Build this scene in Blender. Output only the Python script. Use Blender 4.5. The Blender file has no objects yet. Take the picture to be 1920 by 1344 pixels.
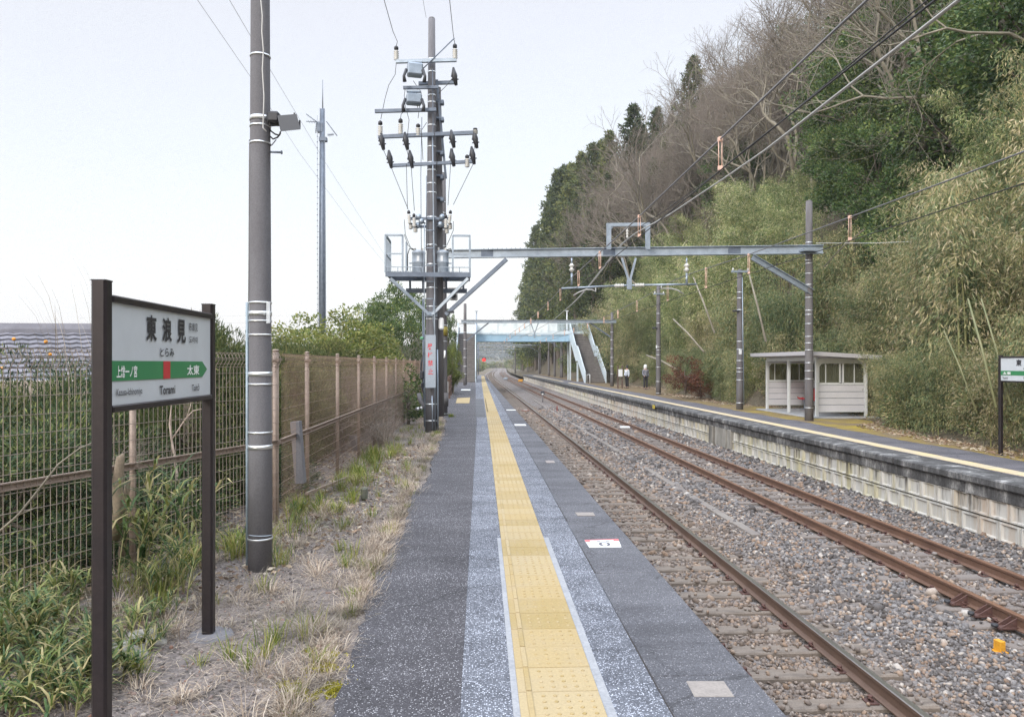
import bpy, math, random
import numpy as np
from mathutils import Vector, Matrix
C = bpy.context; SC = C.scene; COL = SC.collection
R = math.radians
random.seed(7)

# ---------------------------------------------------------------- camera, sky, sun, exposure
F = 1400.0; CU = 960.0; HV = 682.0; EYE = 1.7; PSI = math.atan(70/1400)
cam = bpy.data.cameras.new('camera'); camo = bpy.data.objects.new('camera', cam); COL.objects.link(camo)
cam.lens = 36*F/1920; cam.sensor_width = 36; cam.clip_start = .05; cam.clip_end = 6000
cam.shift_y = 10/1920
camo.location = (0, 0, EYE); camo.rotation_euler = (R(90), 0, -PSI)
SC.camera = camo
SC.view_settings.view_transform = 'Standard'; SC.view_settings.look = 'None'
SC.view_settings.exposure = 0.13; SC.view_settings.gamma = 1
SC.cycles.use_denoising = True; SC.cycles.denoiser = 'OPENIMAGEDENOISE'; SC.cycles.denoising_prefilter = 'NONE'; SC.cycles.denoising_input_passes = 'RGB_ALBEDO_NORMAL'
SC.cycles.max_bounces = 6; SC.cycles.diffuse_bounces = 3; SC.cycles.glossy_bounces = 2
SC.cycles.transparent_max_bounces = 8; SC.cycles.transmission_bounces = 3
SUN_EL, SUN_AZ = 28, 215
w = bpy.data.worlds.new('World'); SC.world = w; w.use_nodes = True
nt = w.node_tree; nt.nodes.clear()
N = nt.nodes.new; L = nt.links.new
out = N('ShaderNodeOutputWorld'); add = N('ShaderNodeAddShader')
sky = N('ShaderNodeTexSky'); sky.sky_type = 'NISHITA'; sky.sun_disc = False
sky.sun_elevation = R(SUN_EL); sky.sun_rotation = R(SUN_AZ); sky.dust_density = 3; sky.air_density = 1.5
b1 = N('ShaderNodeBackground'); b1.inputs[1].default_value = .05
L(sky.outputs[0], b1.inputs[0])
tc = N('ShaderNodeTexCoord'); sep = N('ShaderNodeSeparateXYZ'); L(tc.outputs['Generated'], sep.inputs[0])
nz = N('ShaderNodeTexNoise'); nz.inputs['Scale'].default_value = 2.2; nz.inputs['Detail'].default_value = 4
mp = N('ShaderNodeMapping'); mp.inputs['Scale'].default_value = (1, 1, 3.5); L(tc.outputs['Generated'], mp.inputs[0]); L(mp.outputs[0], nz.inputs[0])
ma = N('ShaderNodeMath'); ma.operation = 'MULTIPLY_ADD'; ma.inputs[1].default_value = .10; ma.inputs[2].default_value = -.05
L(nz.outputs[0], ma.inputs[0]); mb_ = N('ShaderNodeMath'); mb_.operation = 'ADD'; L(ma.outputs[0], mb_.inputs[0]); L(sep.outputs[2], mb_.inputs[1])
cr = N('ShaderNodeValToRGB'); L(mb_.outputs[0], cr.inputs[0])
el = cr.color_ramp.elements
el[0].position = 0; el[0].color = (.82, .80, .77, 1)
el[1].position = 1; el[1].color = (3.2, 3.4, 3.8, 1)
for p, c in ((.10, (.785, .785, .80)), (.24, (.72, .73, .765)), (.48, (.685, .665, .70)), (.60, (1.8, 1.88, 2.0))):
    e = el.new(p); e.color = (*c, 1)
b2 = N('ShaderNodeBackground'); b2.inputs[1].default_value = 1.0; L(cr.outputs[0], b2.inputs[0])
L(b1.outputs[0], add.inputs[0]); L(b2.outputs[0], add.inputs[1]); L(add.outputs[0], out.inputs[0])
sl = bpy.data.lights.new('sun', 'SUN'); sl.energy = 1.7; sl.angle = R(14); sl.color = (1, .95, .90)
so = bpy.data.objects.new('sun', sl); COL.objects.link(so)
so.rotation_euler = (R(90-SUN_EL), 0, R(180-SUN_AZ))

# ---------------------------------------------------------------- photo geometry
cp, sp = math.cos(PSI), math.sin(PSI)
def W(u, v, d):
    xc = (u-CU)/F*d
    return Vector((xc*cp + d*sp, d*cp - xc*sp, EYE - (v-HV)/F*d))
def G(u, v, z=0.0):
    return W(u, v, (EYE-z)*F/(v-HV))
def onX(X, u, v):
    k = (u-CU)/F; d = X/(k*cp+sp)
    return W(u, v, d)
def onY(Y, u, v):
    k = (u-CU)/F; d = Y/(cp-k*sp)
    return W(u, v, d)
def cx(Y):
    if Y < 105: return 0.0
    if Y < 255: return .040*(Y-105)**2/300
    return .040*75 + .040*(Y-255)

# ---------------------------------------------------------------- tags and mesh builder
def tag(o, label=None, cat=None, group=None, kind=None):
    if label: o['label'] = label
    if cat: o['category'] = cat
    if group: o['group'] = group
    if kind: o['kind'] = kind
    return o
def E(name, loc, label, cat, group=None, rz=0):
    o = bpy.data.objects.new(name, None); COL.objects.link(o); o.location = loc; o.rotation_euler[2] = rz
    o.empty_display_size = .1
    return tag(o, label, cat, group)
def org(p):
    v = Vector((0, 0, 0))
    while p: v = v + p.location; p = p.parent
    return v
def link(name, me, parent=None, at=None):
    o = bpy.data.objects.new(name, me); COL.objects.link(o)
    if parent: o.parent = parent
    if at is not None: o.location = at
    return o
def arr_mesh(name, V, Fc, mats, n=None, smooth=False):
    V = np.asarray(V, dtype=np.float32); Fc = np.asarray(Fc, dtype=np.int32)
    me = bpy.data.meshes.new(name); k = Fc.shape[1]
    me.vertices.add(len(V)); me.vertices.foreach_set('co', V.ravel())
    me.loops.add(Fc.size); me.loops.foreach_set('vertex_index', Fc.ravel())
    me.polygons.add(len(Fc)); me.polygons.foreach_set('loop_start', np.arange(0, Fc.size, k, dtype=np.int32))
    if smooth: me.polygons.foreach_set('use_smooth', np.ones(len(Fc), dtype=bool))
    for m in (mats if isinstance(mats, (list, tuple)) else [mats]): me.materials.append(m)
    if n is not None: me.polygons.foreach_set('material_index', np.asarray(n, dtype=np.int32))
    me.update(); me.validate()
    return me
class MB:
    def __init__(s): s.v = []; s.f = []; s.m = []; s.mi = 0; s.sm = []
    def add(s, vs, fs, smooth=False):
        b = len(s.v); s.v.extend([tuple(v) for v in vs])
        for f in fs: s.f.append(tuple(i+b for i in f)); s.m.append(s.mi); s.sm.append(smooth)
        return s
    def box(s, c, sz, rz=0, bev=0, rx=0, ry=0):
        x, y, z = sz[0]/2, sz[1]/2, sz[2]/2
        if bev <= 0:
            vs = [(-x,-y,-z),(x,-y,-z),(x,y,-z),(-x,y,-z),(-x,-y,z),(x,-y,z),(x,y,z),(-x,y,z)]
            fs = [(0,3,2,1),(4,5,6,7),(0,1,5,4),(1,2,6,5),(2,3,7,6),(3,0,4,7)]
        else:
            b = min(bev, x*.9, y*.9, z*.9); vs = []
            for sx in (-1,1):
                for sy in (-1,1):
                    for sz_ in (-1,1):
                        vs += [(sx*x, sy*(y-b), sz_*(z-b)), (sx*(x-b), sy*y, sz_*(z-b)), (sx*(x-b), sy*(y-b), sz_*z)]
            def i(sx, sy, sz_, k): return (((sx>0)*2+(sy>0))*2+(sz_>0))*3+k
            fs = []
            for q in (-1,1):
                fs.append([i(q,-1,-1,0),i(q,1,-1,0),i(q,1,1,0),i(q,-1,1,0)][::q])
                fs.append([i(-1,q,-1,1),i(-1,q,1,1),i(1,q,1,1),i(1,q,-1,1)][::q])
                fs.append([i(-1,-1,q,2),i(1,-1,q,2),i(1,1,q,2),i(-1,1,q,2)][::q])
            for a in (-1,1):
                for c_ in (-1,1):
                    k = a*c_
                    fs.append([i(a,c_,-1,0),i(a,c_,-1,1),i(a,c_,1,1),i(a,c_,1,0)][::k])
                    fs.append([i(a,-1,c_,2),i(a,-1,c_,0),i(a,1,c_,0),i(a,1,c_,2)][::-k])
                    fs.append([i(-1,a,c_,1),i(-1,a,c_,2),i(1,a,c_,2),i(1,a,c_,1)][::-k])
                    for e_ in (-1,1): fs.append([i(a,c_,e_,0),i(a,c_,e_,1),i(a,c_,e_,2)][::a*c_*e_])
        M_ = Matrix.Translation(c) @ Matrix.Rotation(rz,4,'Z') @ Matrix.Rotation(ry,4,'Y') @ Matrix.Rotation(rx,4,'X')
        return s.add([M_ @ Vector(v) for v in vs], fs)
    def bar(s, a, b, wd, ht, roll=0):
        a, b = Vector(a), Vector(b); d = b-a; ln = d.length; q = d.normalized()
        up = Vector((0,0,1)) if abs(q.z) < .99 else Vector((0,1,0))
        sx = q.cross(up).normalized(); sz_ = sx.cross(q)
        if roll:
            c_, s_ = math.cos(roll), math.sin(roll); sx, sz_ = sx*c_+sz_*s_, sz_*c_-sx*s_
        vs = [p + sx*(i*wd/2) + sz_*(j*ht/2) for p in (a, b) for i, j in ((-1,-1),(1,-1),(1,1),(-1,1))]
        return s.add(vs, [(0,1,2,3)[::-1],(4,5,6,7),(0,1,5,4),(1,2,6,5),(2,3,7,6),(3,0,4,7)])
    def tube(s, pts, r, n=8, caps=True, smooth=True):
        pts = [Vector(p) for p in pts]; rs = r if isinstance(r, (list, tuple)) else [r]*len(pts)
        vs = []; prev = None
        for i, p in enumerate(pts):
            t = (pts[min(i+1, len(pts)-1)] - pts[max(i-1, 0)])
            t = t.normalized() if t.length > 1e-9 else Vector((0,0,1))
            if prev is None:
                a = Vector((0,0,1)) if abs(t.z) < .9 else Vector((1,0,0)); nx = t.cross(a).normalized()
            else:
                nx = (prev - t*prev.dot(t)); nx = nx.normalized() if nx.length > 1e-6 else t.orthogonal().normalized()
            prev = nx; ny = t.cross(nx)
            for k in range(n):
                an = 2*math.pi*k/n; vs.append(p + nx*(math.cos(an)*rs[i]) + ny*(math.sin(an)*rs[i]))
        fs = [(i*n+k, i*n+(k+1)%n, (i+1)*n+(k+1)%n, (i+1)*n+k) for i in range(len(pts)-1) for k in range(n)]
        s.add(vs, fs, smooth)
        if caps:
            b = len(s.v)-len(vs)
            s.f.append(tuple(b+k for k in range(n))[::-1]); s.m.append(s.mi); s.sm.append(False)
            b2_ = b+(len(pts)-1)*n; s.f.append(tuple(b2_+k for k in range(n))); s.m.append(s.mi); s.sm.append(False)
        return s
    def ring(s, c, r, t, n=20, axis='Z', h=None):
        # flat band round a pole
        h = h or .03
        pts = []
        for k in range(n):
            a = 2*math.pi*k/n; pts.append((math.cos(a), math.sin(a)))
        vs = [(c[0]+x*rr, c[1]+y*rr, c[2]+z) for rr, z in ((r, -h/2), (r+t, -h/2), (r+t, h/2), (r, h/2)) for x, y in pts]
        fs = [(j*n+k, j*n+(k+1)%n, ((j+1)%4)*n+(k+1)%n, ((j+1)%4)*n+k) for j in range(4) for k in range(n)]
        return s.add(vs, fs, True)
    def lathe(s, c, prof, n=12, axis=None):
        # prof: (r, z) list along axis from c
        ax = Vector(axis or (0,0,1)).normalized(); nx = ax.orthogonal().normalized(); ny = ax.cross(nx); c = Vector(c)
        vs = [c + ax*z + nx*(math.cos(2*math.pi*k/n)*r) + ny*(math.sin(2*math.pi*k/n)*r) for r, z in prof for k in range(n)]
        fs = [(i*n+k, i*n+(k+1)%n, (i+1)*n+(k+1)%n, (i+1)*n+k) for i in range(len(prof)-1) for k in range(n)]
        s.add(vs, fs, True)
        b = len(s.v)-len(vs)
        for q, rev in ((0, True), (len(prof)-1, False)):
            f = tuple(b+q*n+k for k in range(n)); s.f.append(f[::-1] if rev else f); s.m.append(s.mi); s.sm.append(False)
        return s
    def prism(s, prof, a, b, up=(0,0,1)):
        # prof (x,z) closed loop swept from a to b ; x = right of direction
        a, b = Vector(a), Vector(b); q = (b-a).normalized(); up = Vector(up); sx = q.cross(up).normalized(); up = sx.cross(q); n = len(prof)
        vs = [p + sx*x + up*z for p in (a, b) for x, z in prof]
        return s.add(vs, [tuple(range(n))[::-1], tuple(range(n, 2*n))] + [(k, (k+1)%n, n+(k+1)%n, n+k) for k in range(n)])
    def quad(s, a, b, c, d): return s.add([a, b, c, d], [(0,1,2,3)])
    def build(s, name, mat, parent=None, at=None):
        me = bpy.data.meshes.new(name); o_ = org(parent) if parent else Vector(at or (0,0,0))
        me.from_pydata([(v[0]-o_.x, v[1]-o_.y, v[2]-o_.z) for v in s.v], [], s.f)
        for m in (mat if isinstance(mat, (list, tuple)) else [mat]): me.materials.append(m)
        me.polygons.foreach_set('material_index', s.m); me.polygons.foreach_set('use_smooth', s.sm)
        import bmesh
        bm = bmesh.new(); bm.from_mesh(me); bmesh.ops.recalc_face_normals(bm, faces=bm.faces); bm.to_mesh(me); bm.free()
        me.update()
        return link(name, me, parent, None if parent else o_)
def copy_tree(o, parent=None):
    c = o.copy(); COL.objects.link(c); c.parent = parent
    for ch in list(o.children): copy_tree(ch, c)
    return c
_fc = {}
def text(name, s, mat, fn, parent, bold=0.0, al=None):
    # fn maps (0..1, 0..1) of the text box to a world point
    k = (s, bold)
    if k not in _fc:
        c = bpy.data.curves.new('t', 'FONT'); c.body = s; c.offset = bold; c.resolution_u = 4
        o = bpy.data.objects.new('t', c); COL.objects.link(o)
        me = bpy.data.meshes.new_from_object(o.evaluated_get(C.evaluated_depsgraph_get()))
        bpy.data.objects.remove(o); bpy.data.curves.remove(c)
        V = np.array([v.co[:2] for v in me.vertices]); V = (V-V.min(0))/(V.max(0)-V.min(0))
        _fc[k] = (V, [tuple(p.vertices) for p in me.polygons]); bpy.data.meshes.remove(me)
    V, fs = _fc[k]; b = MB(); b.add([fn(x, y) for x, y in V], fs)
    me = bpy.data.meshes.new(name); o_ = org(parent)
    me.from_pydata([(v[0]-o_.x, v[1]-o_.y, v[2]-o_.z) for v in b.v], [], b.f); me.materials.append(mat)
    return link(name, me, parent)

# ---------------------------------------------------------------- materials
def nodes(name):
    m = bpy.data.materials.new(name); m.use_nodes = True; t = m.node_tree; t.nodes.clear()
    o = t.nodes.new('ShaderNodeOutputMaterial'); p = t.nodes.new('ShaderNodeBsdfPrincipled'); t.links.new(p.outputs[0], o.inputs[0])
    return m, t, p
def ramp(t, src, stops):
    r = t.nodes.new('ShaderNodeValToRGB'); e = r.color_ramp.elements
    e[0].position, e[0].color = stops[0][0], (*stops[0][1], 1)
    e[1].position, e[1].color = stops[-1][0], (*stops[-1][1], 1)
    for p, c in stops[1:-1]: q = e.new(p); q.color = (*c, 1)
    t.links.new(src, r.inputs[0]); return r.outputs[0]
def noise(t, co, scale, detail=4, rough=.55, sc3=None):
    n = t.nodes.new('ShaderNodeTexNoise'); n.inputs['Scale'].default_value = scale; n.inputs['Detail'].default_value = detail; n.inputs['Roughness'].default_value = rough
    if sc3:
        m = t.nodes.new('ShaderNodeMapping'); m.inputs['Scale'].default_value = sc3; t.links.new(co, m.inputs[0]); co = m.outputs[0]
    t.links.new(co, n.inputs['Vector']); return n.outputs[0]
def mix(t, f, a, b, mode='MIX'):
    n = t.nodes.new('ShaderNodeMix'); n.data_type = 'RGBA'; n.blend_type = mode
    for s_, v in ((n.inputs[0], f), (n.inputs[6], a), (n.inputs[7], b)):
        if isinstance(v, (int, float)): s_.default_value = v
        elif isinstance(v, tuple): s_.default_value = (*v, 1)
        else: t.links.new(v, s_)
    return n.outputs[2]
def mth(t, op, a, b=0.0, c=None):
    n = t.nodes.new('ShaderNodeMath'); n.operation = op
    for i, v in enumerate((a, b) if c is None else (a, b, c)):
        if isinstance(v, (int, float)): n.inputs[i].default_value = v
        else: t.links.new(v, n.inputs[i])
    return n.outputs[0]
def coord(t, kind='Object'):
    return t.nodes.new('ShaderNodeTexCoord').outputs[kind]
def bump(t, p, h, s=.3, d=.01):
    b = t.nodes.new('ShaderNodeBump'); b.inputs['Strength'].default_value = s; b.inputs['Distance'].default_value = d
    t.links.new(h, b.inputs['Height']); t.links.new(b.outputs[0], p.inputs['Normal'])
def vor(t, co, scale, feat='F1', out='Distance'):
    v = t.nodes.new('ShaderNodeTexVoronoi'); v.feature = feat; v.inputs['Scale'].default_value = scale
    t.links.new(co, v.inputs['Vector']); return v.outputs[out]
def M(name, c1, c2=None, scale=6, rough=.6, metal=0, bs=.15, bd=.004, sc3=None, c3=None, fine=60, lo=.35, hi=.65):
    m, t, p = nodes(name); co = coord(t); c2 = c2 or tuple(x*.8 for x in c1)
    n1 = noise(t, co, scale, 6, .6, sc3); st = [(lo, c1), (hi, c2)] if not c3 else [(lo, c1), ((lo+hi)/2, c2), (hi, c3)]
    col = ramp(t, n1, st); n2 = noise(t, co, fine, 3)
    col = mix(t, .35, col, ramp(t, n2, [(.3, (.35,.35,.35)), (.7, (.75,.75,.75))]), 'OVERLAY')
    t.links.new(col, p.inputs['Base Color']); p.inputs['Roughness'].default_value = rough; p.inputs['Metallic'].default_value = metal
    bump(t, p, n2, bs, bd); return m
def flat(name, c, rough=.5, metal=0):
    m, t, p = nodes(name); co = coord(t); n = noise(t, co, 9, 5)
    t.links.new(mix(t, n, tuple(x*.9 for x in c), tuple(min(1, x*1.08) for x in c)), p.inputs['Base Color'])
    p.inputs['Roughness'].default_value = rough; p.inputs['Metallic'].default_value = metal; return m
def leafm(name, cols, tr=.3, rough=.55, obj=.5, hue=None):
    m, t, p = nodes(name); g = t.nodes.new('ShaderNodeNewGeometry'); oi = t.nodes.new('ShaderNodeObjectInfo')
    f = mth(t, 'ADD', mth(t, 'MULTIPLY', g.outputs['Random Per Island'], 1-obj), mth(t, 'MULTIPLY', oi.outputs['Random'], obj))
    n = len(cols); col = ramp(t, f, [((i+.5)/n, c) for i, c in enumerate(cols)])
    co = coord(t, 'Object'); nn = noise(t, co, .9, 3)
    col = mix(t, 1.0, col, ramp(t, nn, [(.32, (.5,.52,.5)), (.68, (1.35,1.32,1.25))]), 'MULTIPLY')
    t.links.new(col, p.inputs['Base Color']); p.inputs['Roughness'].default_value = rough; p.inputs['Specular IOR Level'].default_value = .3
    tl = t.nodes.new('ShaderNodeBsdfTranslucent'); t.links.new(col, tl.inputs[0]); ms = t.nodes.new('ShaderNodeMixShader'); ms.inputs[0].default_value = tr
    o = [n_ for n_ in t.nodes if n_.type == 'OUTPUT_MATERIAL'][0]
    t.links.new(p.outputs[0], ms.inputs[1]); t.links.new(tl.outputs[0], ms.inputs[2]); t.links.new(ms.outputs[0], o.inputs[0]); return m
def speck(name, base, base2, dots, dsc, frac, sc=3, rough=.85, bs=.5):
    # aggregate: little stones showing in a bound surface
    m, t, p = nodes(name); co = coord(t)
    n1 = noise(t, co, sc, 6); col = ramp(t, n1, [(.3, base), (.7, base2)])
    v = t.nodes.new('ShaderNodeTexVoronoi'); v.inputs['Scale'].default_value = dsc; t.links.new(co, v.inputs['Vector'])
    s = t.nodes.new('ShaderNodeSeparateColor'); t.links.new(v.outputs['Color'], s.inputs[0])
    k = mth(t, 'GREATER_THAN', s.outputs[0], 1-frac); k2 = mth(t, 'LESS_THAN', v.outputs['Distance'], .45)
    k = mth(t, 'MULTIPLY', k, k2)
    dc = ramp(t, s.outputs[1], [(0, dots[0]), (1, dots[1])])
    col = mix(t, k, col, dc)
    wob = noise(t, co, 3.5, 4); ds = t.nodes.new('ShaderNodeVectorMath'); ds.operation = 'ADD'; cb = t.nodes.new('ShaderNodeCombineXYZ'); t.links.new(wob, cb.inputs[0]); t.links.new(wob, cb.inputs[1]); t.links.new(co, ds.inputs[0]); t.links.new(cb.outputs[0], ds.inputs[1])
    ck = vor(t, ds.outputs[0], .55, 'DISTANCE_TO_EDGE'); col = mix(t, ramp(t, ck, [(0, (.75,.75,.75)), (.006, (0,0,0))]), col, tuple(x*.35 for x in base))
    und = noise(t, co, 1.0, 5, .6, (.35, 2.6, 1)); col = mix(t, .8, col, ramp(t, und, [(.32, (.70,.70,.71)), (.68, (1.3,1.3,1.3))]), 'MULTIPLY')
    v2 = ramp(t, s.outputs[2], [(0, (.55,.55,.55)), (1, (1.3,1.3,1.3))]); col = mix(t, .8, col, v2, 'MULTIPLY')
    big = noise(t, co, .8, 5); col = mix(t, .75, col, ramp(t, big, [(.3, (.72,.72,.74)), (.7, (1.2,1.2,1.2))]), 'MULTIPLY')
    t.links.new(col, p.inputs['Base Color']); p.inputs['Roughness'].default_value = rough
    bump(t, p, mth(t, 'SUBTRACT', 1, v.outputs['Distance']), bs, .006); return m

m_conc = M('pole_concrete', (.165,.165,.18), (.13,.128,.14), 5, .85, bs=.3, sc3=(1,1,.25), fine=90)
m_concd = M('pole_concrete_dark', (.15,.145,.15), (.11,.103,.108), 5, .85, bs=.3, sc3=(1,1,.25), fine=90)
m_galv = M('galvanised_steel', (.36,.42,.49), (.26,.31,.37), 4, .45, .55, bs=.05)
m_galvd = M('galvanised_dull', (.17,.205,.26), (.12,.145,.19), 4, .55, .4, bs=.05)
m_band = flat('steel_band', (.75,.78,.8), .3, .8)
m_dark = flat('dark_fitting', (.035,.037,.045), .5)
m_porc = flat('porcelain', (.62,.62,.60), .25)
m_brown = M('brown_post', (.026,.020,.022), (.019,.015,.018), 8, .42, .2, bs=.03)
m_fence = M('fence_brown', (.23,.175,.145), (.29,.23,.19), 12, .5, .1, bs=.05)
m_white = flat('white_paint', (.74,.76,.78), .45)
m_signw = flat('sign_face_white', (.56,.60,.64), .28)
m_green = flat('sign_green', (.035,.22,.085), .35)
m_red = flat('sign_red', (.50,.035,.04), .4)
m_black = flat('lettering_black', (.03,.03,.035), .5)
m_lw = flat('lettering_white', (.82,.85,.84), .5)
m_lblue = M('bridge_light_blue', (.54,.63,.69), (.58,.67,.72), 1.2, .5, bs=.03, c3=(.46,.55,.61))
m_girder = M('bridge_girder_blue', (.29,.45,.59), (.34,.50,.63), 1.0, .5, bs=.03)
m_stair = M('stair_dark', (.17,.155,.15), (.11,.10,.095), 2.5, .9)
m_wood = M('railing_brown', (.13,.085,.07), (.09,.06,.05), 8, .8)
m_wire = flat('wire_grey', (.20,.20,.21), .5, .3)
m_wirel = flat('wire_light', (.48,.48,.47), .45, .3)
m_cable = flat('cable_black', (.03,.03,.032), .6)
m_sleeve = flat('dropper_sleeve', (.74,.50,.40), .5)
m_pipe = M('conduit_blue_grey', (.30,.37,.42), (.24,.30,.35), 9, .5, .1, bs=.03)
m_yel = flat('yellow_paint', (.62,.48,.06), .5)
m_orange = M('orange_paint', (.62,.30,.02), (.52,.24,.02), 9, .6)
m_seat = flat('red_seat', (.62,.03,.035), .35)
m_clap = M('shelter_cladding', (.58,.58,.61), (.54,.54,.57), 3, .6, bs=.03)
m_roofw = flat('shelter_roof', (.46,.45,.47), .6)
m_skin = flat('skin', (.45,.28,.2), .6)
m_bark = M('bark_grey', (.17,.145,.12), (.11,.09,.075), 6, .9, sc3=(1,1,.3))
m_barkl = M('bark_pale', (.29,.265,.21), (.19,.17,.135), 3, .9, sc3=(1,1,.3))
m_twig = M('twig_brown', (.175,.15,.125), (.235,.20,.17), 2, .9)
m_culm = M('bamboo_culm', (.20,.22,.08), (.30,.28,.13), 3, .5, sc3=(1,1,2))
m_stump = M('cut_wood', (.30,.24,.17), (.19,.15,.11), 5, .9)
m_moss = M('moss_ground', (.20,.145,.03), (.13,.10,.045), 2.2, .95, bs=.6, bd=.02, fine=25, c3=(.115,.095,.07))
m_redlamp = bpy.data.materials.new('red_lamp'); m_redlamp.use_nodes = True
_p = m_redlamp.node_tree.nodes['Principled BSDF']; _p.inputs['Base Color'].default_value = (.8,.02,.02,1); _p.inputs['Emission Color'].default_value = (1,.03,.02,1); _p.inputs['Emission Strength'].default_value = 1.3
l_bam = leafm('bamboo_leaf', [(.09,.15,.065), (.19,.26,.11), (.31,.36,.16), (.44,.44,.22), (.66,.60,.42)], .35, obj=.2)
l_bamd = leafm('bamboo_leaf_dark', [(.08,.135,.07), (.15,.21,.11), (.25,.28,.135), (.42,.37,.20), (.64,.55,.40)], .35, obj=.4)
l_broad = leafm('broad_leaf', [(.045,.09,.035), (.075,.135,.05), (.12,.18,.06), (.22,.26,.09)], .25, .4, obj=.25)
l_yg = leafm('yellow_green_leaf', [(.09,.14,.04), (.16,.21,.06), (.25,.27,.08), (.34,.33,.12)], .3, obj=.2)
l_cedar = leafm('cedar_leaf', [(.04,.062,.037), (.075,.105,.048), (.13,.16,.065), (.23,.245,.09)], .15, .7, obj=.4)
l_jun = leafm('conifer_shrub_leaf', [(.025,.05,.028), (.045,.08,.04), (.09,.13,.055), (.22,.25,.08)], .2, .6, obj=.2)
l_rust = leafm('rust_leaf', [(.10,.045,.03), (.17,.07,.045), (.23,.10,.06)], .2, .7, obj=.1)
l_dry = leafm('dry_grass', [(.25,.195,.155), (.36,.29,.235), (.47,.40,.33), (.57,.50,.43)], .2, .8, obj=.1)
l_green = leafm('green_grass', [(.10,.17,.03), (.19,.25,.05), (.30,.32,.08), (.36,.33,.12)], .3, .6, obj=.1)
l_litter = leafm('leaf_litter', [(.22,.15,.11), (.32,.23,.17), (.44,.36,.28), (.50,.45,.38)], .1, .9, obj=.05)
# ---------------------------------------------------------------- ground, hill, platforms, tracks
rng = np.random.default_rng(11)
def sstep(a, b, x):
    t = np.clip((x-a)/(b-a), 0, 1); return t*t*(3-2*t)
def fbm(X, Y, s, o=4, seed=0):
    r = np.random.default_rng(seed); z = np.zeros_like(np.asarray(X, dtype=float)); a = 1.0
    for i in range(o):
        for k in range(3):
            th = r.uniform(0, 6.28); ph = r.uniform(0, 6.28)
            z = z + a/3*np.sin((X*math.cos(th)+Y*math.sin(th))*s*2**i*r.uniform(.8, 1.25)+ph)
        a *= .55
    return z
def cxa(Y):
    Y = np.asarray(Y, dtype=float)
    return np.where(Y < 105, 0, np.where(Y < 255, .040*(Y-105)**2/300, 3.0+.040*(Y-255)))
def Hleft(X, Y):
    z = -1.3 + 1.22*sstep(-6.0, -2.9, X)*(1-sstep(108, 120, Y))
    return z + .05*fbm(X, Y, .8, 3, 3)
def Hhill(X, Y):
    x = X - cxa(Y); xb = np.where(Y > 22, 12.0, 10.7+(1.3)*np.clip((Y-8)/14, 0, 1))+1.7*sstep(20.5, 23, Y)*(1-sstep(29, 32, Y))+1.5*sstep(62, 66, Y)*(1-sstep(86, 92, Y))+1.4*sstep(43, 46, Y)*(1-sstep(57, 61, Y))
    e = 1-sstep(185, 240, Y)
    d = np.maximum(x-xb, 0)
    h = -.12 + e*d*1.35
    cap = 34+5*fbm(X, Y, .04, 2, 9)
    h = np.where(h > cap*.6, cap*.6+(cap*.4)*(1-np.exp(-(h-cap*.6)/(cap*.4))), h)
    h = h*1 + .25*fbm(X, Y, .5, 4, 5)*np.clip(d/3, 0, 1)
    return np.where(e < .02, -1.0, h) if not np.isscalar(h) else h
def hill(x, y): return float(Hhill(np.array([float(x)]), np.array([float(y)]))[0])
def left(x, y): return float(Hleft(np.array([float(x)]), np.array([float(y)]))[0])
def grid(name, xs, ys, H, mat, smooth=True, kind='structure', curve=False):
    X, Y = np.meshgrid(xs, ys, indexing='ij'); Z = H(X, Y)
    if curve: X = X + cxa(Y)
    V = np.stack([X.ravel(), Y.ravel(), Z.ravel()], 1); nx, ny = len(xs), len(ys)
    i = np.arange((nx-1)*(ny-1)); a = i//(ny-1); b = i % (ny-1); q = a*ny+b
    return tag(link(name, arr_mesh(name, V, np.stack([q, q+ny, q+ny+1, q+1], 1), mat, smooth=smooth)), kind=kind)
def gmat(name, cs, scale=1.2, moss=None, rough=.95, vs=45, bs=.8, bd=.02, stone=.7):
    m, t, p = nodes(name); co = coord(t); col = ramp(t, noise(t, co, scale, 8, .65), [(.3+.4*i/(len(cs)-1), c) for i, c in enumerate(cs)])
    v = t.nodes.new('ShaderNodeTexVoronoi'); v.inputs['Scale'].default_value = vs; t.links.new(co, v.inputs['Vector'])
    s = t.nodes.new('ShaderNodeSeparateColor'); t.links.new(v.outputs['Color'], s.inputs[0])
    col = mix(t, stone, col, ramp(t, s.outputs[0], [(0, (.45,.42,.40)), (.6, (.95,.95,.95)), (.93, (1.25,1.22,1.2)), (1, (1.9,1.85,1.8))]), 'MULTIPLY')
    if moss:
        k = ramp(t, noise(t, co, 2.6, 6, .7), [(moss[1], (0,0,0)), (moss[1]+.08, (1,1,1))]); col = mix(t, k, col, moss[0])
    t.links.new(col, p.inputs['Base Color']); p.inputs['Roughness'].default_value = rough
    bump(t, p, mth(t, 'ADD', mth(t, 'SUBTRACT', 1, v.outputs['Distance']), noise(t, co, 14, 5)), bs, bd); return m
g_land = gmat('left_land', [(.10,.085,.055), (.15,.12,.085), (.09,.10,.045)], .5, vs=12)
g_hill = gmat('hill_soil', [(.085,.078,.05), (.13,.105,.07), (.07,.075,.04)], 1.1, vs=14)
g_verge = gmat('verge_soil', [(.105,.09,.08), (.20,.175,.165), (.08,.07,.06)], 2.4, moss=((.22,.19,.035), .66), vs=70, bd=.012)
g_ball = gmat('ballast_ground', [(.15,.12,.10), (.19,.17,.16), (.17,.17,.18)], .9, vs=24, bs=1, bd=.03, stone=.9)
ys_far = np.concatenate([np.arange(-60, 130, 2.5), np.arange(130, 300, 8), np.geomspace(300, 4500, 24)])
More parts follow.
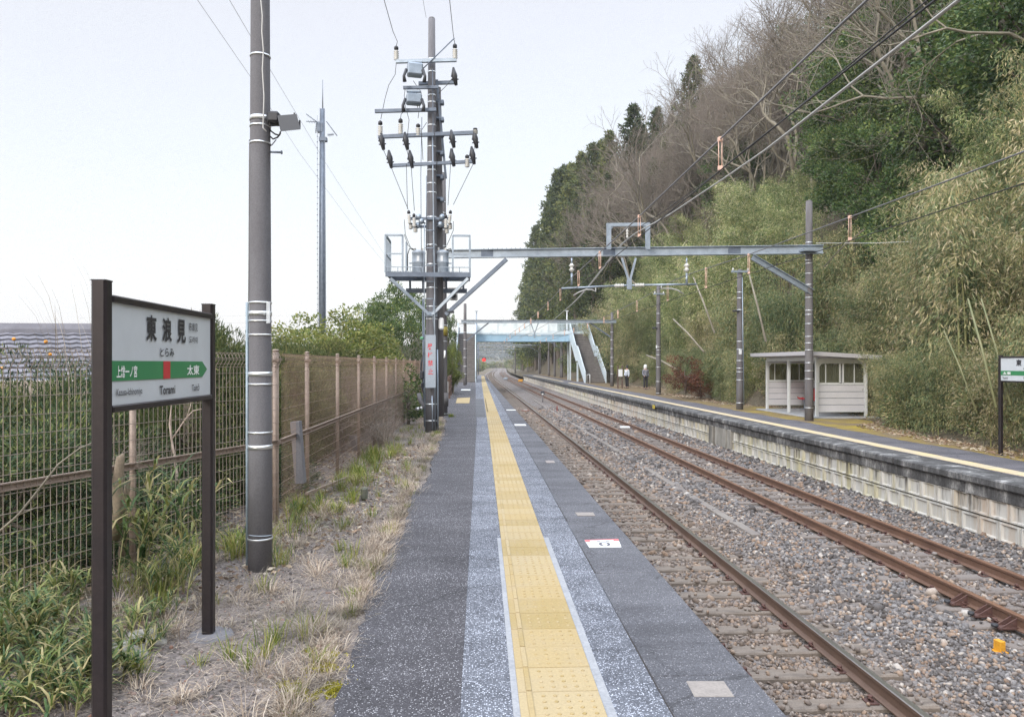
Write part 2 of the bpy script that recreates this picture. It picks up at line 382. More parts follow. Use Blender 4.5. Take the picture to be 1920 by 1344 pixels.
xl = np.concatenate([-np.geomspace(3000, 12, 24), np.arange(-11.5, 1.2, .5), [1.3, 1.45]])
def Hg(X, Y):
    z = Hleft(X, Y); return np.where(X > -1.2, np.where(X > 1.0, -1.42, z-.25), z)
grid('ground', np.concatenate([xl, [8.2, 12, 30, 60, 120, 300, 900, 3000]]), ys_far, lambda X, Y: np.where(X > 8.1, -1.45, Hg(X, Y)), g_land)
grid('hill', np.concatenate([[8.3], np.arange(10.2, 60, .8), np.geomspace(61, 400, 14)]), np.concatenate([np.arange(-30, 260, 1.6), np.arange(262, 420, 12)]),
     lambda X, Y: np.where(X < 8.4, -.6, np.where(X+cxa(Y) < 12.0, Hhill(X+cxa(Y), Y)-.03*(X < 11), Hhill(X+cxa(Y), Y))), g_hill, curve=True)
def zb(X, Y):
    z = -1.255+.0*X
    z = z + .05*sstep(4.0, 4.6, X)*(1-sstep(5.1, 5.8, X)) + .22*sstep(7.2, 8.0, X) - .03*(X < 2.2)
    return z + .012*fbm(X, Y, 2.5, 3, 2)
grid('track_bed', np.concatenate([np.arange(1.4, 8.2, .2)]), np.concatenate([np.arange(-8, 60, .4), np.arange(60, 300, 3), np.arange(300, 520, 25)]), zb, g_ball, curve=True)
# distant wooded hills closing the view
def Hfar(X, Y):
    f = np.exp(-((Y-900)/170)**2); r = 21+6*np.sin(X*.011+1)+4*np.sin(X*.027)+2.2*fbm(X, Y, .09, 4, 4)
    return -1.6 + f*r*np.clip((X+260)/160, .12, 1)*1.25
m_far, t, p = nodes('distant_wood'); co = coord(t)
t.links.new(ramp(t, noise(t, co, .05, 8, .7), [(.35, (.055,.065,.045)), (.5, (.10,.09,.07)), (.6, (.075,.085,.05)), (.7, (.16,.13,.11))]), p.inputs['Base Color']); p.inputs['Roughness'].default_value = 1
grid('distant_hills', np.arange(-700, 900, 7.0), np.arange(620, 1180, 9.0), Hfar, m_far, smooth=False)

# --- left platform
m_asph = speck('asphalt_dark', (.046,.044,.051), (.062,.060,.068), ((.16,.16,.17), (.42,.42,.44)), 120, .24)
m_pale = speck('asphalt_pale', (.075,.082,.10), (.13,.14,.165), ((.24,.26,.30), (.52,.55,.62)), 115, .42, sc=5)
m_slab = speck('edge_slab', (.078,.080,.092), (.105,.107,.12), ((.17,.17,.185), (.36,.36,.38)), 130, .14, sc=1.5)
m_seam = flat('seam_dark', (.035,.03,.028), .9)
m_wall = M('platform_wall_side', (.22,.20,.18), (.12,.11,.10), 1.5, .9, c3=(.07,.065,.06))
def sheet(name, xa, xb_, y0, y1, z, mat, step=1.0, jag=None, kind='structure', lab=None, cat=None, thick=.03):
    ys = [y0]
    while ys[-1] < y1-1e-6: ys.append(min(y1, ys[-1]+step))
    b = MB(); vs = []
    fa = xa if callable(xa) else (lambda y: xa); fb = xb_ if callable(xb_) else (lambda y: xb_)
    for y in ys:
        c = cx(y); j = jag(y) if jag else 0
        vs += [(fa(y)+c+j, y, z-thick), (fa(y)+c+j, y, z), (fb(y)+c, y, z), (fb(y)+c, y, z-thick)]
    fs = []
    for i in range(len(ys)-1):
        for k in range(3): q = i*4+k; fs.append((q, q+4, q+5, q+1))
    b.add(vs, fs); o = b.build(name, mat); return tag(o, lab, cat, kind=kind)
b = MB()
prof = [(-1.9,-.8), (-1.9,-.07), (1.38,-.07), (1.38,-.32), (1.30,-.32), (1.30,-1.5), (-1.9,-1.5)]
pts = [-8, 20, 40, 60, 80, 100, 106, 112]
for i in range(len(pts)-1):
    y0, y1 = pts[i], pts[i+1]; c0, c1 = cx(y0), cx(y1); xl_ = -.75 if y0 < 20 else -2.4
    p0 = [(xl_, -.04), (1.38, -.04), (1.38, -.32), (1.28, -.32), (1.28, -1.5), (xl_, -1.5)]
    vs = [(x+c0, y0, z) for x, z in p0]+[(x+c1, y1, z) for x, z in p0]
    b.add(vs, [(k, (k+1) % 6, 6+(k+1) % 6, 6+k) for k in range(6)] + ([tuple(range(6, 12))] if i == len(pts)-2 else []))
tag(b.build('platform', m_wall), kind='structure')
rj = [random.uniform(-1, 1) for _ in range(4000)]
def jag(y):
    q = (y+10)*9; i = int(q); f = q-i; a = rj[i % 4000]*(1-f)+rj[(i+1) % 4000]*f
    return .028*a + .04*math.sin(y*1.7+1)+.03*math.sin(y*.61)
def tl(y): return float(np.interp(y, [-8, 3.6, 17, 62, 112], [.19, .22, .34, .60, .98]))
def al(y): return float(np.interp(y, [-8, 19, 21, 25, 28, 40, 48, 112], [-.72, -.76, -.8, -1.1, -1.25, -1.3, -2.3, -2.3]))
def sb(y): return float(np.interp(y, [-8, 4, 12, 30, 60, 112], [.94, .95, 1.02, 1.12, 1.2, 1.25]))
def pl(y): return float(np.interp(y, [-8, 3.6, 9, 21, 112], [-.08, -.07, -.03, .06, .06]))
sheet('asphalt_paving', al, lambda y: pl(y)+.01, -8, 112, .008, m_asph, .11, jag, thick=.06)
sheet('pale_strip', pl, lambda y: sb(y)-.004, -8, 112, .016, m_pale, .6, thick=.02)
sheet('edge_seam', lambda y: sb(y)-.012, lambda y: sb(y)+.012, -8, 112, .004, m_seam, .6)
# dark asphalt repair beside the tactile strip further on
sheet('asphalt_patch', lambda y: pl(y)-.02, lambda y: tl(y)-.03, 23.5, 36, .021, speck('asphalt_patch', (.085,.09,.10), (.10,.105,.115), ((.2,.2,.2), (.3,.3,.3)), 100, .05), .8, thick=.012)
b = MB(); y = -8.0; k = 0
while y < 112:
    y2 = y+2.0; c = cx(y+1); dz = random.uniform(-.003, .003)
    b.box((c+(sb(y)+.012+1.5)/2, y+1.0, -.09+dz), (1.5-sb(y)-.012, 1.992, .2), bev=.008); y = y2
tag(b.build('edge_slabs', m_slab), kind='structure')
sheet('paint_seam_line', lambda y: tl(y)-.035, lambda y: tl(y)+.46, -8, 7.2, .0225, M('seam_mortar', (.29,.30,.32), (.24,.25,.27), 8, .8), .5, thick=.008)

m_tac = None
m, t, p = nodes('tactile_yellow'); co = coord(t); g = t.nodes.new('ShaderNodeNewGeometry')
col = ramp(t, g.outputs['Random Per Island'], [(0, (.29,.215,.085)), (.5, (.335,.25,.115)), (1, (.36,.285,.16))])
col = mix(t, ramp(t, noise(t, co, 3, 8, .7), [(.45, (0,0,0)), (.72, (.55,.55,.55))]), col, (.33,.27,.18)); col = mix(t, .3, col, ramp(t, noise(t, co, 70, 3), [(.3, (.35,.35,.35)), (.7, (.7,.7,.7))]), 'OVERLAY')
t.links.new(col, p.inputs['Base Color']); p.inputs['Roughness'].default_value = .75; bump(t, p, noise(t, co, 120, 2), .2, .003); m_tac = m
b = MB(); y = -1.0; z0 = .027; far = []
while y < 104:
    c = cx(y); x0 = tl(y+.15)+c
    ln = .298 if y < 40 else 1.19
    b.box((x0+.205, y+ln/2, z0-.006+random.uniform(-.001, .001)), (.41, ln-.004, .018), rz=-.0062, bev=.0015)
    if 2.8 < y < 36:
        b.box((x0+.055, y+ln/2, z0+.0055), (.028, ln-.012, .007), rz=-.0062, bev=.002)
        if y < 26:
            ns = 8 if y < 9 else 5
            for i in range(5):
                for j in range(4):
                    b.lathe((x0+.125+i*.06, y+.05+j*.066, z0+.001), [(.0125, 0), (.0085, .005)], ns)
    if y >= 26: b.box((x0+.055, y+ln/2, z0+.0055), (.028, ln-.012, .007), bev=.002); [b.box((x0+.125+i*.06, y+ln/2, z0+.0035), (.018, ln-.03, .004)) for i in range(5)] if y < 60 else None
    y += ln+.002
tac = tag(b.build('tactile_paving', m_tac), 'yellow tactile paving strip running along the left platform', 'tactile paving')

def mark(name, pts, z, mat, lab, cat='platform marking', group=None):
    b = MB(); vs = [G(u, v, z) for u, v in pts]; b.add([(p_.x, p_.y, z) for p_ in vs]+[(p_.x, p_.y, z-.006) for p_ in vs], [(0,1,2,3),(0,4,5,1),(1,5,6,2),(2,6,7,3),(3,7,4,0)])
    c = sum(vs, Vector())/4; return tag(b.build(name, mat, at=c), lab, cat, group)
m_beige = M('beige_plate', (.27,.245,.225), (.22,.20,.185), 12, .8)
mark('marking_plate', [(1287,1276),(1357,1276),(1377,1305),(1302,1305)], .014, m_beige, 'worn beige square plate on the left platform edge, nearest the viewer')
mark('marking_plate', [(1078,960),(1112,960),(1116,966),(1083,966)], .014, m_beige, 'small faded beige plate on the edge just beyond the numbered plate')
mark('marking_plate', [(1022,863),(1038,863),(1041,867),(1025,867)], .014, M('faded_plate', (.27,.24,.23), (.22,.2,.19), 12, .8), 'faint worn plate on the edge, third one from the viewer')
mark('marking_plate', [(964,795),(985,795),(987,797.6),(966,797.6)], .014, m_white, 'white bar marking on the left platform edge, nearer of two')
mark('marking_plate', [(949,767.6),(966,767.6),(967.5,769),(950,769)], .014, m_white, 'white bar marking on the left platform edge, farther of two')
mark('marking_plate', [(857.5,746),(881.5,745),(880,755.5),(854.5,755.5)], .016, m_tac, 'square yellow tactile pad left of the tactile strip')
mark('marking_plate', [(865,729.6),(882,729.6),(882,731.6),(864,731.6)], .014, m_white, 'white bar marking before the left stairs')
nb = E('number_plate', G(1130,1017,0), 'white plate with red corners and a large number 0 on platform edge', 'platform marking')
P4 = [G(u, v, .015) for u, v in ((1096,1012),(1159,1010),(1165,1024.5),(1105,1025))]
def onplate(x, y, dz=0):
    a = P4[3].lerp(P4[2], x); b_ = P4[0].lerp(P4[1], x); q = a.lerp(b_, y); return (q.x, q.y, .015+dz)
def pq(b, x0, x1, y0, y1, dz): b.add([onplate(x0,y0,dz), onplate(x1,y0,dz), onplate(x1,y1,dz), onplate(x0,y1,dz)], [(0,1,2,3)])
b = MB(); vs = [onplate(x, y, dz) for dz in (0, -.008) for x, y in ((0,0),(1,0),(1,1),(0,1))]
b.add(vs, [(0,1,2,3),(0,4,5,1),(1,5,6,2),(2,6,7,3),(3,7,4,0)]); b.build('plate', m_white, nb)
b = MB(); pq(b, 0, 1, .9, 1, .0015); pq(b, 0, .14, .72, .9, .0015); pq(b, .84, 1, .72, .9, .0015); b.build('red_border', flat('faded_red', (.62,.14,.15), .6), nb)
text('lettering', '0', flat('faded_black', (.10,.10,.12), .6), lambda x, y: onplate(.34+.36*x, .08+.54*y, .0016), nb, .01)
for x_ in (.33, .60): b = MB(); pq(b, x_, x_+.115, .70, .78, .0016); b.build('small_mark', m_black, nb)

# --- right platform
ZR = -.1; m_asphr = speck('asphalt_right', (.095,.092,.105), (.125,.12,.135), ((.18,.175,.18), (.27,.265,.27)), 150, .15)
XE = 8.05
def lip(name):
    m, t, p = nodes(name); co = coord(t)
    s = noise(t, co, 3.0, 8, .75, (1, 1, .35)); col = ramp(t, s, [(.33, (.03,.03,.03)), (.5, (.085,.085,.088)), (.60, (.20,.20,.20)), (.68, (.46,.46,.45))])
    col = mix(t, .5, col, ramp(t, noise(t, co, 30, 4), [(.3, (.5,.5,.5)), (.7, (1.3,1.3,1.3))]), 'MULTIPLY')
    t.links.new(col, p.inputs['Base Color']); p.inputs['Roughness'].default_value = .95; bump(t, p, noise(t, co, 40, 4), .6, .01); return m
m_lip = lip('lichen_lip')
m, t, p = nodes('wall_blocks'); co = coord(t)
base = ramp(t, noise(t, co, 1.3, 6), [(.3, (.47,.47,.45)), (.7, (.56,.55,.52))])
sx_ = t.nodes.new('ShaderNodeSeparateXYZ'); t.links.new(co, sx_.inputs[0])
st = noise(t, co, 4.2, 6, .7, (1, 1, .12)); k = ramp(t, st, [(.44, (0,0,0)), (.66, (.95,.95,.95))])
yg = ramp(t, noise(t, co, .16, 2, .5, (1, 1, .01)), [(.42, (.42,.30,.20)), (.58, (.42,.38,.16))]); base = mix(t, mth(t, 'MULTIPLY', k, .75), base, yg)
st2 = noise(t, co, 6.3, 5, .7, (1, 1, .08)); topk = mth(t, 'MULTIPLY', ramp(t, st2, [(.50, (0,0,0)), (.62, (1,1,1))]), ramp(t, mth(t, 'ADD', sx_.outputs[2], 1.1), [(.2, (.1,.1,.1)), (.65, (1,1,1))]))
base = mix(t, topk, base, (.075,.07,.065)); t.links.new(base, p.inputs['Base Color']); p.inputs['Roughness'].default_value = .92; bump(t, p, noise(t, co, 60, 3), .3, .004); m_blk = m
ends = [-8, 10, 30, 50, 70, 90, 105, 115, 125]
b = MB(); b2_ = MB()
for i in range(len(ends)-1):
    y0, y1 = ends[i], ends[i+1]; c0, c1 = cx(y0), cx(y1)
    p0 = [(XE+.14, ZR-.05), (12.3, ZR-.05), (12.3, -1.5), (XE+.14, -1.5)]
    vs = [(x+c0, y0, z) for x, z in p0]+[(x+c1, y1, z) for x, z in p0]
    b.add(vs, [(k, (k+1) % 4, 4+(k+1) % 4, 4+k) for k in range(4)] + ([(4,5,6,7)] if i == len(ends)-2 else []))
tag(b.build('right_platform', m_seam), kind='structure')
# coping slabs, their worn front face toward the rails
y = -6.0; b = MB()
while y < 125:
    c = cx(y+1); dx_ = random.uniform(-.006, .006); b.box((XE+.31+c+dx_, y+1, ZR-.07+random.uniform(-.004, .004)), (.62, 1.985, .14), bev=.025); b.box((XE+.37+c+dx_, y+1, ZR-.235), (.60, 1.985, .20), bev=.012); y += 2
tag(b.build('coping_slabs', m_lip), kind='structure')
def wallblocks():
    b = MB(); Hh = .33; wd = .45; x = XE+.14
    def blk(y0, y1, z0, z1, c):
        g_ = .010; y0 += g_; y1 -= g_; z0 += g_; z1 -= g_; e = .03; f = .05
        rings = [(0, y0, y1, z0, z1), (-.05, y0+.008, y1-.008, z0+.008, z1-.008), (-.05, y0+e+.01, y1-e-.01, z0+e, z1-e), (-.014, y0+f+.01, y1-f-.01, z0+f, z1-f)]
        vs = [(x+c+dx, yy, zz) for dx, a0, a1, c0, c1 in rings for yy, zz in ((a0, c0), (a1, c0), (a1, c1), (a0, c1))]
        fs = [(r*4+k, r*4+(k+1) % 4, r*4+4+(k+1) % 4, r*4+4+k) for r in range(3) for k in range(4)] + [(12, 13, 14, 15)]
        b.add(vs, fs)
    for row in range(3):
        z1 = ZR-.31-row*Hh; z0 = z1-Hh; y = 2.0+(wd/2 if row == 1 else 0)
        while y < 124.5:
            if not (23.2 < y+wd/2 < 25.6): blk(y, y+wd, z0, z1, cx(y))
            y += wd
    return b
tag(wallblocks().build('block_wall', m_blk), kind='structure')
m_pier = M('pier_concrete', (.34,.33,.30), (.22,.21,.19), 1.6, .9, sc3=(1,1,.4), c3=(.12,.115,.10))
b = MB()
for yy, ww in ((23.45, .35), (24.35, 1.15), (25.3, .45)):
    b.box((XE+.12, yy, -.93), (.16 if ww < 1 else .10, ww-.03, 1.06), bev=.02)
tag(b.build('wall_pier', m_pier), kind='structure')
def zsheet(name, xa, xb_, z, mat, y0=-6, y1=125, step=1.0, jag=None, thick=.03): return sheet(name, xa, xb_, y0, y1, z, mat, step, jag, thick=thick)
m_edge2 = M('right_edge_paving', (.085,.085,.09), (.125,.125,.13), 1.5, .95, c3=(.06,.06,.06), bs=.5, bd=.01)
zsheet('right_asphalt', XE+.62, 10.25, ZR+.006, m_asphr, thick=.05)
b = MB(); y = 2.0
while y < 112:
    ln = .3 if y < 60 else 1.2
    b.box((8.88+cx(y)+random.uniform(-.003, .003), y+ln/2, ZR+.010), (.31, ln-.022, .012), bev=.002); y += ln
tag(b.build('tactile_paving', M('tactile_old', (.60,.47,.25), (.52,.43,.28), 2.5, .8, c3=(.45,.40,.30))), 'worn pale yellow tactile strip along the right platform', 'tactile paving')
m, t, p = nodes('moss_strip'); co = coord(t)
c_ = ramp(t, noise(t, co, .9, 8, .65), [(.33, (.34,.26,.03)), (.48, (.26,.19,.05)), (.58, (.19,.14,.075)), (.7, (.22,.17,.12))])
yy = t.nodes.new('ShaderNodeSeparateXYZ'); t.links.new(co, yy.inputs[0])
c_ = mix(t, ramp(t, mth(t, 'MULTIPLY', yy.outputs[1], .02), [(.5, (0,0,0)), (.75, (1,1,1))]), c_, (.16,.115,.06))
c_ = mix(t, .8, c_, ramp(t, noise(t, co, 45, 4), [(.3, (.55,.55,.55)), (.7, (1.35,1.35,1.35))]), 'MULTIPLY')
t.links.new(c_, p.inputs['Base Color']); p.inputs['Roughness'].default_value = 1; bump(t, p, noise(t, co, 50, 4), .7, .02)
zsheet('moss_ground', 10.1, 12.4, ZR+.010, m, jag=lambda y: 1.2*jag(y), step=.3, thick=.05)
b = MB()
b.box((9.9, 72, ZR+.006+.006), (3.3, 5, .012)); tag(b.build('stair_apron', m_asphr), kind='structure')

# --- rails, sleepers and fastenings
m_rust = M('rail_rust', (.165,.095,.065), (.125,.072,.052), 3, .75, .2, bs=.1)
m_rust1 = M('rail_brown', (.15,.097,.072), (.115,.075,.058), 3, .7, .2, bs=.1)
m_rtop = M('rail_polished', (.42,.40,.38), (.34,.31,.29), 2, .28, .9, bs=.02, sc3=(1,.05,1))
m_rtop2 = M('rail_top_rusty', (.24,.13,.08), (.19,.10,.06), 2, .5, .5, bs=.02)
m_slp1 = M('sleeper_worn', (.15,.12,.095), (.19,.16,.135), 7, .95, sc3=(.25,1,1), bs=.5, bd=.01, c3=(.12,.10,.085))
m_slp2 = M('sleeper_dusty', (.19,.165,.15), (.15,.13,.12), 7, .95, sc3=(.25,1,1), bs=.5, bd=.01)
m_clip = M('clip_rust', (.11,.055,.045), (.075,.04,.035), 20, .8, .2)
RT = -1.05
rp = [(-.0635,-.153),(.0635,-.153),(.0635,-.142),(.012,-.125),(.009,-.05),(.030,-.038),(.0325,-.008),(.026,0),(-.026,0),(-.0325,-.008),(-.030,-.038),(-.009,-.05),(-.012,-.125),(-.0635,-.142)]
def make_track(xc, lab, m_r, m_top, m_s, gr):
    root = E('railway_track', (xc, 0, RT-.3), lab, 'railway track', None)
    ys = list(np.arange(-8, 100, 12))+list(np.arange(100, 420, 6))+list(np.arange(420, 900, 40))
    for s_ in (-1, 1):
        x0 = xc+s_*.5335+s_*.0325; b = MB(); vs = []
        for y in ys: vs += [(x0+cx(y)+x, y, RT+z) for x, z in rp]
        n = len(rp); b.add(vs, [(i*n+k, i*n+(k+1) % n, (i+1)*n+(k+1) % n, (i+1)*n+k) for i in range(len(ys)-1) for k in range(n)])
        b.m = [1 if (k % n) in (7, 8) or (k % n) == 6 else 0 for k in range(len(b.f))]
        o = b.build('rail', [m_r, m_top], root)
    sb_ = MB(); sb_.box((0, 0, -.07), (2.05, .21, .14), bev=.015); s0 = sb_.build('sleeper', m_s); s0.parent = root
    fb = MB()
    fb.tube([(.055+.018*math.cos(a), .034*math.sin(a), .035+.012*math.sin(a*2)) for a in np.linspace(0, 5.2, 9)], .009, 5)
    fb.lathe((.055, 0, 0), [(.013, 0), (.013, .045), (.022, .045), (.022, .062)], 6); fb.box((.05, 0, .008), (.10, .12, .016), bev=.004)
    f0 = fb.build('fastening', m_clip); f0.parent = s0
    sp_ = .61; y = 2.0; k = 0; rest = MB()
    while y < 260:
        c = cx(y); dz = random.uniform(-.012, .004)
        if k < 100:
            s1 = s0 if k == 0 else s0.copy()
            if k: COL.objects.link(s1); s1.parent = root
            s1.location = (c+random.uniform(-.02, .02), y, .3-.155+dz); s1.rotation_euler[2] = random.uniform(-.008, .008)
            if y < 24:
                for s_ in (-1, 1):
                    for q in (-1, 1):
                        if k == 0 and s_ == -1 and q == -1: f1 = f0
                        else: f1 = f0.copy(); COL.objects.link(f1); f1.parent = s1
                        f1.location = (s_*.566+q*.055, 0, 0-dz*0); f1.rotation_euler[2] = 0 if q > 0 else math.pi
        else: rest.box((xc+c, y, RT-.155-.07), (2.05, .21, .14))
        y += sp_; k += 1
    o = rest.build('far_sleepers', m_s, root); o['kind'] = 'stuff'
    return root
T1, T2 = 2.965, 6.53
tr1 = make_track(T1, 'near railway track with shiny rail heads beside the left platform', m_rust1, m_rtop, m_slp1, None)
tr2 = make_track(T2, 'far rusty railway track beside the right platform', m_rust, m_rtop2, m_slp2, None)
# rail braces on the far track
b = MB()
rb = E('rail_brace', (0,0,0), 'rusty bracket holding the far track rail, at the right of the photo', 'rail brace', 'rusty rail braces on the far track')
b.box((-.12, 0, .012), (.22, .14, .02)); b.add([(-.02,-.05,.02),(-.20,-.05,.02),(-.02,-.05,.12),(-.02,-.035,.02),(-.20,-.035,.02),(-.02,-.035,.12)], [(0,1,2),(3,4,5),(0,1,4,3),(1,2,5,4)])
b.add([(-.02,.035,.02),(-.20,.035,.02),(-.02,.035,.12),(-.02,.05,.02),(-.20,.05,.02),(-.02,.05,.12)], [(0,1,2),(3,4,5),(0,1,4,3),(1,2,5,4)])
b.build('bracket', m_clip, rb); b = MB(); b.tube([(-.24,0,.02), (-.24,0,.05)], .035, 8); b.build('bolt', m_dark, rb)
for i, (u, v) in enumerate(((1806, 1112), (1852, 1132), (1898, 1152))):
    q = rb if i == 0 else copy_tree(rb); g_ = onX(T2-.566-.06, u, v); q.location = (T2-.566-.02, g_.y, RT-.15)

# --- ballast stones and pebbles
def stones(name, X, Y, Z, S, mat, kind='stuff', squash=.6, seed=0):
    r = np.random.default_rng(seed); n = len(X)
    ph = (1+5**.5)/2
    base = np.array([(-1,ph,0),(1,ph,0),(-1,-ph,0),(1,-ph,0),(0,-1,ph),(0,1,ph),(0,-1,-ph),(0,1,-ph),(ph,0,-1),(ph,0,1),(-ph,0,-1),(-ph,0,1)])/1.9
    fc = np.array([(0,11,5),(0,5,1),(0,1,7),(0,7,10),(0,10,11),(1,5,9),(5,11,4),(11,10,2),(10,7,6),(7,1,8),(3,9,4),(3,4,2),(3,2,6),(3,6,8),(3,8,9),(4,9,5),(2,4,11),(6,2,10),(8,6,7),(9,8,1)])
    B = base[None]*(1+r.uniform(-.28, .28, (n, 12, 1))); sc = S[:, None]*np.stack([r.uniform(.75, 1.35, n), r.uniform(.6, 1.0, n), r.uniform(.4, .8, n)*squash/.6], 1)
    B = B*sc[:, None, :]
    q = r.normal(size=(n, 4)); q[:, 1:3] *= .45; q /= np.linalg.norm(q, axis=1)[:, None]; w_, x, y, z = q.T
    Rm = np.stack([1-2*(y*y+z*z), 2*(x*y-w_*z), 2*(x*z+w_*y), 2*(x*y+w_*z), 1-2*(x*x+z*z), 2*(y*z-w_*x), 2*(x*z-w_*y), 2*(y*z+w_*x), 1-2*(x*x+y*y)], 1).reshape(n, 3, 3)
    V = np.einsum('nij,nkj->nki', Rm, B) + np.stack([X, Y, Z], 1)[:, None, :]
    Fc = (fc[None]+np.arange(n)[:, None, None]*12).reshape(-1, 3)
    me = arr_mesh(name, V.reshape(-1, 3), Fc, mat, smooth=True); return tag(link(name, me), kind=kind)
m, t, p = nodes('ballast_stone'); g = t.nodes.new('ShaderNodeNewGeometry'); co = coord(t)
col = ramp(t, g.outputs['Random Per Island'], [(0, (.03,.033,.038)), (.2, (.075,.08,.09)), (.45, (.15,.155,.168)), (.64, (.235,.235,.24)), (.78, (.20,.14,.105)), (.90, (.30,.22,.165)), (1, (.46,.45,.43))])
bn = noise(t, co, .55, 5); brown = mix(t, .6, col, (.26,.185,.13)); sxx = t.nodes.new('ShaderNodeSeparateXYZ'); t.links.new(co, sxx.inputs[0])
k1 = ramp(t, mth(t, 'ADD', mth(t, 'MULTIPLY', sxx.outputs[0], .1), mth(t, 'MULTIPLY', mth(t, 'SUBTRACT', bn, .5), .25)), [(.36, (.85,.85,.85)), (.44, (.3,.3,.3)), (.6, (.2,.2,.2)), (.66, (.65,.65,.65)), (.72, (.2,.2,.2))])
col = mix(t, k1, col, brown); col = mix(t, .4, col, ramp(t, noise(t, co, 60, 4), [(.3, (.5,.5,.5)), (.7, (1.3,1.3,1.3))]), 'MULTIPLY')
t.links.new(col, p.inputs['Base Color']); p.inputs['Roughness'].default_value = .9; m_stone = m
def scatter_ballast():
    Xs, Ys, Ss = [], [], []
    for y0, y1, dens, s in ((2.6, 8, 900, .0215), (8, 15, 420, .028), (15, 28, 130, .042), (28, 50, 45, .06)):
        n = int((y1-y0)*6.5*dens); Xs.append(rng.uniform(1.52, 8.08, n)); Ys.append(rng.uniform(y0, y1, n)); Ss.append(rng.lognormal(math.log(s), .3, n))
    X, Y, S = map(np.concatenate, (Xs, Ys, Ss)); Z = zb(X, Y)+rng.uniform(-.01, .02, len(X))
    keep = np.ones(len(X), bool)
    for tc_ in (T1, T2):
        ph_ = (Y-2.0+.305) % .61-.305; on = (np.abs(ph_) < .115) & (np.abs(X-tc_) < 1.04); keep &= ~(on & (rng.uniform(size=len(X)) < .86))
        Z = np.where(on, RT-.155+.01, Z)
        for s_ in (-1, 1): keep &= ~(np.abs(X-tc_-s_*.566) < .085)
    # only what the camera can see past the platform edge
    return X[keep], Y[keep], Z[keep], S[keep]
X, Y, Z, S = scatter_ballast(); print('stones', len(X))
stones('ballast_stones', X, Y, Z, S, m_stone, seed=3)

# weathered trough boards between the tracks
m_tro = M('trough_board', (.22,.20,.18), (.16,.14,.13), 3, .95, sc3=(1,.3,1))
b = MB(); y = 12.3
while y < 60:
    if abs(y-20.3) < .01: tag(b.build('cable_trough', m_tro), 'nearer stretch of half buried cable trough lids between the tracks', 'cable trough'); b = MB()
    if not (20 < y < 22.5): b.box((4.72+random.uniform(-.01, .01), y+.5, -1.185+random.uniform(-.006, .012)), (.16, .985, .05), rz=random.uniform(-.006, .006), bev=.008)
    y += 1.0
tag(b.build('cable_trough', m_tro), 'farther stretch of half buried cable trough lids between the tracks', 'cable trough')
# ---------------------------------------------------------------- signs
def station_sign(X, Ya, Yb, zt, zb0, zb1, ztp, face, lab, prev, nxt, small=True, order=1, base=0.0):
    # posts at Ya and Yb ; panel between ; face=+1 looks to +X
    root = E('station_sign', (X, (Ya+Yb)/2, base), lab, 'station sign')
    for y in (Ya, Yb):
        b = MB(); s_ = .034; c_ = .011
        pr = [(-s_+c_,-s_),(s_-c_,-s_),(s_,-s_+c_),(s_,s_-c_),(s_-c_,s_),(-s_+c_,s_),(-s_,s_-c_),(-s_,-s_+c_)]
        b.prism(pr, (X, y, base-.15), (X, y, zt), up=(0,1,0)); b.box((X, y, zt+.002), (.0685, .0685, .006), bev=.002); b.build('post', m_brown, root)
        b = MB(); b.lathe((X, y, base-.04), [(.17, 0), (.15, .045), (.05, .055)], 9); b.build('footing', m_conc, root)
    ya, yb = sorted((Ya, Yb)); ya += .035; yb -= .035; mid = (ya+yb)/2; ln = yb-ya
    f = MB(); f.box((X, mid, zb1-.016), (.075, ln, .032), bev=.006); f.box((X, mid, zb0+.016), (.075, ln, .032), bev=.006); f.build('frame', m_brown, root)
    b = MB(); b.box((X, mid, (zb0+zb1)/2), (.045, ln-.002, zb1-zb0-.064)); pn = b.build('panel', m_signw, root)
    xf = X+face*.0245
    def at(y, z, dx=0): return (xf+face*dx, y, z)
    y0, y1 = (ya, yb) if face > 0 else (yb, ya)
    def S(s, h): return y0+(y1-y0)*s, zb0+.032+(zb1-zb0-.064)*h      # s,h in 0..1 over the white face
    def R_(mat, x0, x1, h0, h1, nm, dx=.001):
        q = MB(); q.add([at(*S(x0,h0),dx), at(*S(x1,h0),dx), at(*S(x1,h1),dx), at(*S(x0,h1),dx)], [(0,1,2,3)]); return q.build(nm, mat, pn)
    q = MB(); q.add([at(*S(*k), .001) for k in ((0.0,.236),(.887,.236),(.95,.335),(.887,.434),(0.0,.434))], [(0,1,2,3,4)]); q.build('green_band', m_green, pn)
    R_(m_red, .442, .513, .236, .434, 'red_square', .002)
    def T(s_, mat, x0, x1, h0, h1, bold=0.0): text('lettering', s_, mat, lambda x, y: at(*S(x0+(x1-x0)*x, h0+(h1-h0)*y), .003), pn, bold)
    for i, k in enumerate('東浪見'): T(k, m_black, .279+i*.152, .279+i*.152+.098, .65, .93, .03)
    T('东浪见', m_black, .72, .825, .81, .912, .008); T('도라미', m_black, .72, .825, .66, .744, .008)
    T('とらみ', m_black, .409, .552, .484, .582, .015)
    T(prev, m_lw, .035, .20 if len(prev) > 2 else .19, .265, .388, .02); T(nxt, m_lw, .695 if len(nxt) < 3 else .68, .845, .265, .388, .02)
    pr_, nr = ('Kazusa-Ichinomiya', 'Taitō') if len(prev) > 2 else ('Taitō', 'Kazusa-Ichinomiya')
    T(pr_, m_black, .035, .244 if len(pr_) > 6 else .13, .068, .158, .006); T('Torami', m_black, .404, .563, .06, .16, .02)
    T(nr, m_black, .753 if len(nr) < 6 else .64, .846, .068, .15, .006)
    return root
station_sign(-1.668, 3.432, 4.775, 2.07, 1.478, 2.012, 2.07, 1, 'near station name sign on two brown posts, green band with arrow', '上総一ノ宮', '太東')
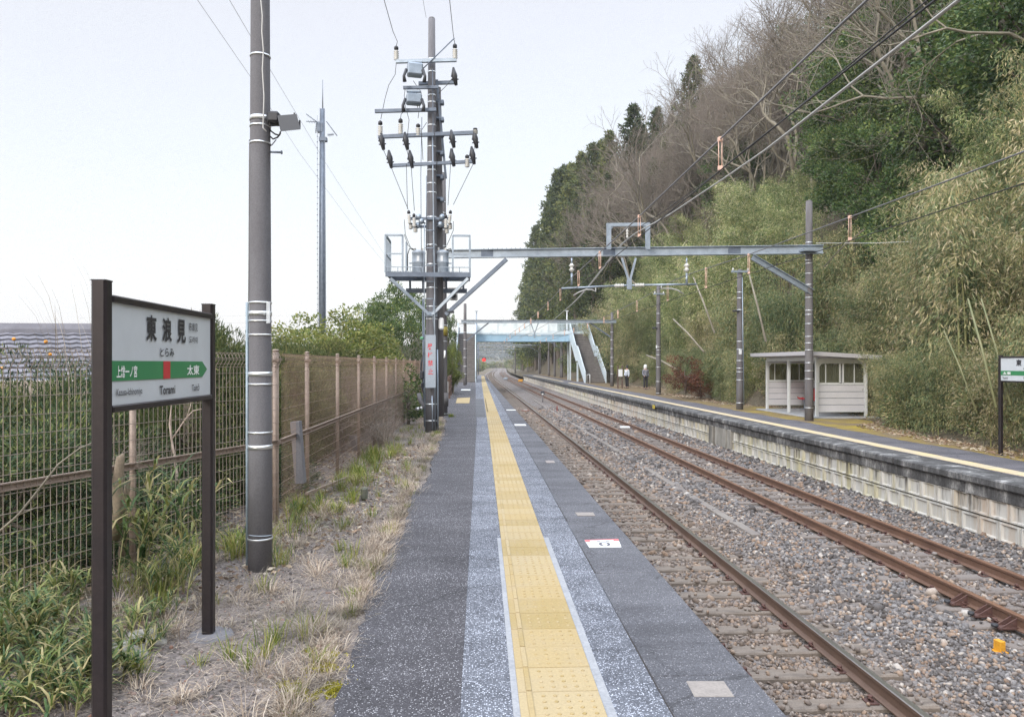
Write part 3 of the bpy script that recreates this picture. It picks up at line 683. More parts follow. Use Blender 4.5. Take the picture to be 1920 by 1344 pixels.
station_sign(10.27, 14.1, 12.55, 1.865, 1.345, 1.845, 1.865, -1, 'small station name sign on the right platform, cut off by the photo edge', '太東', '上総一ノ宮', base=ZR)

# ---------------------------------------------------------------- poles
def bands(b_parent, x, y, zs, rf, h=.03, mat=None, name='steel_band'):
    for z in zs:
        b = MB(); b.ring((x, y, z), rf(z)+.001, .005, 18, h=h); b.build(name, mat or m_band, b_parent)
def rfun(z0, z1, r0, r1): return lambda z: r0+(r1-r0)*(z-z0)/(z1-z0)
def shaft(b_parent, x, y, z0, z1, r0, r1, mat, name='shaft', n=24):
    b = MB(); pts = [(x, y, z0+(z1-z0)*i/6) for i in range(7)]; b.tube(pts, [r0+(r1-r0)*i/6 for i in range(7)], n)
    b.lathe((x, y, z1), [(r1, 0), (r1*.8, .03), (r1*.3, .045)], n); return b.build(name, mat, b_parent)
# near pole with floodlight
q = G(488, 1066, 0.0); d1 = 6.2
pole = E('utility_pole', (q.x, q.y, 0), 'near concrete pole with floodlight and blue grey conduit, beside the sign', 'utility pole')
shaft(pole, q.x, q.y, -.3, 9.5, .099, .054, m_conc); rf = rfun(-.3, 9.5, .099, .054)
zv = lambda v, d: EYE-(v-HV)/F*d
bands(pole, q.x, q.y, [zv(v, d1) for v in (107, 238, 270, 568, 602, 628, 720, 810, 1008)], rf, .014)
bands(pole, q.x, q.y, [zv(v, d1) for v in (224, 588, 701, 837)], rf, .034)
b = MB(); c0 = q + Vector((-cp*.108, sp*.108, 0))
b.tube([(c0.x, c0.y, z) for z in (-.1, 1, zv(567, d1))], .0125, 10); b.build('conduit', m_pipe, pole)
b = MB(); b.tube([(q.x-cp*(rf(z)+.008), q.y+sp*(rf(z)+.008), z) for z in (zv(567, d1), 2.6, zv(300, d1), zv(262, d1))], .005, 6); b.build('thin_cable', m_wire, pole)
b = MB(); pts = [W(u, v, d1-.12) for u, v in ((489,0),(492,30),(491,60),(494,95),(492,130),(495,180),(494,215),(493,240),(500,247))]; b.tube([W(487,-900,d1-.1)]+pts, .0055, 6); b.build('thin_cable', m_wirel, pole)
fl = MB(); c = W(535, 232, d1-.05)
fl.bar(W(500,231,d1), W(522,229,d1), .05, .05); fl.build('bracket', m_dark, pole)
hb = MB(); vs = []
for (u, v), dd in (((520,217),.14),((556,214),.14),((564,243),.14),((526,247),.14)):
    for s_ in (-1, 1): vs.append(W(u, v, d1+s_*dd))
hb.add(vs, [(0,2,4,6),(1,7,5,3),(0,1,3,2),(2,3,5,4),(4,5,7,6),(6,7,1,0)]); fh = hb.build('floodlight', flat('floodlight_grey', (.05,.06,.08), .45), pole)
b = MB(); b.box(W(515,223,d1-.02), (.10,.14,.09), bev=.015); b.bar(W(513,214,d1-.05), W(513,222,d1-.05), .01, .01); b.bar(W(552,212,d1-.1), W(552,220,d1-.1), .012, .012); b.bar(W(562,226,d1-.1), W(562,240,d1-.1), .012, .012); b.build('ballast_box', m_dark, fh)
b = MB(); b.tube([W(503,238,d1),W(508,246,d1),W(516,252,d1),W(524,254,d1),W(526,247,d1)], .007, 6); b.tube([W(502,252,d1),W(512,261,d1),W(520,258,d1),W(526,250,d1)], .007, 6); b.tube([W(503,276,d1),W(510,272,d1),W(518,262,d1)], .004, 6); b.build('cable', m_cable, pole)
b = MB(); b.tube([W(500,285,d1), W(527,286,d1)], .009, 8); b.tube([W(527,286,d1), W(529,286,d1)], .016, 8); b.build('step_bolt', m_galvd, pole)
b = MB(); q2 = W(503, 586, d1-.1); b.box((q2.x, q2.y, q2.z), (.006, .075, .175), rz=R(35)); pnp = b.build('number_plate', m_signw, pole)
# cable ties round the foot
b = MB(); b.tube([W(488+22*math.sin(a), 1002+9*math.cos(a)*.3, d1-.13*math.cos(a*.5)) for a in np.linspace(-1.3, 1.3, 9)], .004, 5); b.build('wire_tie', m_galv, pole)

# --- transformer pole
D = 18.9
def P(u, v, dd=0): return W(u, v, D+dd)
tp = P(809.5, 808); X0, Y0_ = tp.x, tp.y
tpole = E('transformer_pole', (X0, Y0_, 0), 'tall concrete pole carrying transformers, crossarms, a ladder and a warning plate', 'utility pole')
topz = zv(36, D); rf = rfun(-.2, topz, .17, .085)
shaft(tpole, X0, Y0_, -.2, topz, .17, .085, m_conc); hs = MB()
bands(tpole, X0, Y0_, [zv(v, D) for v in (112, 136, 168, 180, 193, 236, 276, 306, 320, 345, 362, 408, 460, 496, 540, 575, 598, 757, 788)], rf, .03)
def part(mb, name, mat, par=None): return mb.build(name, mat, par or tpole)
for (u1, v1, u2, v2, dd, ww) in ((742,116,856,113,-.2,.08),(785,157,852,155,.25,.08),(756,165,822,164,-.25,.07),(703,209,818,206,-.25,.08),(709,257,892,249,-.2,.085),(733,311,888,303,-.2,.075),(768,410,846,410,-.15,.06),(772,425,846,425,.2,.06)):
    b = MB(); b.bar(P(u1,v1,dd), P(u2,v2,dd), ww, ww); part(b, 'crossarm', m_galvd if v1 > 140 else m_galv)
def insul(u, v0, v1, dd=-.2, cap=True, r=.07, tilt=0):
    # v0 top, v1 bottom in the photo
    b = MB(); n = 5; b.mi = 0; a, c = P(u+tilt, v0, dd), P(u, v1, dd); L_ = (a-c).length
    prof = [(r*.5, 0)]
    for i in range(n): z = L_*(.1+.62*i/n); prof += [(r, z), (r*.55, z+L_*.07)]
    b.lathe(c, prof, 10, axis=(a-c)); b.mi = 1; b.lathe(c+(a-c)*.74, [(r*.8, 0), (r*.75, L_*.17), (r*.2, L_*.26)], 8, axis=(a-c)); part(b, 'insulator', [m_porc, m_dark if cap else m_galvd])
for a in ((743,86,114),(853,82,112),(713,226,257),(751,222,253),(891,240,252)): insul(*a)
for u, v in ((778,132),(776,187)):
    b = MB(); c = P(u, v, -.3); b.box(c, (.38, .28, .30 if v < 150 else .24), rz=.2, bev=.03); b.box(c+Vector((0,0,.2)), (.36,.1,.05), bev=.01)
    sw = part(b, 'switch_box', m_galv)
    for k in (-1, 1):
        b = MB(); b.tube([c+Vector((k*.2,-.1,-.02)), c+Vector((k*.26,-.14,-.2)), c+Vector((k*.24,-.14,-.34))], [.04,.035,.05], 8); b.build('bushing', m_dark, sw)
shb = MB(); shb.tube([P(822, 780, .35)]+[P(821, v, .3) for v in (600, 400, 240)]+[P(820, 165, .3)], [.15,.14,.125,.105,.09], 16); part(shb, 'second_shaft', m_concd)
for v in (190, 222, 250, 285, 330, 372, 420, 470):
    b = MB(); b.box(P(821, v, .14), (.30,.10,.05), bev=.01); b.box(P(829, v+4, .1), (.10,.16,.09), bev=.02); part(b, 'joint_clamp', m_galvd)
# cut-outs on the two lower arms
for u, v in ((714,266),(759,266),(846,262),(889,263),(729,300),(768,300),(846,297),(884,293),(850,145)):
    b = MB(); c = P(u, v, -.22); b.tube([c+Vector((0,0,.24)), c+Vector((.02,0,.06)), c+Vector((.07,0,-.2))], [.025,.075,.04], 8); b.tube([c+Vector((-.06,0,.02)), c+Vector((.1,0,.03))], .02, 6); b.tube([c+Vector((-.05,0,-.07)), c+Vector((.13,0,-.05))], .016, 6); part(b, 'fuse_cutout', m_dark)
for u, v in ((784,232),(876,290)): insul(u, v, v+24)
for (u, v, t_) in ((768,394,-2),(777,400,-1),(842,394,3),(836,402,0)): insul(u, v, v+26, -.3, tilt=t_, r=.05); insul(u+2, v+24, v+36, -.25, r=.06)
for u, v in ((785,404),(829,404),(790,412),(826,418),(783,420)):
    b = MB(); b.lathe(P(u, v+8, -.2), [(.03,0),(.07,.03),(.07,.1),(.03,.14)], 9); b.tube([P(u, v+4, -.2), P(u+(7 if u < 809 else -7), v+7, -.1)], .02, 6); part(b, 'connector', m_galv)
b = MB()
for pts, r_ in (([(743,88),(745,78),(737,60),(720,0)], .008), ([(853,84),(850,66),(843,0)], .008)):
    b.tube([P(u, v, -.2 if v > 50 else (-.9 if v > 0 else -2.5)) for u, v in pts], r_, 5)
part(b, 'lead_wire', m_cable)
b = MB(); b.tube([P(783,139,-.25), P(852,72,-.25)], .014, 6); part(b, 'strut', m_galvd)
b = MB(); b.bar(P(819,150,.1), P(836,335,.15), .06, .05); part(b, 'strut', m_galvd)
b = MB()
for pts in ([(743,118),(741,140),(729,160),(722,185),(714,224)],[(760,165),(758,180),(760,200),(767,225),(764,255)],[(716,275),(725,295),(730,302)],[(761,275),(765,290),(768,300)],[(733,313),(765,392)],[(771,313),(777,395)],[(762,308),(764,392)],[(888,306),(850,384)],[(845,306),(840,385)],[(892,262),(887,290)],[(848,270),(850,290)],
            [(757,480-40),(758,440),(765,460),(777,470)],[(758,412),(760,440),(770,465),(780,468)],[(850,415),(850,432),(838,460)],[(784,160),(779,185),(785,210)],[(775,152),(790,175),(784,222)],[(852,142),(838,160),(822,176)],[(751,222),(752,215),(757,209)],[(800,230),(790,245),(793,300)],[(813,240),(820,290),(818,320)]):
    b.tube([P(u, v, -.25) for u, v in pts], .0075, 5)
part(b, 'jumper_wires', m_cable)
b = MB(); b.tube([P(809+2,130,-.17)]+[P(812, v, -.2) for v in (220,330,460,520)], .011, 6); b.tube([P(800,330,-.19),P(799,470,-.2)], .011, 6); b.tube([P(793,560,-.1),P(794,700,-.1),P(796,800,-.1)], .02, 8); b.tube([P(790,470,-.1), P(789,330,-.1), P(791,220,-.1)], .009, 6); part(b, 'cable', m_galvd)
# ladder
b = MB(); b.tube([P(811,250,-.2), P(812,340,-.22), P(814,480,-.24), P(815,540,-.26), P(815,600,-.26), P(816,806,-.26)], .017, 6)
b.tube([P(796,420,-.22), P(795,500,-.24), P(796,600,-.26), P(797,806,-.26)], .013, 6)
for v in (432,465,498,528,560,590): b.tube([P(796,v,-.25), P(815,v,-.25)], .010, 6)
part(b, 'ladder', m_galv)
b = MB(); b.tube([P(810,742,-.24),P(811,770,-.24),P(811,806,-.24)], .017, 8); part(b, 'pipe', m_galv)
b = MB(); b.tube([P(820,655,-.12),P(821,740,-.12),P(821,804,-.12)], .022, 8); b.tube([P(820,655,-.12), P(812,600,-.2), P(813,560,-.2)], .012, 6); part(b, 'pipe', m_galv)
# platform
zp = zv(515, D); zr = zv(447, D)
pf = MB(); x0, x1 = P(727,515).x, P(881,515).x; y0, y1 = Y0_-.42, Y0_+.62
for yy in (y0, y1-.1): pf.box(((x0+x1)/2, yy, zp-.05), (x1-x0, .055, .11))
for xx in (x0+.03, (x0*2+x1)/3, (x0+2*x1)/3+.1, x1-.03): pf.box((xx, (y0+y1)/2, zp-.03), (.05, y1-y0, .07))
plat = part(pf, 'service_platform', m_galvd)
gr = MB()
for k in range(22): gr.box((x0+.05+(X0-.25-x0-.05)*k/21, (y0+y1)/2, zp+.03), (.012, y1-y0-.1, .03)); gr.box((X0+.25+(x1-X0-.3)*k/21, (y0+y1)/2, zp+.03), (.012, y1-y0-.1, .03))
gr.build('grating', m_galv, plat)
for xa, xb_ in ((x0, x0+.42), (x1, x1-.42)):
    b = MB(); A = [(xa, y0), (xb_, y0), (xa, y1)]
    for (x_, y_) in A+([(xb_, y1)] if xa == x0 else []): b.box((x_, y_, (zp+zr)/2), (.045, .045, zr-zp))
    b.bar((xa, y0, zr), (xb_, y0, zr), .045, .045); b.bar((xa, y0, zr), (xa, y1, zr), .045, .045)
    for f_ in (.5,): b.bar((xa, y0, zp+(zr-zp)*f_), (xb_, y0, zp+(zr-zp)*f_), .03, .03); b.bar((xa, y0, zp+(zr-zp)*f_), (xa, y1, zp+(zr-zp)*f_), .03, .03)
    for k in range(1, 6): b.bar((xa, y0+(y1-y0)*k/6, zp), (xa, y0+(y1-y0)*k/6, zp+(zr-zp)*(.92 if xa == x0 else .5)), .025, .025)
    part(b, 'guard_rail', m_galv)
b = MB(); zl = zv(540, D)
for yy in (y1+.05, y1+.2): b.box(((P(757,540).x+P(875,540).x)/2, yy, zl), (P(875,540).x-P(757,540).x, .07, .10))
for u in (765, 790, 835, 868): b.bar((P(u,540).x, y1+.05, zl), (P(u,540).x, y1, zp-.05), .05, .05)
part(b, 'lower_frame', m_galvd)
# toe rail
b = MB()
for xa, xb_ in ((x0, X0-.2), (X0+.2, x1)):
    b.bar((xa, y0-.03, zp+.13), (xb_, y0-.03, zp+.13), .02, .02)
    for k in range(4): xx = xa+(xb_-xa)*k/3; b.bar((xx, y0-.03, zp), (xx, y0-.03, zp+.13), .02, .02)
part(b, 'toe_rail', m_galv)
for sx, u in ((-1, 785), (1, 829)):
    b = MB(); c = P(u, 505, .1); r_ = .165; b.lathe((c.x, c.y, zp+.03), [(r_*.94,0),(r_,.02),(r_,.27),(r_*1.04,.28),(r_*1.04,.30),(r_,.31),(r_,.50),(r_*1.05,.51),(r_*1.03,.56),(r_*.6,.60)], 20)
    tr = part(b, 'transformer', M('transformer_grey', (.36,.41,.47), (.32,.37,.43), 3, .4, .1, bs=.02))
    b = MB(); b.box((c.x+sx*.0, c.y-r_-.003, zp+.40), (.06, .006, .13)); b.build('label_plate', m_white, tr)
    for k in (-1, 1):
        b = MB(); b.lathe((c.x+k*.09, c.y-.05, zp+.60), [(.025,0),(.035,.02),(.02,.03),(.035,.05),(.015,.09)], 8); b.build('bushing', m_porc, tr)
    b = MB(); b.tube([(c.x+sx*.12, c.y-.1, zp+.62), (c.x+sx*.22, c.y-.12, zp+.66), (c.x+sx*.27, c.y-.12, zp+.5), (c.x+sx*.27, c.y-.12, zp+.1)], .014, 6); b.build('cable', m_cable, tr)
    b = MB(); b.box((c.x+sx*.2, c.y, zp+.3), (.08,.03,.03)); b.build('lug', m_galv, tr)
for u in (732, 878):
    b = MB(); b.prism([(-.04,-.035),(.04,-.035),(.04,.035),(-.04,.035)], P(u,522,-.42), P(808+(-3 if u<800 else 3),590,-.2)); part(b, 'brace', m_galv)
    b = MB(); b.prism([(-.03,-.03),(.03,-.03),(.03,.03),(-.03,.03)], P(u,524,.6), P(808,592,.15)); part(b, 'brace', m_galvd)
b = MB(); b.box((X0, Y0_-.17, zv(590, D)), (.30, .03, .12)); part(b, 'clamp', m_galv)
# warning plate
b = MB(); yp = Y0_-.33; a, c = onY(yp, 797.5, 628), onY(yp, 817, 727); b.box(((a.x+c.x)/2, yp+.01, (a.z+c.z)/2), (c.x-a.x, .014, a.z-c.z), bev=.003)
wp = part(b, 'warning_plate', M('plate_blue_grey', (.36,.41,.47), (.33,.38,.44), 2, .4, .2, bs=.02))
m_wred = flat('warning_red', (.62,.04,.05), .5)
for i, k in enumerate('昇柱禁止'):
    def fn(x, y, i=i):
        A_ = onY(yp, 801.2+i*.5, 644.5+i*15.4); B_ = onY(yp, 810.8+i*.5, 655.5+i*15.4); return (A_.x+(B_.x-A_.x)*x, yp+.0015, B_.z+(A_.z-B_.z)*y)
    text('lettering', k, m_wred, fn, wp, .012)
b = MB(); c = P(827.5, 607, -.05); b.box(c, (.13,.14,.30), bev=.03); part(b, 'meter_box', m_white)
b = MB(); c = P(822, 678, .3); b.box(c, (.09,.05,1.0)); part(b, 'pipe_cover', flat('cover_cream', (.45,.45,.42), .6))
b = MB(); pts = [P(u, v, -.1) for u, v in ((796,628),(794,665),(790,680),(789,692),(793,705),(792,730),(797,742))]; b.tube(pts, .02, 8); b.box(P(791,703,-.1), (.09,.1,.2), bev=.02); b.box(P(792,722,-.1), (.07,.1,.16), bev=.03); part(b, 'hose', m_dark)
b = MB(); b.box(P(791,634,-.1), (.09,.08,.07), bev=.02); part(b, 'green_lamp', flat('lamp_green', (.12,.35,.2), .4))
b = MB(); vs = [P(u, v, -.1) for u, v in ((785,737),(788,750),(794,760),(797,764))]; b.tube(vs, [.05,.06,.05,.03], 10); b.tube([P(779,767,-.1), P(797,763,-.1)], .035, 10); part(b, 'folded_guard', m_conc)
b = MB(); b.tube([P(782,766.5,-.1), P(786,765.5,-.1)], .038, 10); b.tube([P(789,765,-.1), P(792,764,-.1)], .038, 10); part(b, 'reflective_band', m_white)

# ---------------------------------------------------------------- catenary portals
def ibeam(b, a, c, h, w_, t_=.02):
    b.prism([(-w_/2,-h/2),(w_/2,-h/2),(w_/2,-h/2+t_),(t_/2,-h/2+t_),(t_/2,h/2-t_),(w_/2,h/2-t_),(w_/2,h/2),(-w_/2,h/2),(-w_/2,h/2-t_),(-t_/2,h/2-t_),(-t_/2,-h/2+t_),(-w_/2,-h/2+t_)], a, c)
def rib_ins(par, a, c, n=6, r=.07, name='insulator'):
    a, c = Vector(a), Vector(c); L_ = (c-a).length; prof = [(r*.4, 0)]
    for i in range(n): z = L_*(i+.5)/n; prof += [(r*.5, z-L_*.3/n), (r, z), (r*.5, z+L_*.3/n)]
    b = MB(); b.lathe(a, prof+[(r*.4, L_)], 10, axis=(c-a)); return b.build(name, m_porc, par)
pr1 = E('catenary_portal', (4.7, 23.5, 0), 'near steel beam portal spanning both tracks on two concrete poles', 'catenary portal')
def shaft_on(par, u, d, v0, z0, r0, r1, m_, bv, hb_=.02):
    p_ = W(u, 700, d); z1 = zv(v0, d); shaft(par, p_.x, p_.y, z0-.2, z1, r0, r1, m_, 'pole'); bands(par, p_.x, p_.y, [zv(v, d) for v in bv], rfun(z0, z1, r0, r1), hb_); return p_
pL = shaft_on(pr1, 828.5, 24.6, 326, 0, .19, .13, m_concd, (380,400,432,462,610,640,745,775))
pR = shaft_on(pr1, 1517, 23.5, 378, ZR, .135, .10, m_concd, (455,488,494,513,534,558,582,590,607,631,643,656,680,695,710,764))
bm1 = MB(); zb_ = 5.27; a = Vector((pL.x-.2, pL.y-.25, zb_)); c = Vector((pR.x+.35, pR.y-.2, zb_)); ibeam(bm1, a, c, .27, .20, .022); bm1.build('beam', m_galv, pr1)
b = MB()
for k in range(10): q_ = a.lerp(c, .13+.012*k); b.lathe((q_.x, q_.y-.1, zb_+.135), [(.012,0),(.012,.02)], 6)
for f_ in (.14, .46, .78): q_ = a.lerp(c, f_); b.box(q_+Vector((0,-.02,0)), (.42, .03, .22))
b.build('splice_plates', m_galvd, pr1)
b = MB(); b.prism([(-.05,-.06),(.05,-.06),(.05,.06),(-.05,.06)], W(950,486,23.9), W(836,590,24.3)); b.build('brace', m_galvd, pr1)
b = MB(); b.prism([(-.05,-.09),(.05,-.09),(.05,-.075),(-.03,-.075),(-.03,.075),(.05,.075),(.05,.09),(-.05,.09)], W(1411,482,23.3), W(1523,548,23.4)); b.build('brace', m_galv, pr1)
b = MB(); b.box(W(1517,470,23.2), (.5,.35,.06)); b.build('clamp', m_galv, pr1)
def PB(u, v, dd=0): return W(u, v, 23.45+dd)
b = MB()
for u in (1141.5, 1214.5): b.bar(PB(u, 468), PB(u, 419), .13, .13)
b.bar(PB(1137,422), PB(1218,421), .12, .10); b.bar(PB(1143,432), PB(1149,424), .05,.05); b.bar(PB(1213,432), PB(1207,424), .05,.05); b.build('top_frame', m_galv, pr1)
rib_ins(pr1, PB(1176,425), PB(1176,447), 4, .05)
b = MB(); b.bar(PB(1166,484), PB(1179,527), .09, .06); b.bar(PB(1192,484), PB(1181,527), .09, .06); b.box(PB(1180,534), (.15,.12,.30), bev=.01); b.build('hanger', m_galv, pr1)
b = MB(); b.tube([PB(1053,541), PB(1152,536)], .030, 8); b.tube([PB(1208,534.5), PB(1306,533)], .030, 8); b.tube([PB(1170,535.5), PB(1176,535)], .03, 8); b.tube([PB(1184,535), PB(1191,535)], .03, 8); b.build('support_tube', m_galv, pr1)
rib_ins(pr1, PB(1152,536), PB(1170,535.4), 6, .075); rib_ins(pr1, PB(1190,535), PB(1208,534.5), 6, .075)
for u in (1072, 1287.5):
    b = MB(); b.tube([PB(u,512), PB(u,534)], .035, 8); b.tube([PB(u,484), PB(u,496)], .025, 6); b.build('drop_rod', m_galv, pr1); rib_ins(pr1, PB(u,510), PB(u,494), 2, .10)
for pts in (((1117,538),(1117,547),(1110,543),(1098,543),(1085,548),(1075,554)), ((1240,536),(1240,541),(1250,541),(1259,541),(1270,544),(1282,551))):
    b = MB(); b.tube([PB(*p_) for p_ in pts], .022, 6); b.build('steady_arm', m_wirel, pr1)
# fixtures on the left column of the portal
b = MB(); c = W(851, 556, 24.2); b.box(c, (.24,.2,.24), bev=.02); b.bar(W(818,541,24.3), W(858,541,24.3), .05,.05); ls = b.build('loudspeaker', flat('speaker_grey', (.30,.30,.30), .6), pr1)
b = MB(); b.lathe(c+Vector((0,-.10,0)), [(.10,0),(.10,.012),(.08,.012),(.02,-.03)], 16, axis=(0,-1,0)); b.build('horn', m_dark, ls)
b = MB(); c = W(847, 585, 24.2); b.box(c, (.16,.12,.07), bev=.01); b.bar(W(834,583,24.3), W(842,585,24.2), .03,.03); b.build('camera_housing', m_dark, pr1)
m, t, p = nodes('hazard_stripes'); co = coord(t); wv = t.nodes.new('ShaderNodeTexWave'); wv.inputs['Scale'].default_value = 2.3; wv.bands_direction = 'DIAGONAL'; t.links.new(co, wv.inputs[0])
t.links.new(ramp(t, wv.outputs[0], [(.47, (.03,.03,.03)), (.53, (.50,.43,.08))]), p.inputs['Base Color'])
b = MB(); b.tube([(pL.x-.03, pL.y-.19, zv(v, 24.4)) for v in (640, 712)], .09, 12); b.build('hazard_guard', m, pr1)
b = MB(); b.ring((pL.x, pL.y, zv(621, 24.5)), .18, .01, 16, h=.3); b.build('yellow_band', flat('dull_yellow', (.30,.25,.05), .7), pr1)
b = MB(); b.tube([W(834,657,24.2), W(834,669,24.2), W(828,673,24.3)], .03, 8); b.build('pipe_elbow', m_white, pr1)
b = MB(); b.tube([(pL.x, pL.y, .3), (pL.x, pL.y, .75)], .215, 20); b.build('pole_sleeve', m_concd, pr1)

def portal(d, uL, uR, vb, lab, detail=True, vt=None, rp_=.13):
    a, c = W(uL, 700, d), W(uR, 700, d); z = zv(vb, d); r_ = E('catenary_portal', ((a.x+c.x)/2, (a.y+c.y)/2, 0), lab, 'catenary portal')
    for q_, z0 in ((a, -.1), (c, ZR-.1)):
        shaft(r_, q_.x, q_.y, z0-1.2 if d > 100 else z0, z+ (vt or .5)+(.9 if q_ is a else .2), rp_*1.1, rp_*.85, m_concd, 'pole', 12)
        if detail: bands(r_, q_.x, q_.y, [.9, 1.5, 2.2, 2.9, 3.6, 4.2, z-.2], lambda z_: rp_*1.05, .035)
    b = MB(); ibeam(b, a+Vector((-.3,-.2,z-a.z)), c+Vector((.3,-.2,z-c.z)), .24, .2); b.build('beam', m_galv, r_)
    a = Vector((a.x, a.y, 0)); c = Vector((c.x, c.y, 0)); up = Vector((0,0,1))
    b = MB(); b.bar(a+up*(z-1.6), a.lerp(c, .16)+up*(z-.1), .1, .1); b.build('brace', m_galvd, r_)
    b = MB(); b.bar(c+up*(z-1.3), c.lerp(a, .15)+up*(z-.1), .1, .1); b.build('brace', m_galvd, r_)
    m_ = Vector((4.75+cx(a.y), (a.y+c.y)/2, 0))
    b = MB(); b.bar(m_+up*(z-.1)+Vector((-.3,0,0)), m_+up*(z-.95), .07,.07); b.bar(m_+up*(z-.1)+Vector((.3,0,0)), m_+up*(z-.95), .07,.07); b.bar(m_+up*(z-.85), m_+up*(z-1.3), .1,.1); b.build('hanger', m_galv, r_)
    b = MB(); b.tube([m_+up*(z-1.1)+Vector((-2.2,0,0)), m_+up*(z-1.1)+Vector((-.5,0,0))], .03, 6); b.tube([m_+up*(z-1.1)+Vector((.5,0,0)), m_+up*(z-1.1)+Vector((2.2,0,0))], .03, 6); b.build('support_tube', m_galv, r_)
    rib_ins(r_, m_+up*(z-1.1)+Vector((-.5,0,0)), m_+up*(z-1.1)+Vector((-.15,0,0)), 4, .07); rib_ins(r_, m_+up*(z-1.1)+Vector((.15,0,0)), m_+up*(z-1.1)+Vector((.5,0,0)), 4, .07)
    return r_
portal(59.3, 872, 1147.5, 603, 'second steel portal, just in front of the footbridge')
_b = bpy.data.objects
for i, dd in enumerate((97, 131, 165, 200, 238, 280, 330)):
    a = 890+F*(-2.0+cx(dd))/dd; c = 890+F*(11.2+cx(dd))/dd; z = 5.0
    r_ = portal(dd, a, c, HV-(z-EYE)*F/dd, None, False)
    r_['label'] = 'small distant steel portals over the tracks beyond the footbridge'; r_['group'] = 'distant portals beyond the footbridge'

# ---------------------------------------------------------------- overhead wires
def wire(name, pts, r_, mat, lab, cat='overhead wire', group=None, n=5, drops=None, low=None):
    # pts world points ; straight segments subdivided
    q_ = [Vector(p_) for p_ in pts]; b = MB(); b.tube(q_, r_, n, caps=False)
    o = b.build(name, mat, at=q_[0]); tag(o, lab, cat, group); return o
def curve_w(X, ctl, y0, y1, step=2.0):
    ys = np.arange(y0, y1+.1, step); zs = np.interp(ys, [c[0] for c in ctl], [c[1] for c in ctl]); return [(X+cx(y), y, z) for y, z in zip(ys, zs)]
def zint(ctl, y): return float(np.interp(y, [c[0] for c in ctl], [c[1] for c in ctl]))
sup = [23.3, 59, 97, 131, 165, 200, 238, 280, 330]
def extend(ctl, base, sag):
    for i in range(1, len(sup)-1):
        a, c = sup[i], sup[i+1]; ctl += [(a, base), ((a*3+c)/4, base-sag*.75), ((a+c)/2, base-sag), ((a+3*c)/4, base-sag*.75)]
    return ctl
m1 = extend([(-12, 4.46), (6, 4.42), (14, 4.32), (23.3, 4.31), (28, 4.18), (36, 4.08), (46, 4.05)], 4.15, .2)
k1 = [(-12, 4.02), (8, 4.02), (14, 3.95), (23.3, 3.87), (40, 3.78), (330, 3.78)]
m2 = extend([(-12, 4.30), (9, 4.22), (17.5, 4.30), (23.3, 4.46), (30, 4.22), (38, 4.04), (46, 4.02)], 4.2, .2)
k2 = [(-12, 3.87), (23.3, 3.83), (40, 3.75), (330, 3.75)]
def catenary(X, mc, kc, drops, labm, labk):
    o = wire('messenger_wire', curve_w(X, mc, -12, 326), .012, m_wire, labm)
    for y in drops:
        zt, zk = zint(mc, y), zint(kc, y); b = MB()
        for s_ in (-.02, .02): b.tube([(X+s_+cx(y), y, zt-.02), (X+s_+cx(y), y, zk+.03)], .0055 if y < 16 else (.008 if y < 30 else .014), 5)
        b.box((X+cx(y), y, zt), (.05,.05,.05)); b.box((X+cx(y), y, zk+.03), (.05,.04,.05)); b.build('dropper', m_sleeve, o)
    wire('contact_wire', curve_w(X, kc, -12, 326), .0085, m_cable, labk)
catenary(T1-.03, m1, k1, [8.8, 13.2, 17.4, 21, 25.5, 29.8, 34.5, 39, 44, 49, 54, 62, 68, 74], 'messenger wire with paired droppers above the near track', 'thin contact wire hanging under the messenger of the near track')
catenary(T2, m2, k2, [8.0, 12.7, 17.5, 20.8, 25, 29.8, 33.8, 37.5, 43, 49, 54, 62, 68, 74], 'messenger wire with paired droppers above the far track', 'thin contact wire hanging under the messenger of the far track')
fd = [(-12, 5.75), (0, 5.42), (7.3, 5.27), (12.4, 5.19), (18, 5.34), (23.3, 5.64), (28, 5.22), (31.2, 4.93), (35.2, 4.66), (45, 4.33), (59, 4.3), (97, 4.6), (330, 4.6)]
wire('feeder_wire', curve_w(4.75, fd, -12, 120), .016, m_wirel, 'thick pale feeder wire under the near portal top frame, lower of the pair')
wire('feeder_wire', curve_w(4.83, [(a_, z_+.05) for a_, z_ in fd], -12, 40), .014, m_wirel, 'thick pale feeder wire under the near portal top frame, upper of the pair')
wire('feeder_wire', curve_w(4.62, [(-12, 5.6), (0, 5.5), (7, 5.42), (13, 5.32), (18, 5.42), (23.3, 5.64)], -12, 23.3), .009, m_cable, 'dark wire running just above the thick pale feeder wires')
pw = [W(1530,456,23.4), W(1640,456,22.2), W(1760,451,21), W(1920,437,19.5), W(2200,410,17)]
wire('guy_wire', pw, .008, m_wirel, 'light wire leaving the right portal pole toward the right edge')
for n_, (aa, lb) in enumerate((([(430,0,14),(503,125,18),(610,305,26),(690,430,34),(735,500,42)], 'faint thin line crossing behind the near pole, upper of two'), ([(370,0,14),(468,142,18),(560,285,26),(660,420,34),(735,510,42)], 'faint thin line crossing behind the near pole, lower of two'))):
    p0 = W(*aa[0]); p1 = W(*aa[1]); wire('distribution_wire', [p0+(p0-p1)*2]+[W(*k) for k in aa], .0045, m_wire, lb)
for (u0, v0, d0, u1, v1, d1_), lb in (((720,0,16.4,737,60,18), 'power line rising from the left top insulator of the transformer pole'), ((843,0,16.4,850,66,18.6), 'power line rising from the right top insulator of the transformer pole'), ((793,0,16.2,799,34,18.9), 'thin earth wire rising from the tip of the transformer pole')):
    a, c = W(u0, v0, d0), W(u1, v1, d1_); wire('power_line', [a+(a-c)*5, a, c], .007 if u0 != 793 else .004, m_cable, lb, 'power line')
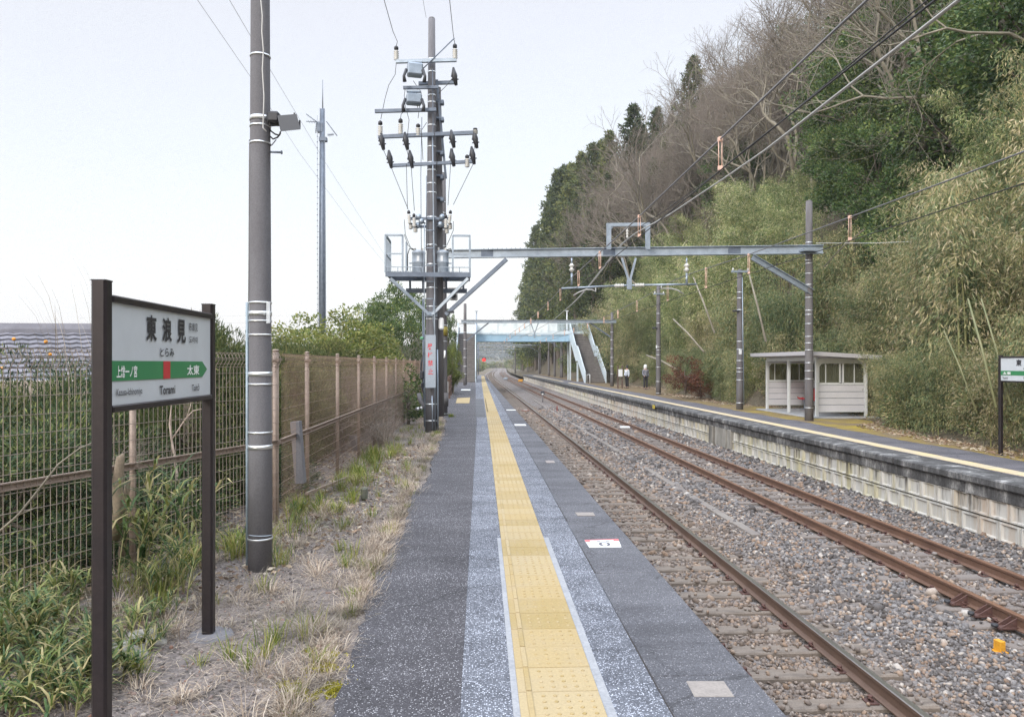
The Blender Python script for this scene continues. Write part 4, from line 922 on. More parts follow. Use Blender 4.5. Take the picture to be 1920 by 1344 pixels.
for i, (v0, v1) in enumerate(((594,591),(606,604),(613,614))):
    wire('distant_line', [W(150,v0+2,150), W(560,v1,150), W(900,v1+8,160)], .02, m_wirel, 'faint distant power lines low over the fence', group='distant power lines', cat='power line')

# ---------------------------------------------------------------- other poles on the right platform
def rpole(u, vb, vt, r0, lab, arm=True, bn=(), nm='utility_pole', grp=None, ztop=None):
    d = (EYE-ZR)*F/(vb-HV); p_ = W(u, 700, d); z1 = zv(vt, d)
    r_ = E(nm, (p_.x, p_.y, ZR), lab, 'utility pole', grp); shaft(r_, p_.x, p_.y, ZR-.2, z1, r0, r0*.72, m_concd, 'shaft', 16)
    if bn: bands(r_, p_.x, p_.y, [zv(v, d) for v in bn], rfun(ZR, z1, r0, r0*.72), .025)
    if arm:
        b = MB(); b.box((p_.x, p_.y-.1, z1-.06), (.72,.09,.08)); b.build('crossarm', m_galv, r_)
        for s_ in (-1, 1): b = MB(); b.lathe((p_.x+s_*.3, p_.y-.1, z1-.02), [(.03,0),(.05,.03),(.03,.05),(.04,.08),(.01,.1)], 8); b.build('insulator', m_porc, r_)
    return r_, p_, d
a_, pp, dd_ = rpole(1387, 768, 507, .135, 'grey pole with short crossarm, left of the shelter', True, (548,559,581,640,655,676,690,697,712,755))
b = MB(); b.box(W(1379,583,dd_-.1), (.22,.1,.07), bev=.01); b.bar(W(1379,583,dd_-.1), W(1388,583,dd_-.1), .04,.04); b.build('bracket_lamp', m_dark, a_)
b = MB(); b.box(W(1388,660,dd_-.12), (.11,.02,.18)); b.build('number_plate', m_white, a_)
b = MB(); b.tube([W(1392,520,dd_-.1), W(1393,640,dd_-.1), W(1395,760,dd_-.1)], .02, 6); b.build('conduit', m_galv, a_)
a_, pp, dd_ = rpole(1234.5, 740, 537, .15, 'grey pole with crossarm, behind the persons on the right platform', False, (588,606,650,656,665,688,715,737))
b = MB(); b.box(W(1236,551,dd_-.1), (.66,.09,.09)); b.build('crossarm', m_galv, a_)
for u in (1228, 1244): b = MB(); b.box(W(u,549,dd_-.1), (.08,.08,.13), bev=.02); b.build('insulator', m_porc, a_)
b = MB(); b.box(W(1228,615,dd_-.1), (.3,.1,.09), bev=.02); b.build('bracket_lamp', m_dark, a_)
b = MB(); b.box(W(1231,650,dd_-.15), (.08,.02,.18)); b.build('number_plate', m_white, a_)
for u, vb, vt in ((1053.5,708,640),(1040,706.5,641),(1029,705,641),(1013,700.5,641),(966,698,654)):
    rpole(u, vb, vt, .16, 'thin grey poles standing along the far end of the right platform', False, grp='distant poles along the right platform')

# ---------------------------------------------------------------- footbridge
fb = E('footbridge', (5.2, 82, 0), 'light blue steel footbridge over both tracks with stairs on each platform', 'footbridge')
ZD = 4.86; YB0, YB1 = 81.0, 83.0
b = MB(); b.box((5.4, YB0, ZD-.37), (10.9, .06, .74)); b.box((5.4, YB0, ZD-.02), (10.9, .18, .04)); b.box((5.4, YB0, ZD-.72), (10.9, .22, .04))
for k in range(14): b.box((.2+k*.8, YB0-.035, ZD-.37), (.03,.07,.66))
b.build('girder', m_girder, fb)
b = MB(); b.box((5.4, YB1, ZD-.37), (10.9, .06, .74)); b.build('girder', m_girder, fb)
b = MB(); b.box((5.25, (YB0+YB1)/2, ZD+.05), (14.6, YB1-YB0+.1, .10)); b.box((5.25, YB0-.05, ZD+.13), (14.6, .1, .14)); b.build('deck', m_lblue, fb)
m_panel = M('parapet_panel', (.74,.80,.82), (.78,.84,.86), .9, .5, bs=.02, c3=(.58,.67,.70))
for yy in (YB0-.05, YB1+.05):
    b = MB(); x_ = .25
    while x_ < 8.0: b.box((x_+.62, yy, ZD+.78), (1.22, .03, 1.12)); x_ += 1.25
    for k in range(40): b.box((.3+k*.2, yy-.02, ZD+.78), (.015, .02, 1.1))
    b.build('panel', m_panel, fb)
    b = MB()
    for x_ in np.arange(8.0, 12.4, .14): b.box((x_, yy, ZD+.78), (.035, .035, 1.0))
    b.box((10.2, yy, ZD+1.30), (4.6, .06, .06)); b.box((10.2, yy, ZD+.30), (4.6, .06, .22)); b.build('railing', m_lblue, fb)
    b = MB()
    for x_ in np.arange(-1.75, .2, .14): b.box((x_, yy, ZD+.78), (.035, .035, 1.0)) if yy > 82 else None
    b.box((-.8, YB1+.05, ZD+1.30), (2.1, .06, .06)); b.build('railing', m_lblue, fb)
b = MB(); b.box((.4, YB0-.02, ZD+.75), (.06, .06, 1.2)); b.box((2.5, YB0-.08, ZD+.75), (.06,.06,1.2)); b.box((6, YB0-.08, ZD+.75), (.06,.06,1.2)); b.box((8.0, YB0-.08, ZD+.75), (.1,.06,1.25)); b.build('rail_posts', m_lblue, fb)
m_nos = M('nosing', (.27,.255,.24), (.18,.17,.16), 6, .9)
def stair(xa, xb_, z0, lab, Ys=68.6):
    st_ = MB(); n = 26; Ym = Ys+5.2; run = YB0-Ys-1.4; pr_ = []
    h = (ZD+.1-z0)/n; tr_ = run/n; y = Ys; z = z0
    for i in range(n):
        if i == n//2: st_.box(((xa+xb_)/2, y+.7, z-.1), (xb_-xa, 1.4, .2)); y += 1.4
        z += h; st_.box(((xa+xb_)/2, y+tr_/2+.05, z-h/2-.02), (xb_-xa, tr_+.1, h+.04)); pr_.append((y, z)); y += tr_
    st_.mi = 1
    for y_, z_ in pr_: st_.box(((xa+xb_)/2, y_-.012, z_-.018), (xb_-xa-.02, .024, .035))
    o = st_.build('stairs', [m_stair, m_nos], fb)
    for x_ in (xa-.07, xb_+.07):
        b = MB(); ya, yb = pr_[n//2-1][0]+tr_, pr_[n//2][0]; zm = pr_[n//2-1][1]
        up = [(Ys-.15, z0+.95), (Ys-.15, z0-.05), (Ys+.3, z0-.1), (ya, zm-.45), (yb, zm-.45), (YB0, ZD-.35), (YB0, ZD+1.3), (YB0-.5, ZD+1.15), (yb, zm+1.1), (ya, zm+.95), (Ys+.1, z0+.95)]
        n_ = len(up); vs = [(x_+s_*.03, y_, z_) for s_ in (-1, 1) for y_, z_ in up]
        b.add(vs, [tuple(range(n_))[::-1], tuple(range(n_, 2*n_))]+[(k, (k+1) % n_, n_+(k+1) % n_, n_+k) for k in range(n_)])
        b.tube([(x_, Ys-.15, z0+1.0), (x_, ya, zm+1.0), (x_, yb, zm+1.14), (x_, YB0-.5, ZD+1.2)], .05, 6); b.build('side_panel', m_lblue, fb)
    for yy in (Ys+5.8, YB0+.1, YB1):
        for x_ in (xa-.0, xb_+.0): b = MB(); b.box((x_, yy, (z0+(ZD if yy > 80 else zm-.4))/2-.2), (.16,.16,(ZD if yy > 80 else zm-.3)-z0)); b.build('column', m_lblue, fb)
stair(-1.72, 0.02, 0.0, '', 68.6); stair(10.42, 12.22, ZR, '', 69.5)
b = MB(); b.tube([(10.38, 68.6, ZR), (10.38, 68.6, .68), (10.45, 68.0, .72), (10.5, 67.7, .72), (10.5, 67.7, ZR)], .035, 8); b.build('handrail', m_white, fb)
b = MB(); c = W(1065, 606, 82); b.tube([(c.x, 82.5, ZD), (c.x, 82.5, ZD+2.7)], .06, 8); b.box((c.x, 82.5, ZD+2.7), (.3,.2,.1)); b.build('lamp_post', m_white, fb)
b = MB(); c = W(893.5, 605, 84); b.tube([(c.x, 84, 0), (c.x, 84, 7.6)], .06, 8); b.box((c.x, 84, 7.6), (.4,.2,.06)); tag(b.build('lamp_post', m_galv, at=(c.x, 84, 0)), 'thin lamp post behind the left stairs', 'lamp post')

# ---------------------------------------------------------------- shelter with red seats
sh = E('waiting_shelter', (12.1, 26.3, ZR), 'small grey waiting shelter with windows on the right platform', 'shelter')
x0, x1, y0, y1 = 11.32, 12.98, 24.2, 28.4; zf = ZR+.05
b = MB(); b.box(((x0+x1)/2+.05, (y0+y1)/2, ZR+.02), (x1-x0+.7, y1-y0+.7, .06), bev=.01); b.build('floor_slab', M('slab_grey', (.36,.37,.38), (.28,.29,.30), 3, .9), sh)
b = MB(); zt0, zt1 = 2.11, 1.975; xa_, xb_ = x0-.48, x1+.30; vs = []
for y_ in (y0-.5, y1+.5):
    vs += [(xa_, y_, zt0-.13), (xb_, y_, zt1-.13), (xb_, y_, zt1), (xa_, y_, zt0)]
b.add(vs, [(0,1,2,3),(4,7,6,5),(0,4,5,1),(1,5,6,2),(2,6,7,3),(3,7,4,0)]); b.build('roof', m_roofw, sh)
m_post = flat('shelter_frame', (.60,.62,.62), .5)
for x_, y_ in ((x0,y0),(x1,y0),(x0,y1),(x1,y1),(x0,(y0+y1)/2+.1)):
    b = MB(); b.box((x_, y_, (zf+1.86)/2), (.09,.09,1.86-zf), bev=.008); b.build('post', m_post, sh)
b = MB(); b.box((x0,(y0+y1)/2,1.86),(.07,y1-y0,.12)); b.box((x1,(y0+y1)/2,1.80),(.07,y1-y0,.12)); b.box(((x0+x1)/2,y0,1.82),(x1-x0-.1,.07,.12)); b.box(((x0+x1)/2,y1,1.82),(x1-x0-.1,.07,.12)); b.build('top_frame', m_post, sh)
m_glass, t, p = nodes('window_glass'); p.inputs['Base Color'].default_value = (.16,.165,.12,1); p.inputs['Roughness'].default_value = .12
tr_ = t.nodes.new('ShaderNodeBsdfTransparent'); tr_.inputs[0].default_value = (.72,.73,.62,1); ms = t.nodes.new('ShaderNodeMixShader'); ms.inputs[0].default_value = .45
o_ = [n_ for n_ in t.nodes if n_.type == 'OUTPUT_MATERIAL'][0]; t.links.new(tr_.outputs[0], ms.inputs[1]); t.links.new(p.outputs[0], ms.inputs[2]); t.links.new(ms.outputs[0], o_.inputs[0])
def swall(a, c, nw):
    a, c = Vector(a), Vector(c); d_ = (c-a); L_ = d_.length; d_.normalize(); rz = math.atan2(d_.y, d_.x); nrm = Vector((-d_.y, d_.x, 0))
    b = MB(); nb_ = 4; zz0, zz1 = .13, 1.0
    for k in range(nb_):
        z0_ = zz0+(zz1-zz0)*k/nb_; z1_ = zz0+(zz1-zz0)*(k+1)/nb_-.016; b.box((a+c)/2+Vector((0,0,(z0_+z1_)/2)), (L_-.09,.04,z1_-z0_), rz=rz, bev=.006)
    b.box((a+c)/2+Vector((0,0,(zz0+zz1)/2)), (L_-.1,.02,zz1-zz0-.02), rz=rz)
    b.m[-6:] = [1]*6
    wl_ = b.build('wall', [m_clap, m_galvd], sh)
    for zz_, hh_ in ((1.025,.05),(.12,.03),(1.735,.05)): b = MB(); b.box((a+c)/2+Vector((0,0,zz_)), (L_-.09,.055,hh_), rz=rz); b.build('trim', m_post, wl_)
    for k in range(nw):
        wc = a+d_*(L_*(k+.5)/nw)+Vector((0,0,1.38)); ww = (L_-.1)/nw-.02
        b = MB()
        for s_ in (-1, 1): b.box(wc+d_*(s_*(ww/2-.02)), (.045,.05,.66), rz=rz)
        b.box(wc+Vector((0,0,-.32)), (ww,.05,.03), rz=rz); b.box(wc+d_*(-.12 if k == 0 else .02), (.03,.04,.64), rz=rz)
        for s_ in ((-1,) if k == 0 else (1,)): b.bar(wc+d_*(s_*(ww/2-.01))+Vector((0,0,.22)), wc+d_*(s_*(ww/2-.11))+Vector((0,0,.33)), .04,.04)
        wn = b.build('window', m_post, sh); b = MB(); b.box(wc, (ww-.06,.008,.62), rz=rz); b.build('pane', m_glass, wn)
swall((x0,y0,0),(x1,y0,0),2); swall((x0,y1,0),(x1,y1,0),2); swall((x1,y0,0),(x1,y1,0),4)
se = E('seat_row', (12.6, 27.3, zf), 'row of red moulded seats inside the shelter', 'seats')
b = MB(); b.bar((12.62,26.3,.30),(12.62,28.2,.30),.05,.05)
for y_ in (26.5, 28.0): b.bar((12.62,y_,.30),(12.62,y_,zf),.04,.04); b.bar((12.45,y_,zf+.02),(12.8,y_,zf+.02),.04,.04)
b.build('frame', m_galv, se)
for k in range(4):
    yc = 26.5+k*.47; b = MB(); P_ = []
    for i in range(7):
        s_ = i/6
        pr_ = [(-.22,.40),(-.18,.335),(.0,.33),(.13,.35),(.19,.45),(.22,.62),(.25,.74)][i]
        for j in range(5): f_ = (j-2)/2; P_.append((12.6+pr_[0], yc+f_*.23, pr_[1]+.03*abs(f_)**2))
    b.add(P_, [(i*5+j, i*5+j+1, i*5+j+6, i*5+j+5) for i in range(6) for j in range(4)], True)
    o = b.build('seat', m_seat, se); sm = o.modifiers.new('s', 'SOLIDIFY'); sm.thickness = .025

# ---------------------------------------------------------------- people
def skin_mesh(name, V, Ed, Rd, mat, par, lv=2, root=0):
    me = bpy.data.meshes.new(name); o_ = org(par); me.from_pydata([(v[0], v[1], v[2]) for v in V], Ed, []); me.materials.append(mat)
    ob = link(name, me, par); md = ob.modifiers.new('k', 'SKIN'); md.use_smooth_shade = True
    sv = me.skin_vertices[0].data
    for i, r_ in enumerate(Rd): sv[i].radius = (r_, r_) if not isinstance(r_, tuple) else r_
    sv[root].use_root = True; sd = ob.modifiers.new('d', 'SUBSURF'); sd.levels = lv; sd.render_levels = lv; return ob
def person(loc, hgt, lab, top_m, leg_m, hood, rz, bag=False):
    r_ = E('person', loc, lab, 'person', rz=rz); s_ = hgt/1.7
    def S_(v): return (v[0]*s_, v[1]*s_, v[2]*s_)
    V = [(0,0,.93),(0,0,1.10),(0,.0,1.28),(0,.01,1.42),(0,0,1.50),(0,-.01,1.60),
         (.09,0,.90),(.10,-.01,.50),(.10,.02,.09),(.10,-.10,.03),(-.09,0,.90),(-.10,.01,.50),(-.10,.02,.09),(-.10,-.10,.03),
         (.17,0,1.38),(.22,.02,1.12),(.21,-.05,.88),(.21,-.08,.80),(-.17,0,1.38),(-.22,.02,1.12),(-.19,-.12,.95),(-.15,-.2,.93)]
    Ed = [(0,1),(1,2),(2,3),(3,4),(4,5),(0,6),(6,7),(7,8),(8,9),(0,10),(10,11),(11,12),(12,13),(3,14),(14,15),(15,16),(16,17),(3,18),(18,19),(19,20),(20,21)]
    Rd = [.12,.11,.13,.09,.05,.085,.085,.06,.045,.035,.085,.06,.045,.035,.055,.04,.032,.022,.055,.04,.032,.022]
    skin_mesh('body', [S_(v) for v in V], Ed, [x*s_ for x in Rd], m_skin, r_)
    ti = [0,1,2,3,14,15,16,18,19,20]; mp_ = {k: i for i, k in enumerate(ti)}
    skin_mesh('jacket', [S_((V[k][0]*1.03, V[k][1], V[k][2]-(.10 if k == 0 else 0))) for k in ti], [(mp_[a], mp_[b_]) for a, b_ in Ed if a in mp_ and b_ in mp_], [(Rd[k]+(.035 if k < 4 else .02))*s_ for k in ti], top_m, r_)
    li = [0,6,7,8,10,11,12]; mp_ = {k: i for i, k in enumerate(li)}
    skin_mesh('trousers', [S_(V[k]) for k in li], [(mp_[a], mp_[b_]) for a, b_ in Ed if a in mp_ and b_ in mp_], [(Rd[k]+.018)*s_ for k in li], leg_m, r_)
    b = MB(); c = (0, .015, 1.635)
    prof = [(.02,-.12),(.075,-.09),(.098,-.02),(.098,.04),(.075,.085),(.02,.105)] if not hood else [(.05,-.22),(.11,-.16),(.125,-.05),(.12,.05),(.09,.11),(.02,.135)]
    b.lathe(S_(c), [(a*s_, z*s_) for a, z in prof], 14)
    if not hood: b.lathe(S_((0,.03,1.73)), [(.03*s_,-.02),(.045*s_,.01),(.03*s_,.05),(.005,.07)], 10)
    me = bpy.data.meshes.new('h'); o = b.build('hair' if not hood else 'hood', m_black if not hood else m_white, None, at=(0,0,0)); o.parent = r_
    b = MB()
    for x_ in (-.03, .03): b.lathe(S_((x_, -.082, 1.63)), [(.010,0),(.008,.008)], 6, axis=(0,-1,0))
    b.lathe(S_((0,-.088,1.60)), [(.014,0),(.006,.022)], 6, axis=(0,-1,0)); b.box(S_((0,-.083,1.562)), (.04,.01,.008))
    o = b.build('face', m_dark, None, at=(0,0,0)); o.parent = r_
    for x_ in (-.1, .1): b = MB(); b.box(S_((x_, -.05, .03)), (.09,.25,.07), bev=.02); o = b.build('shoe', m_dark, None, at=(0,0,0)); o.parent = r_
    return r_
g1 = G(1175.5, 727.5, ZR); g2 = G(1210.5, 730.3, ZR)
person((g1.x, g1.y, ZR), 1.62, 'dark haired person in a white top and black trousers beside the notice board', M('white_shirt', (.62,.68,.76), (.55,.6,.7), 6, .9), m_black, False, R(-60))
person((g2.x, g2.y, ZR), 1.68, 'person with a white hood, grey checked jacket and black trousers on the right platform', M('grey_check', (.24,.25,.29), (.15,.16,.2), 25, .9), m_black, True, R(20))
g = G(1163, 728, ZR); nbd = E('notice_board', (g.x, g.y, ZR), 'small white notice board on brown posts near the right stairs', 'notice board')
for u in (1158.7, 1166.5): p_ = W(u, 700, 54.5); b = MB(); b.box((p_.x, p_.y, .72), (.09,.09,1.7)); b.build('post', m_wood, nbd)
c = W(1163.3, 699, 54.2); b = MB(); b.box(c, (.30,.04,.52)); b.build('panel', m_white, nbd)

# ---------------------------------------------------------------- small things by the tracks
def small(name, u, v, z, fn, lab, cat):
    g = G(u, v, z); r_ = E(name, (g.x, g.y, z), lab, cat); fn(r_, g, z); return r_
def f_or(r_, g, z):
    b = MB(); b.box(g+Vector((0,0,.055)), (.062,.09,.13), rz=.15, bev=.004); b.build('body', m_orange, r_)
    b = MB(); b.box(g+Vector((0,0,.0)), (.11,.12,.03), rz=.15, bev=.004); b.build('base', m_orange, r_)
small('marker_block', 1874, 1222, -1.2, f_or, 'small orange marker block standing in the ballast', 'track marker')
def f_red(r_, g, z): b = MB(); b.box(g+Vector((0,0,.17)), (.07,.07,.38), bev=.01); b.build('stake', flat('stake_red', (.22,.05,.045), .7), r_)
small('marker_stake', 1044.5, 772, -1.2, f_red, 'short dark red stake between the tracks', 'track marker')
def f_wht(r_, g, z): b = MB(); b.box(g+Vector((0,0,.05)), (.42,.26,.09), bev=.02); b.build('cover', m_white, r_); b = MB(); b.box(g+Vector((.3,0,.03)), (.2,.06,.03)); b.build('cable_entry', m_galvd, r_)
small('track_beacon', 1172, 803, -1.2, f_wht, 'flat white trackside unit between the far rails', 'trackside unit')
def f_bal(r_, g, z): b = MB(); b.box(g+Vector((0,0,.05)), (.5,.2,.07), bev=.01); b.build('unit', M('beacon_brown', (.28,.15,.12), (.2,.1,.08), 8, .8), r_); b = MB(); b.box(g+Vector((0,0,.09)), (.2,.15,.02)); b.build('plate', m_white, r_)
small('track_beacon', 985, 771, -1.2, f_bal, 'rusty red trackside unit between the near rails', 'trackside unit')
def f_sig(r_, g, z):
    b = MB(); b.tube([g, g+Vector((0,0,.55))], .04, 8); b.build('post', m_conc, r_); b = MB(); b.box(g+Vector((0,0,.7)), (.28,.2,.3), bev=.05); b.build('lamp_box', m_dark, r_); b = MB(); b.box(g+Vector((-.02,-.11,.62)), (.14,.02,.1)); b.build('plate', m_white, r_)
small('dwarf_signal', 1017.5, 754, -1.2, f_sig, 'small black dwarf signal between the tracks', 'signal')
b = MB(); c = onX(XE-.02, 1226, 766); b.box((XE-.03, c.y, ZR-.13), (.03, .36, .15), bev=.005); yp_ = b.build('distance_plate', m_yel, at=(XE-.03, c.y, ZR-.13)); tag(yp_, 'small yellow plate on the front edge of the right platform', 'plate')
b = MB(); b.box((XE-.048, c.y, ZR-.12), (.004, .22, .02)); b.build('marks', m_black, yp_)
for i, (u, v) in enumerate(((976,716),(948,712))):
    g = G(u, v, -1.2); sm_ = E('point_machine', (g.x, g.y, -1.2), ('orange brown point machine box beside the far track', 'white and grey point machine further along the tracks')[i], 'trackside unit')
    b = MB(); b.box(g+Vector((0,0,.22)), (.7,.5,.4), bev=.05); b.build('box', (m_orange, m_galv)[i], sm_); b = MB(); b.box(g+Vector((.5,0,.1)), (.5,.15,.12)); b.build('rod', m_clip, sm_)
g = W(907.5, 674, 118); sg = E('signal_post', (g.x, g.y, -.9), 'signal showing a red light beyond the left platform end', 'signal')
b = MB(); b.tube([(g.x-.9, g.y+.3, -.9), (g.x-.9, g.y+.3, 4.6)], .08, 8); b.bar((g.x-.9, g.y+.3, 2.9), (g.x, g.y+.2, 2.9), .08,.08); b.build('mast', m_galvd, sg)
b = MB(); b.lathe((g.x, g.y+.15, 2.4), [(.30,0),(.34,.02),(.34,.1),(.3,.14)], 16, axis=(0,-1,0)); b.build('backboard', m_dark, sg)
b = MB(); b.lathe((g.x, g.y-.02, 2.32), [(.26,0),(.25,.04),(.1,.08)], 14, axis=(0,-1,0)); b.build('red_lamp', m_redlamp, sg)
wf = E('wooden_railing', (-1.3, 40, 0), 'brown weathered railing at the left platform edge before the stairs', 'railing')
for y_ in (36.5, 40, 43.5, 47): b = MB(); b.box((-1.25-.012*(y_-36), y_, .55), (.16,.16,1.1)); b.build('post', m_wood, wf)
for z_ in (.35,.68,1.0): b = MB(); b.box((-1.31, 41.7, z_), (.06, 10.8, .15), rz=.012); b.build('rail', m_wood, wf)
wr = E('pipe_rail', (-1.3, 33, 0), 'white bent pipe rail beside the brown railing', 'railing')
b = MB(); b.tube([(-1.22,33.6,0),(-1.22,33.6,.88),(-1.27,33.3,.92),(-1.95,31.5,.78),(-2.0,31.3,0)], .04, 8); b.build('pipe', m_white, wr)

# ---------------------------------------------------------------- mesh fence
m_wf1 = flat('fence_wire', (.30,.25,.215), .5, .2); m_wf2 = flat('fence_wire_brown', (.30,.215,.165), .5, .2)
def fence(P0, P1, posts, lab, w_r=.0018):
    a, c = Vector(P0), Vector(P1); L_ = (c-a).length; d_ = (c-a)/L_; nrm = Vector((d_.y, -d_.x, 0)); up = Vector((0,0,1)); zt = 1.80
    r_ = E('mesh_fence', ((a+c)/2).to_tuple(), lab, 'fence'); hw = .0045 if w_r > .0015 else .0034; m_wfe = m_wf1 if w_r > .0015 else m_wf2
    for s_ in posts:
        q_ = a+d_*s_; b = MB(); b.tube([q_+up*-.4, q_+up*(zt+.03)], .026, 14); b.lathe(q_+up*(zt+.03), [(.029,0),(.029,.012),(.016,.022)], 14); b.build('post', m_fence, r_)
        for z_ in (.88, zt-.06):
            b = MB(); b.ring((q_.x, q_.y, z_), .0265, .005, 14, h=.035); b.box(q_+nrm*.035+up*z_, (.03,.03,.03)); b.build('clamp', m_fence, r_)
    off = nrm*.035
    b = MB(); b.prism([(-.012,-.028),(.012,-.028),(.012,-.018),(-.004,-.018),(-.004,.018),(.012,.018),(.012,.028),(-.012,.028)], a+off+up*.88, c+off+up*.88); rl = b.build('mid_rail', m_fence, r_)
    b = MB()
    k = 0; s_ = .03
    while s_ < L_:
        q_ = a+d_*s_+off
        b.bar(q_+up*.02, q_+up*(zt-.13), w_r*2, w_r*2)
        # folded triangular top
        b.bar(q_+up*(zt-.13), q_+up*(zt-.06)+nrm*.045, w_r*2, w_r*2); b.bar(q_+up*(zt-.06)+nrm*.045, q_+up*(zt+.005)+nrm*.01, w_r*2, w_r*2); b.bar(q_+up*(zt+.005)+nrm*.01, q_+up*(zt-.02)-nrm*.012, w_r*2, w_r*2)
        s_ += .05
    zs = [.05+.13*i for i in range(13)]
    for z_ in zs: b.bar(a+off+nrm*.004+up*z_, c+off+nrm*.004+up*z_, hw, hw)
    for n_, z_ in ((.0, zt-.13), (.045, zt-.06), (.045, zt-.045), (.01, zt+.005), (0, zt-.10)): b.bar(a+off+nrm*n_+up*z_, c+off+nrm*n_+up*z_, .0055, .0055)
    b.build('wire_mesh', m_wfe, r_); return r_
co_ = Vector((-2.08, 7.95, 0)); dl = Vector((-.357, -.934, 0))
fence(co_+dl*8.0, co_, [8.0-1.9*k for k in range(0, 5)][::-1]+[8.0-.02], 'brown wire mesh fence behind the near station sign, angled to the left')
fence(co_+Vector((.0,.06,0)), (-1.97, 31.0, 0), [1.35+2.0*k for k in range(12)], 'long brown wire mesh fence running along the left platform to the transformer pole', .0014)
b = MB(); b.bar(W(575,925,8.6), W(652,895,10.6), .03,.03); tag(b.build('leaning_bar', m_fence), 'thin brown bar leaning low along the fence', 'bar')
for (u, v0, v1, d_, w_, lb) in ((558,790,905,8.6,.12,'leaning grey concrete stake behind the fence, larger'), (665,815,850,14.5,.28,'weathered stump behind the fence'), ):
    a, c = W(u+6, v1, d_), W(u-3, v0, d_); b = MB(); b.prism([(-w_/2,-.05),(w_/2,-.05),(w_/2,.05),(-w_/2,.05)], a, c); tag(b.build('concrete_stake', m_conc, at=a), lb, 'stake')
g = G(683, 934, 0); b = MB(); b.box((g.x, g.y, .06), (.085,.085,.16), bev=.02); tag(b.build('boundary_marker', M('marker_stone', (.15,.15,.125), (.11,.12,.09), 14, .95), at=(g.x, g.y, 0)), 'short mossy square concrete marker in the dry grass', 'marker')
# broken pale stump behind the sign
for (u, v0, v1, d_, wd_, lb) in ((222,858,1010,5.8,.13,'broken pale wooden stump behind the fence, by the near sign post'), (236,905,1040,5.9,.08,'thinner split wooden stump behind the fence')):
    a, c = W(u-8, v1, d_), W(u+4, v0, d_-.02); b = MB(); b.tube([a, a.lerp(c, .35)+Vector((.015,0,0)), a.lerp(c, .7)-Vector((.01,0,0)), c, c+Vector((.02,0,.03))], [wd_*.36, wd_*.30, wd_*.31, wd_*.24, wd_*.05], 7); tag(b.build('tree_stump', m_stump, at=a), lb, 'stump')

# ---------------------------------------------------------------- antenna mast
a = W(605, 700, 60); mast = E('antenna_mast', (a.x, a.y, -1.3), 'tall slim steel antenna mast rising behind the trees', 'antenna mast')
zt_ = zv(205, 60); b = MB(); b.tube([(a.x, a.y, -1.4), (a.x, a.y, zt_*.5), (a.x, a.y, zt_)], [.30, .24, .17], 14); b.build('shaft', m_galvd, mast)
for s_ in (-1, 1): b = MB(); b.bar((a.x+s_*.3, a.y-.25, -1.3), (a.x+s_*.16, a.y-.2, zt_), .05,.05); b.build('edge_rail', m_galvd, mast)
b = MB(); b.tube([(a.x, a.y, zt_), (a.x, a.y, zv(150, 60))], [.05, .02], 8); b.build('lightning_rod', m_galvd, mast)
b = MB(); x_ = a.x-.42
b.tube([(x_, a.y, 1), (x_, a.y, zt_-.5)], .012, 5)
for k in range(44): z_ = 1.5+k*.45; b.bar((x_-.05, a.y, z_), (a.x-.2, a.y, z_), .03,.03) if k % 6 == 0 else b.box((x_, a.y, z_), (.08,.08,.06))
b.build('cable_ladder', m_galvd, mast)
for (u0, v0, u1, v1) in ((574,214,606,238),(574,228,604,230),(612,228,632,255),(614,254,626,252),(594,230,592,250)):
    b = MB(); b.tube([W(u0,v0,60), W(u1,v1,60)], .035, 5)
    p0, p1 = W(u0,v0,60), W(u1,v1,60)
    for k in range(1, 6): q_ = p0.lerp(p1, k/6); b.bar(q_+Vector((0,-.35,0)), q_+Vector((0,.35,0)), .02,.02)
    b.build('antenna', m_galvd, mast)
b = MB(); b.box(W(601,240,60), (.5,.4,.8), bev=.05); b.box(W(606,262,60), (.6,.5,.3)); b.build('equipment_box', m_galvd, mast)

# ---------------------------------------------------------------- buildings and things beyond the fence
hs_ = E('tiled_house', (-15, 17.5, -1.3), 'house with a blue grey tiled roof beyond the fence at far left', 'house')
m, t, p = nodes('roof_tiles'); co = coord(t); wv = t.nodes.new('ShaderNodeTexWave'); wv.wave_type = 'BANDS'; wv.bands_direction = 'X'; wv.inputs['Scale'].default_value = 1.15; t.links.new(co, wv.inputs[0])
t.links.new(ramp(t, noise(t, co, 3, 5), [(.35, (.13,.13,.15)), (.65, (.20,.195,.225))]), p.inputs['Base Color']); p.inputs['Roughness'].default_value = .85; m_tile = m
rz = W(0, 622, 17).z; ra, rb_ = W(-420, 622, 15), W(260, 622, 19)
dirr = (rb_-ra).normalized(); nrm = Vector((dirr.y, -dirr.x, 0)); 
if nrm.y > 0: nrm = -nrm
b = MB(); n_ = 19; Lr = (rb_-ra).length; w_t = 4.2; dz_ = 2.0
for side in (1, -1):
    for r_i in range(n_):
        f0, f1 = r_i/n_, (r_i+1.12)/n_
        nt_ = int(Lr/.26)
        for k in range(nt_):
            s0_, s1_ = k*Lr/nt_, (k+.5)*Lr/nt_; s2_ = (k+1)*Lr/nt_
            def q_(s, f, h): return ra+dirr*s+nrm*(side*w_t*f)+Vector((0,0,-dz_*f+h))
            if side == 1: b.add([q_(s0_,f0,.0),q_(s1_,f0,.022),q_(s2_,f0,.0),q_(s0_,f1,.045),q_(s1_,f1,.067),q_(s2_,f1,.045),q_(s0_,f1,.02),q_(s1_,f1,.042),q_(s2_,f1,.02)], [(0,1,4,3),(1,2,5,4),(3,4,7,6),(4,5,8,7)])
    if side == -1: b.add([ra+Vector((0,0,-.02)), rb_+Vector((0,0,-.02)), rb_-nrm*w_t+Vector((0,0,-dz_)), ra-nrm*w_t+Vector((0,0,-dz_))], [(0,1,2,3)])
b.build('roof', m_tile, hs_)
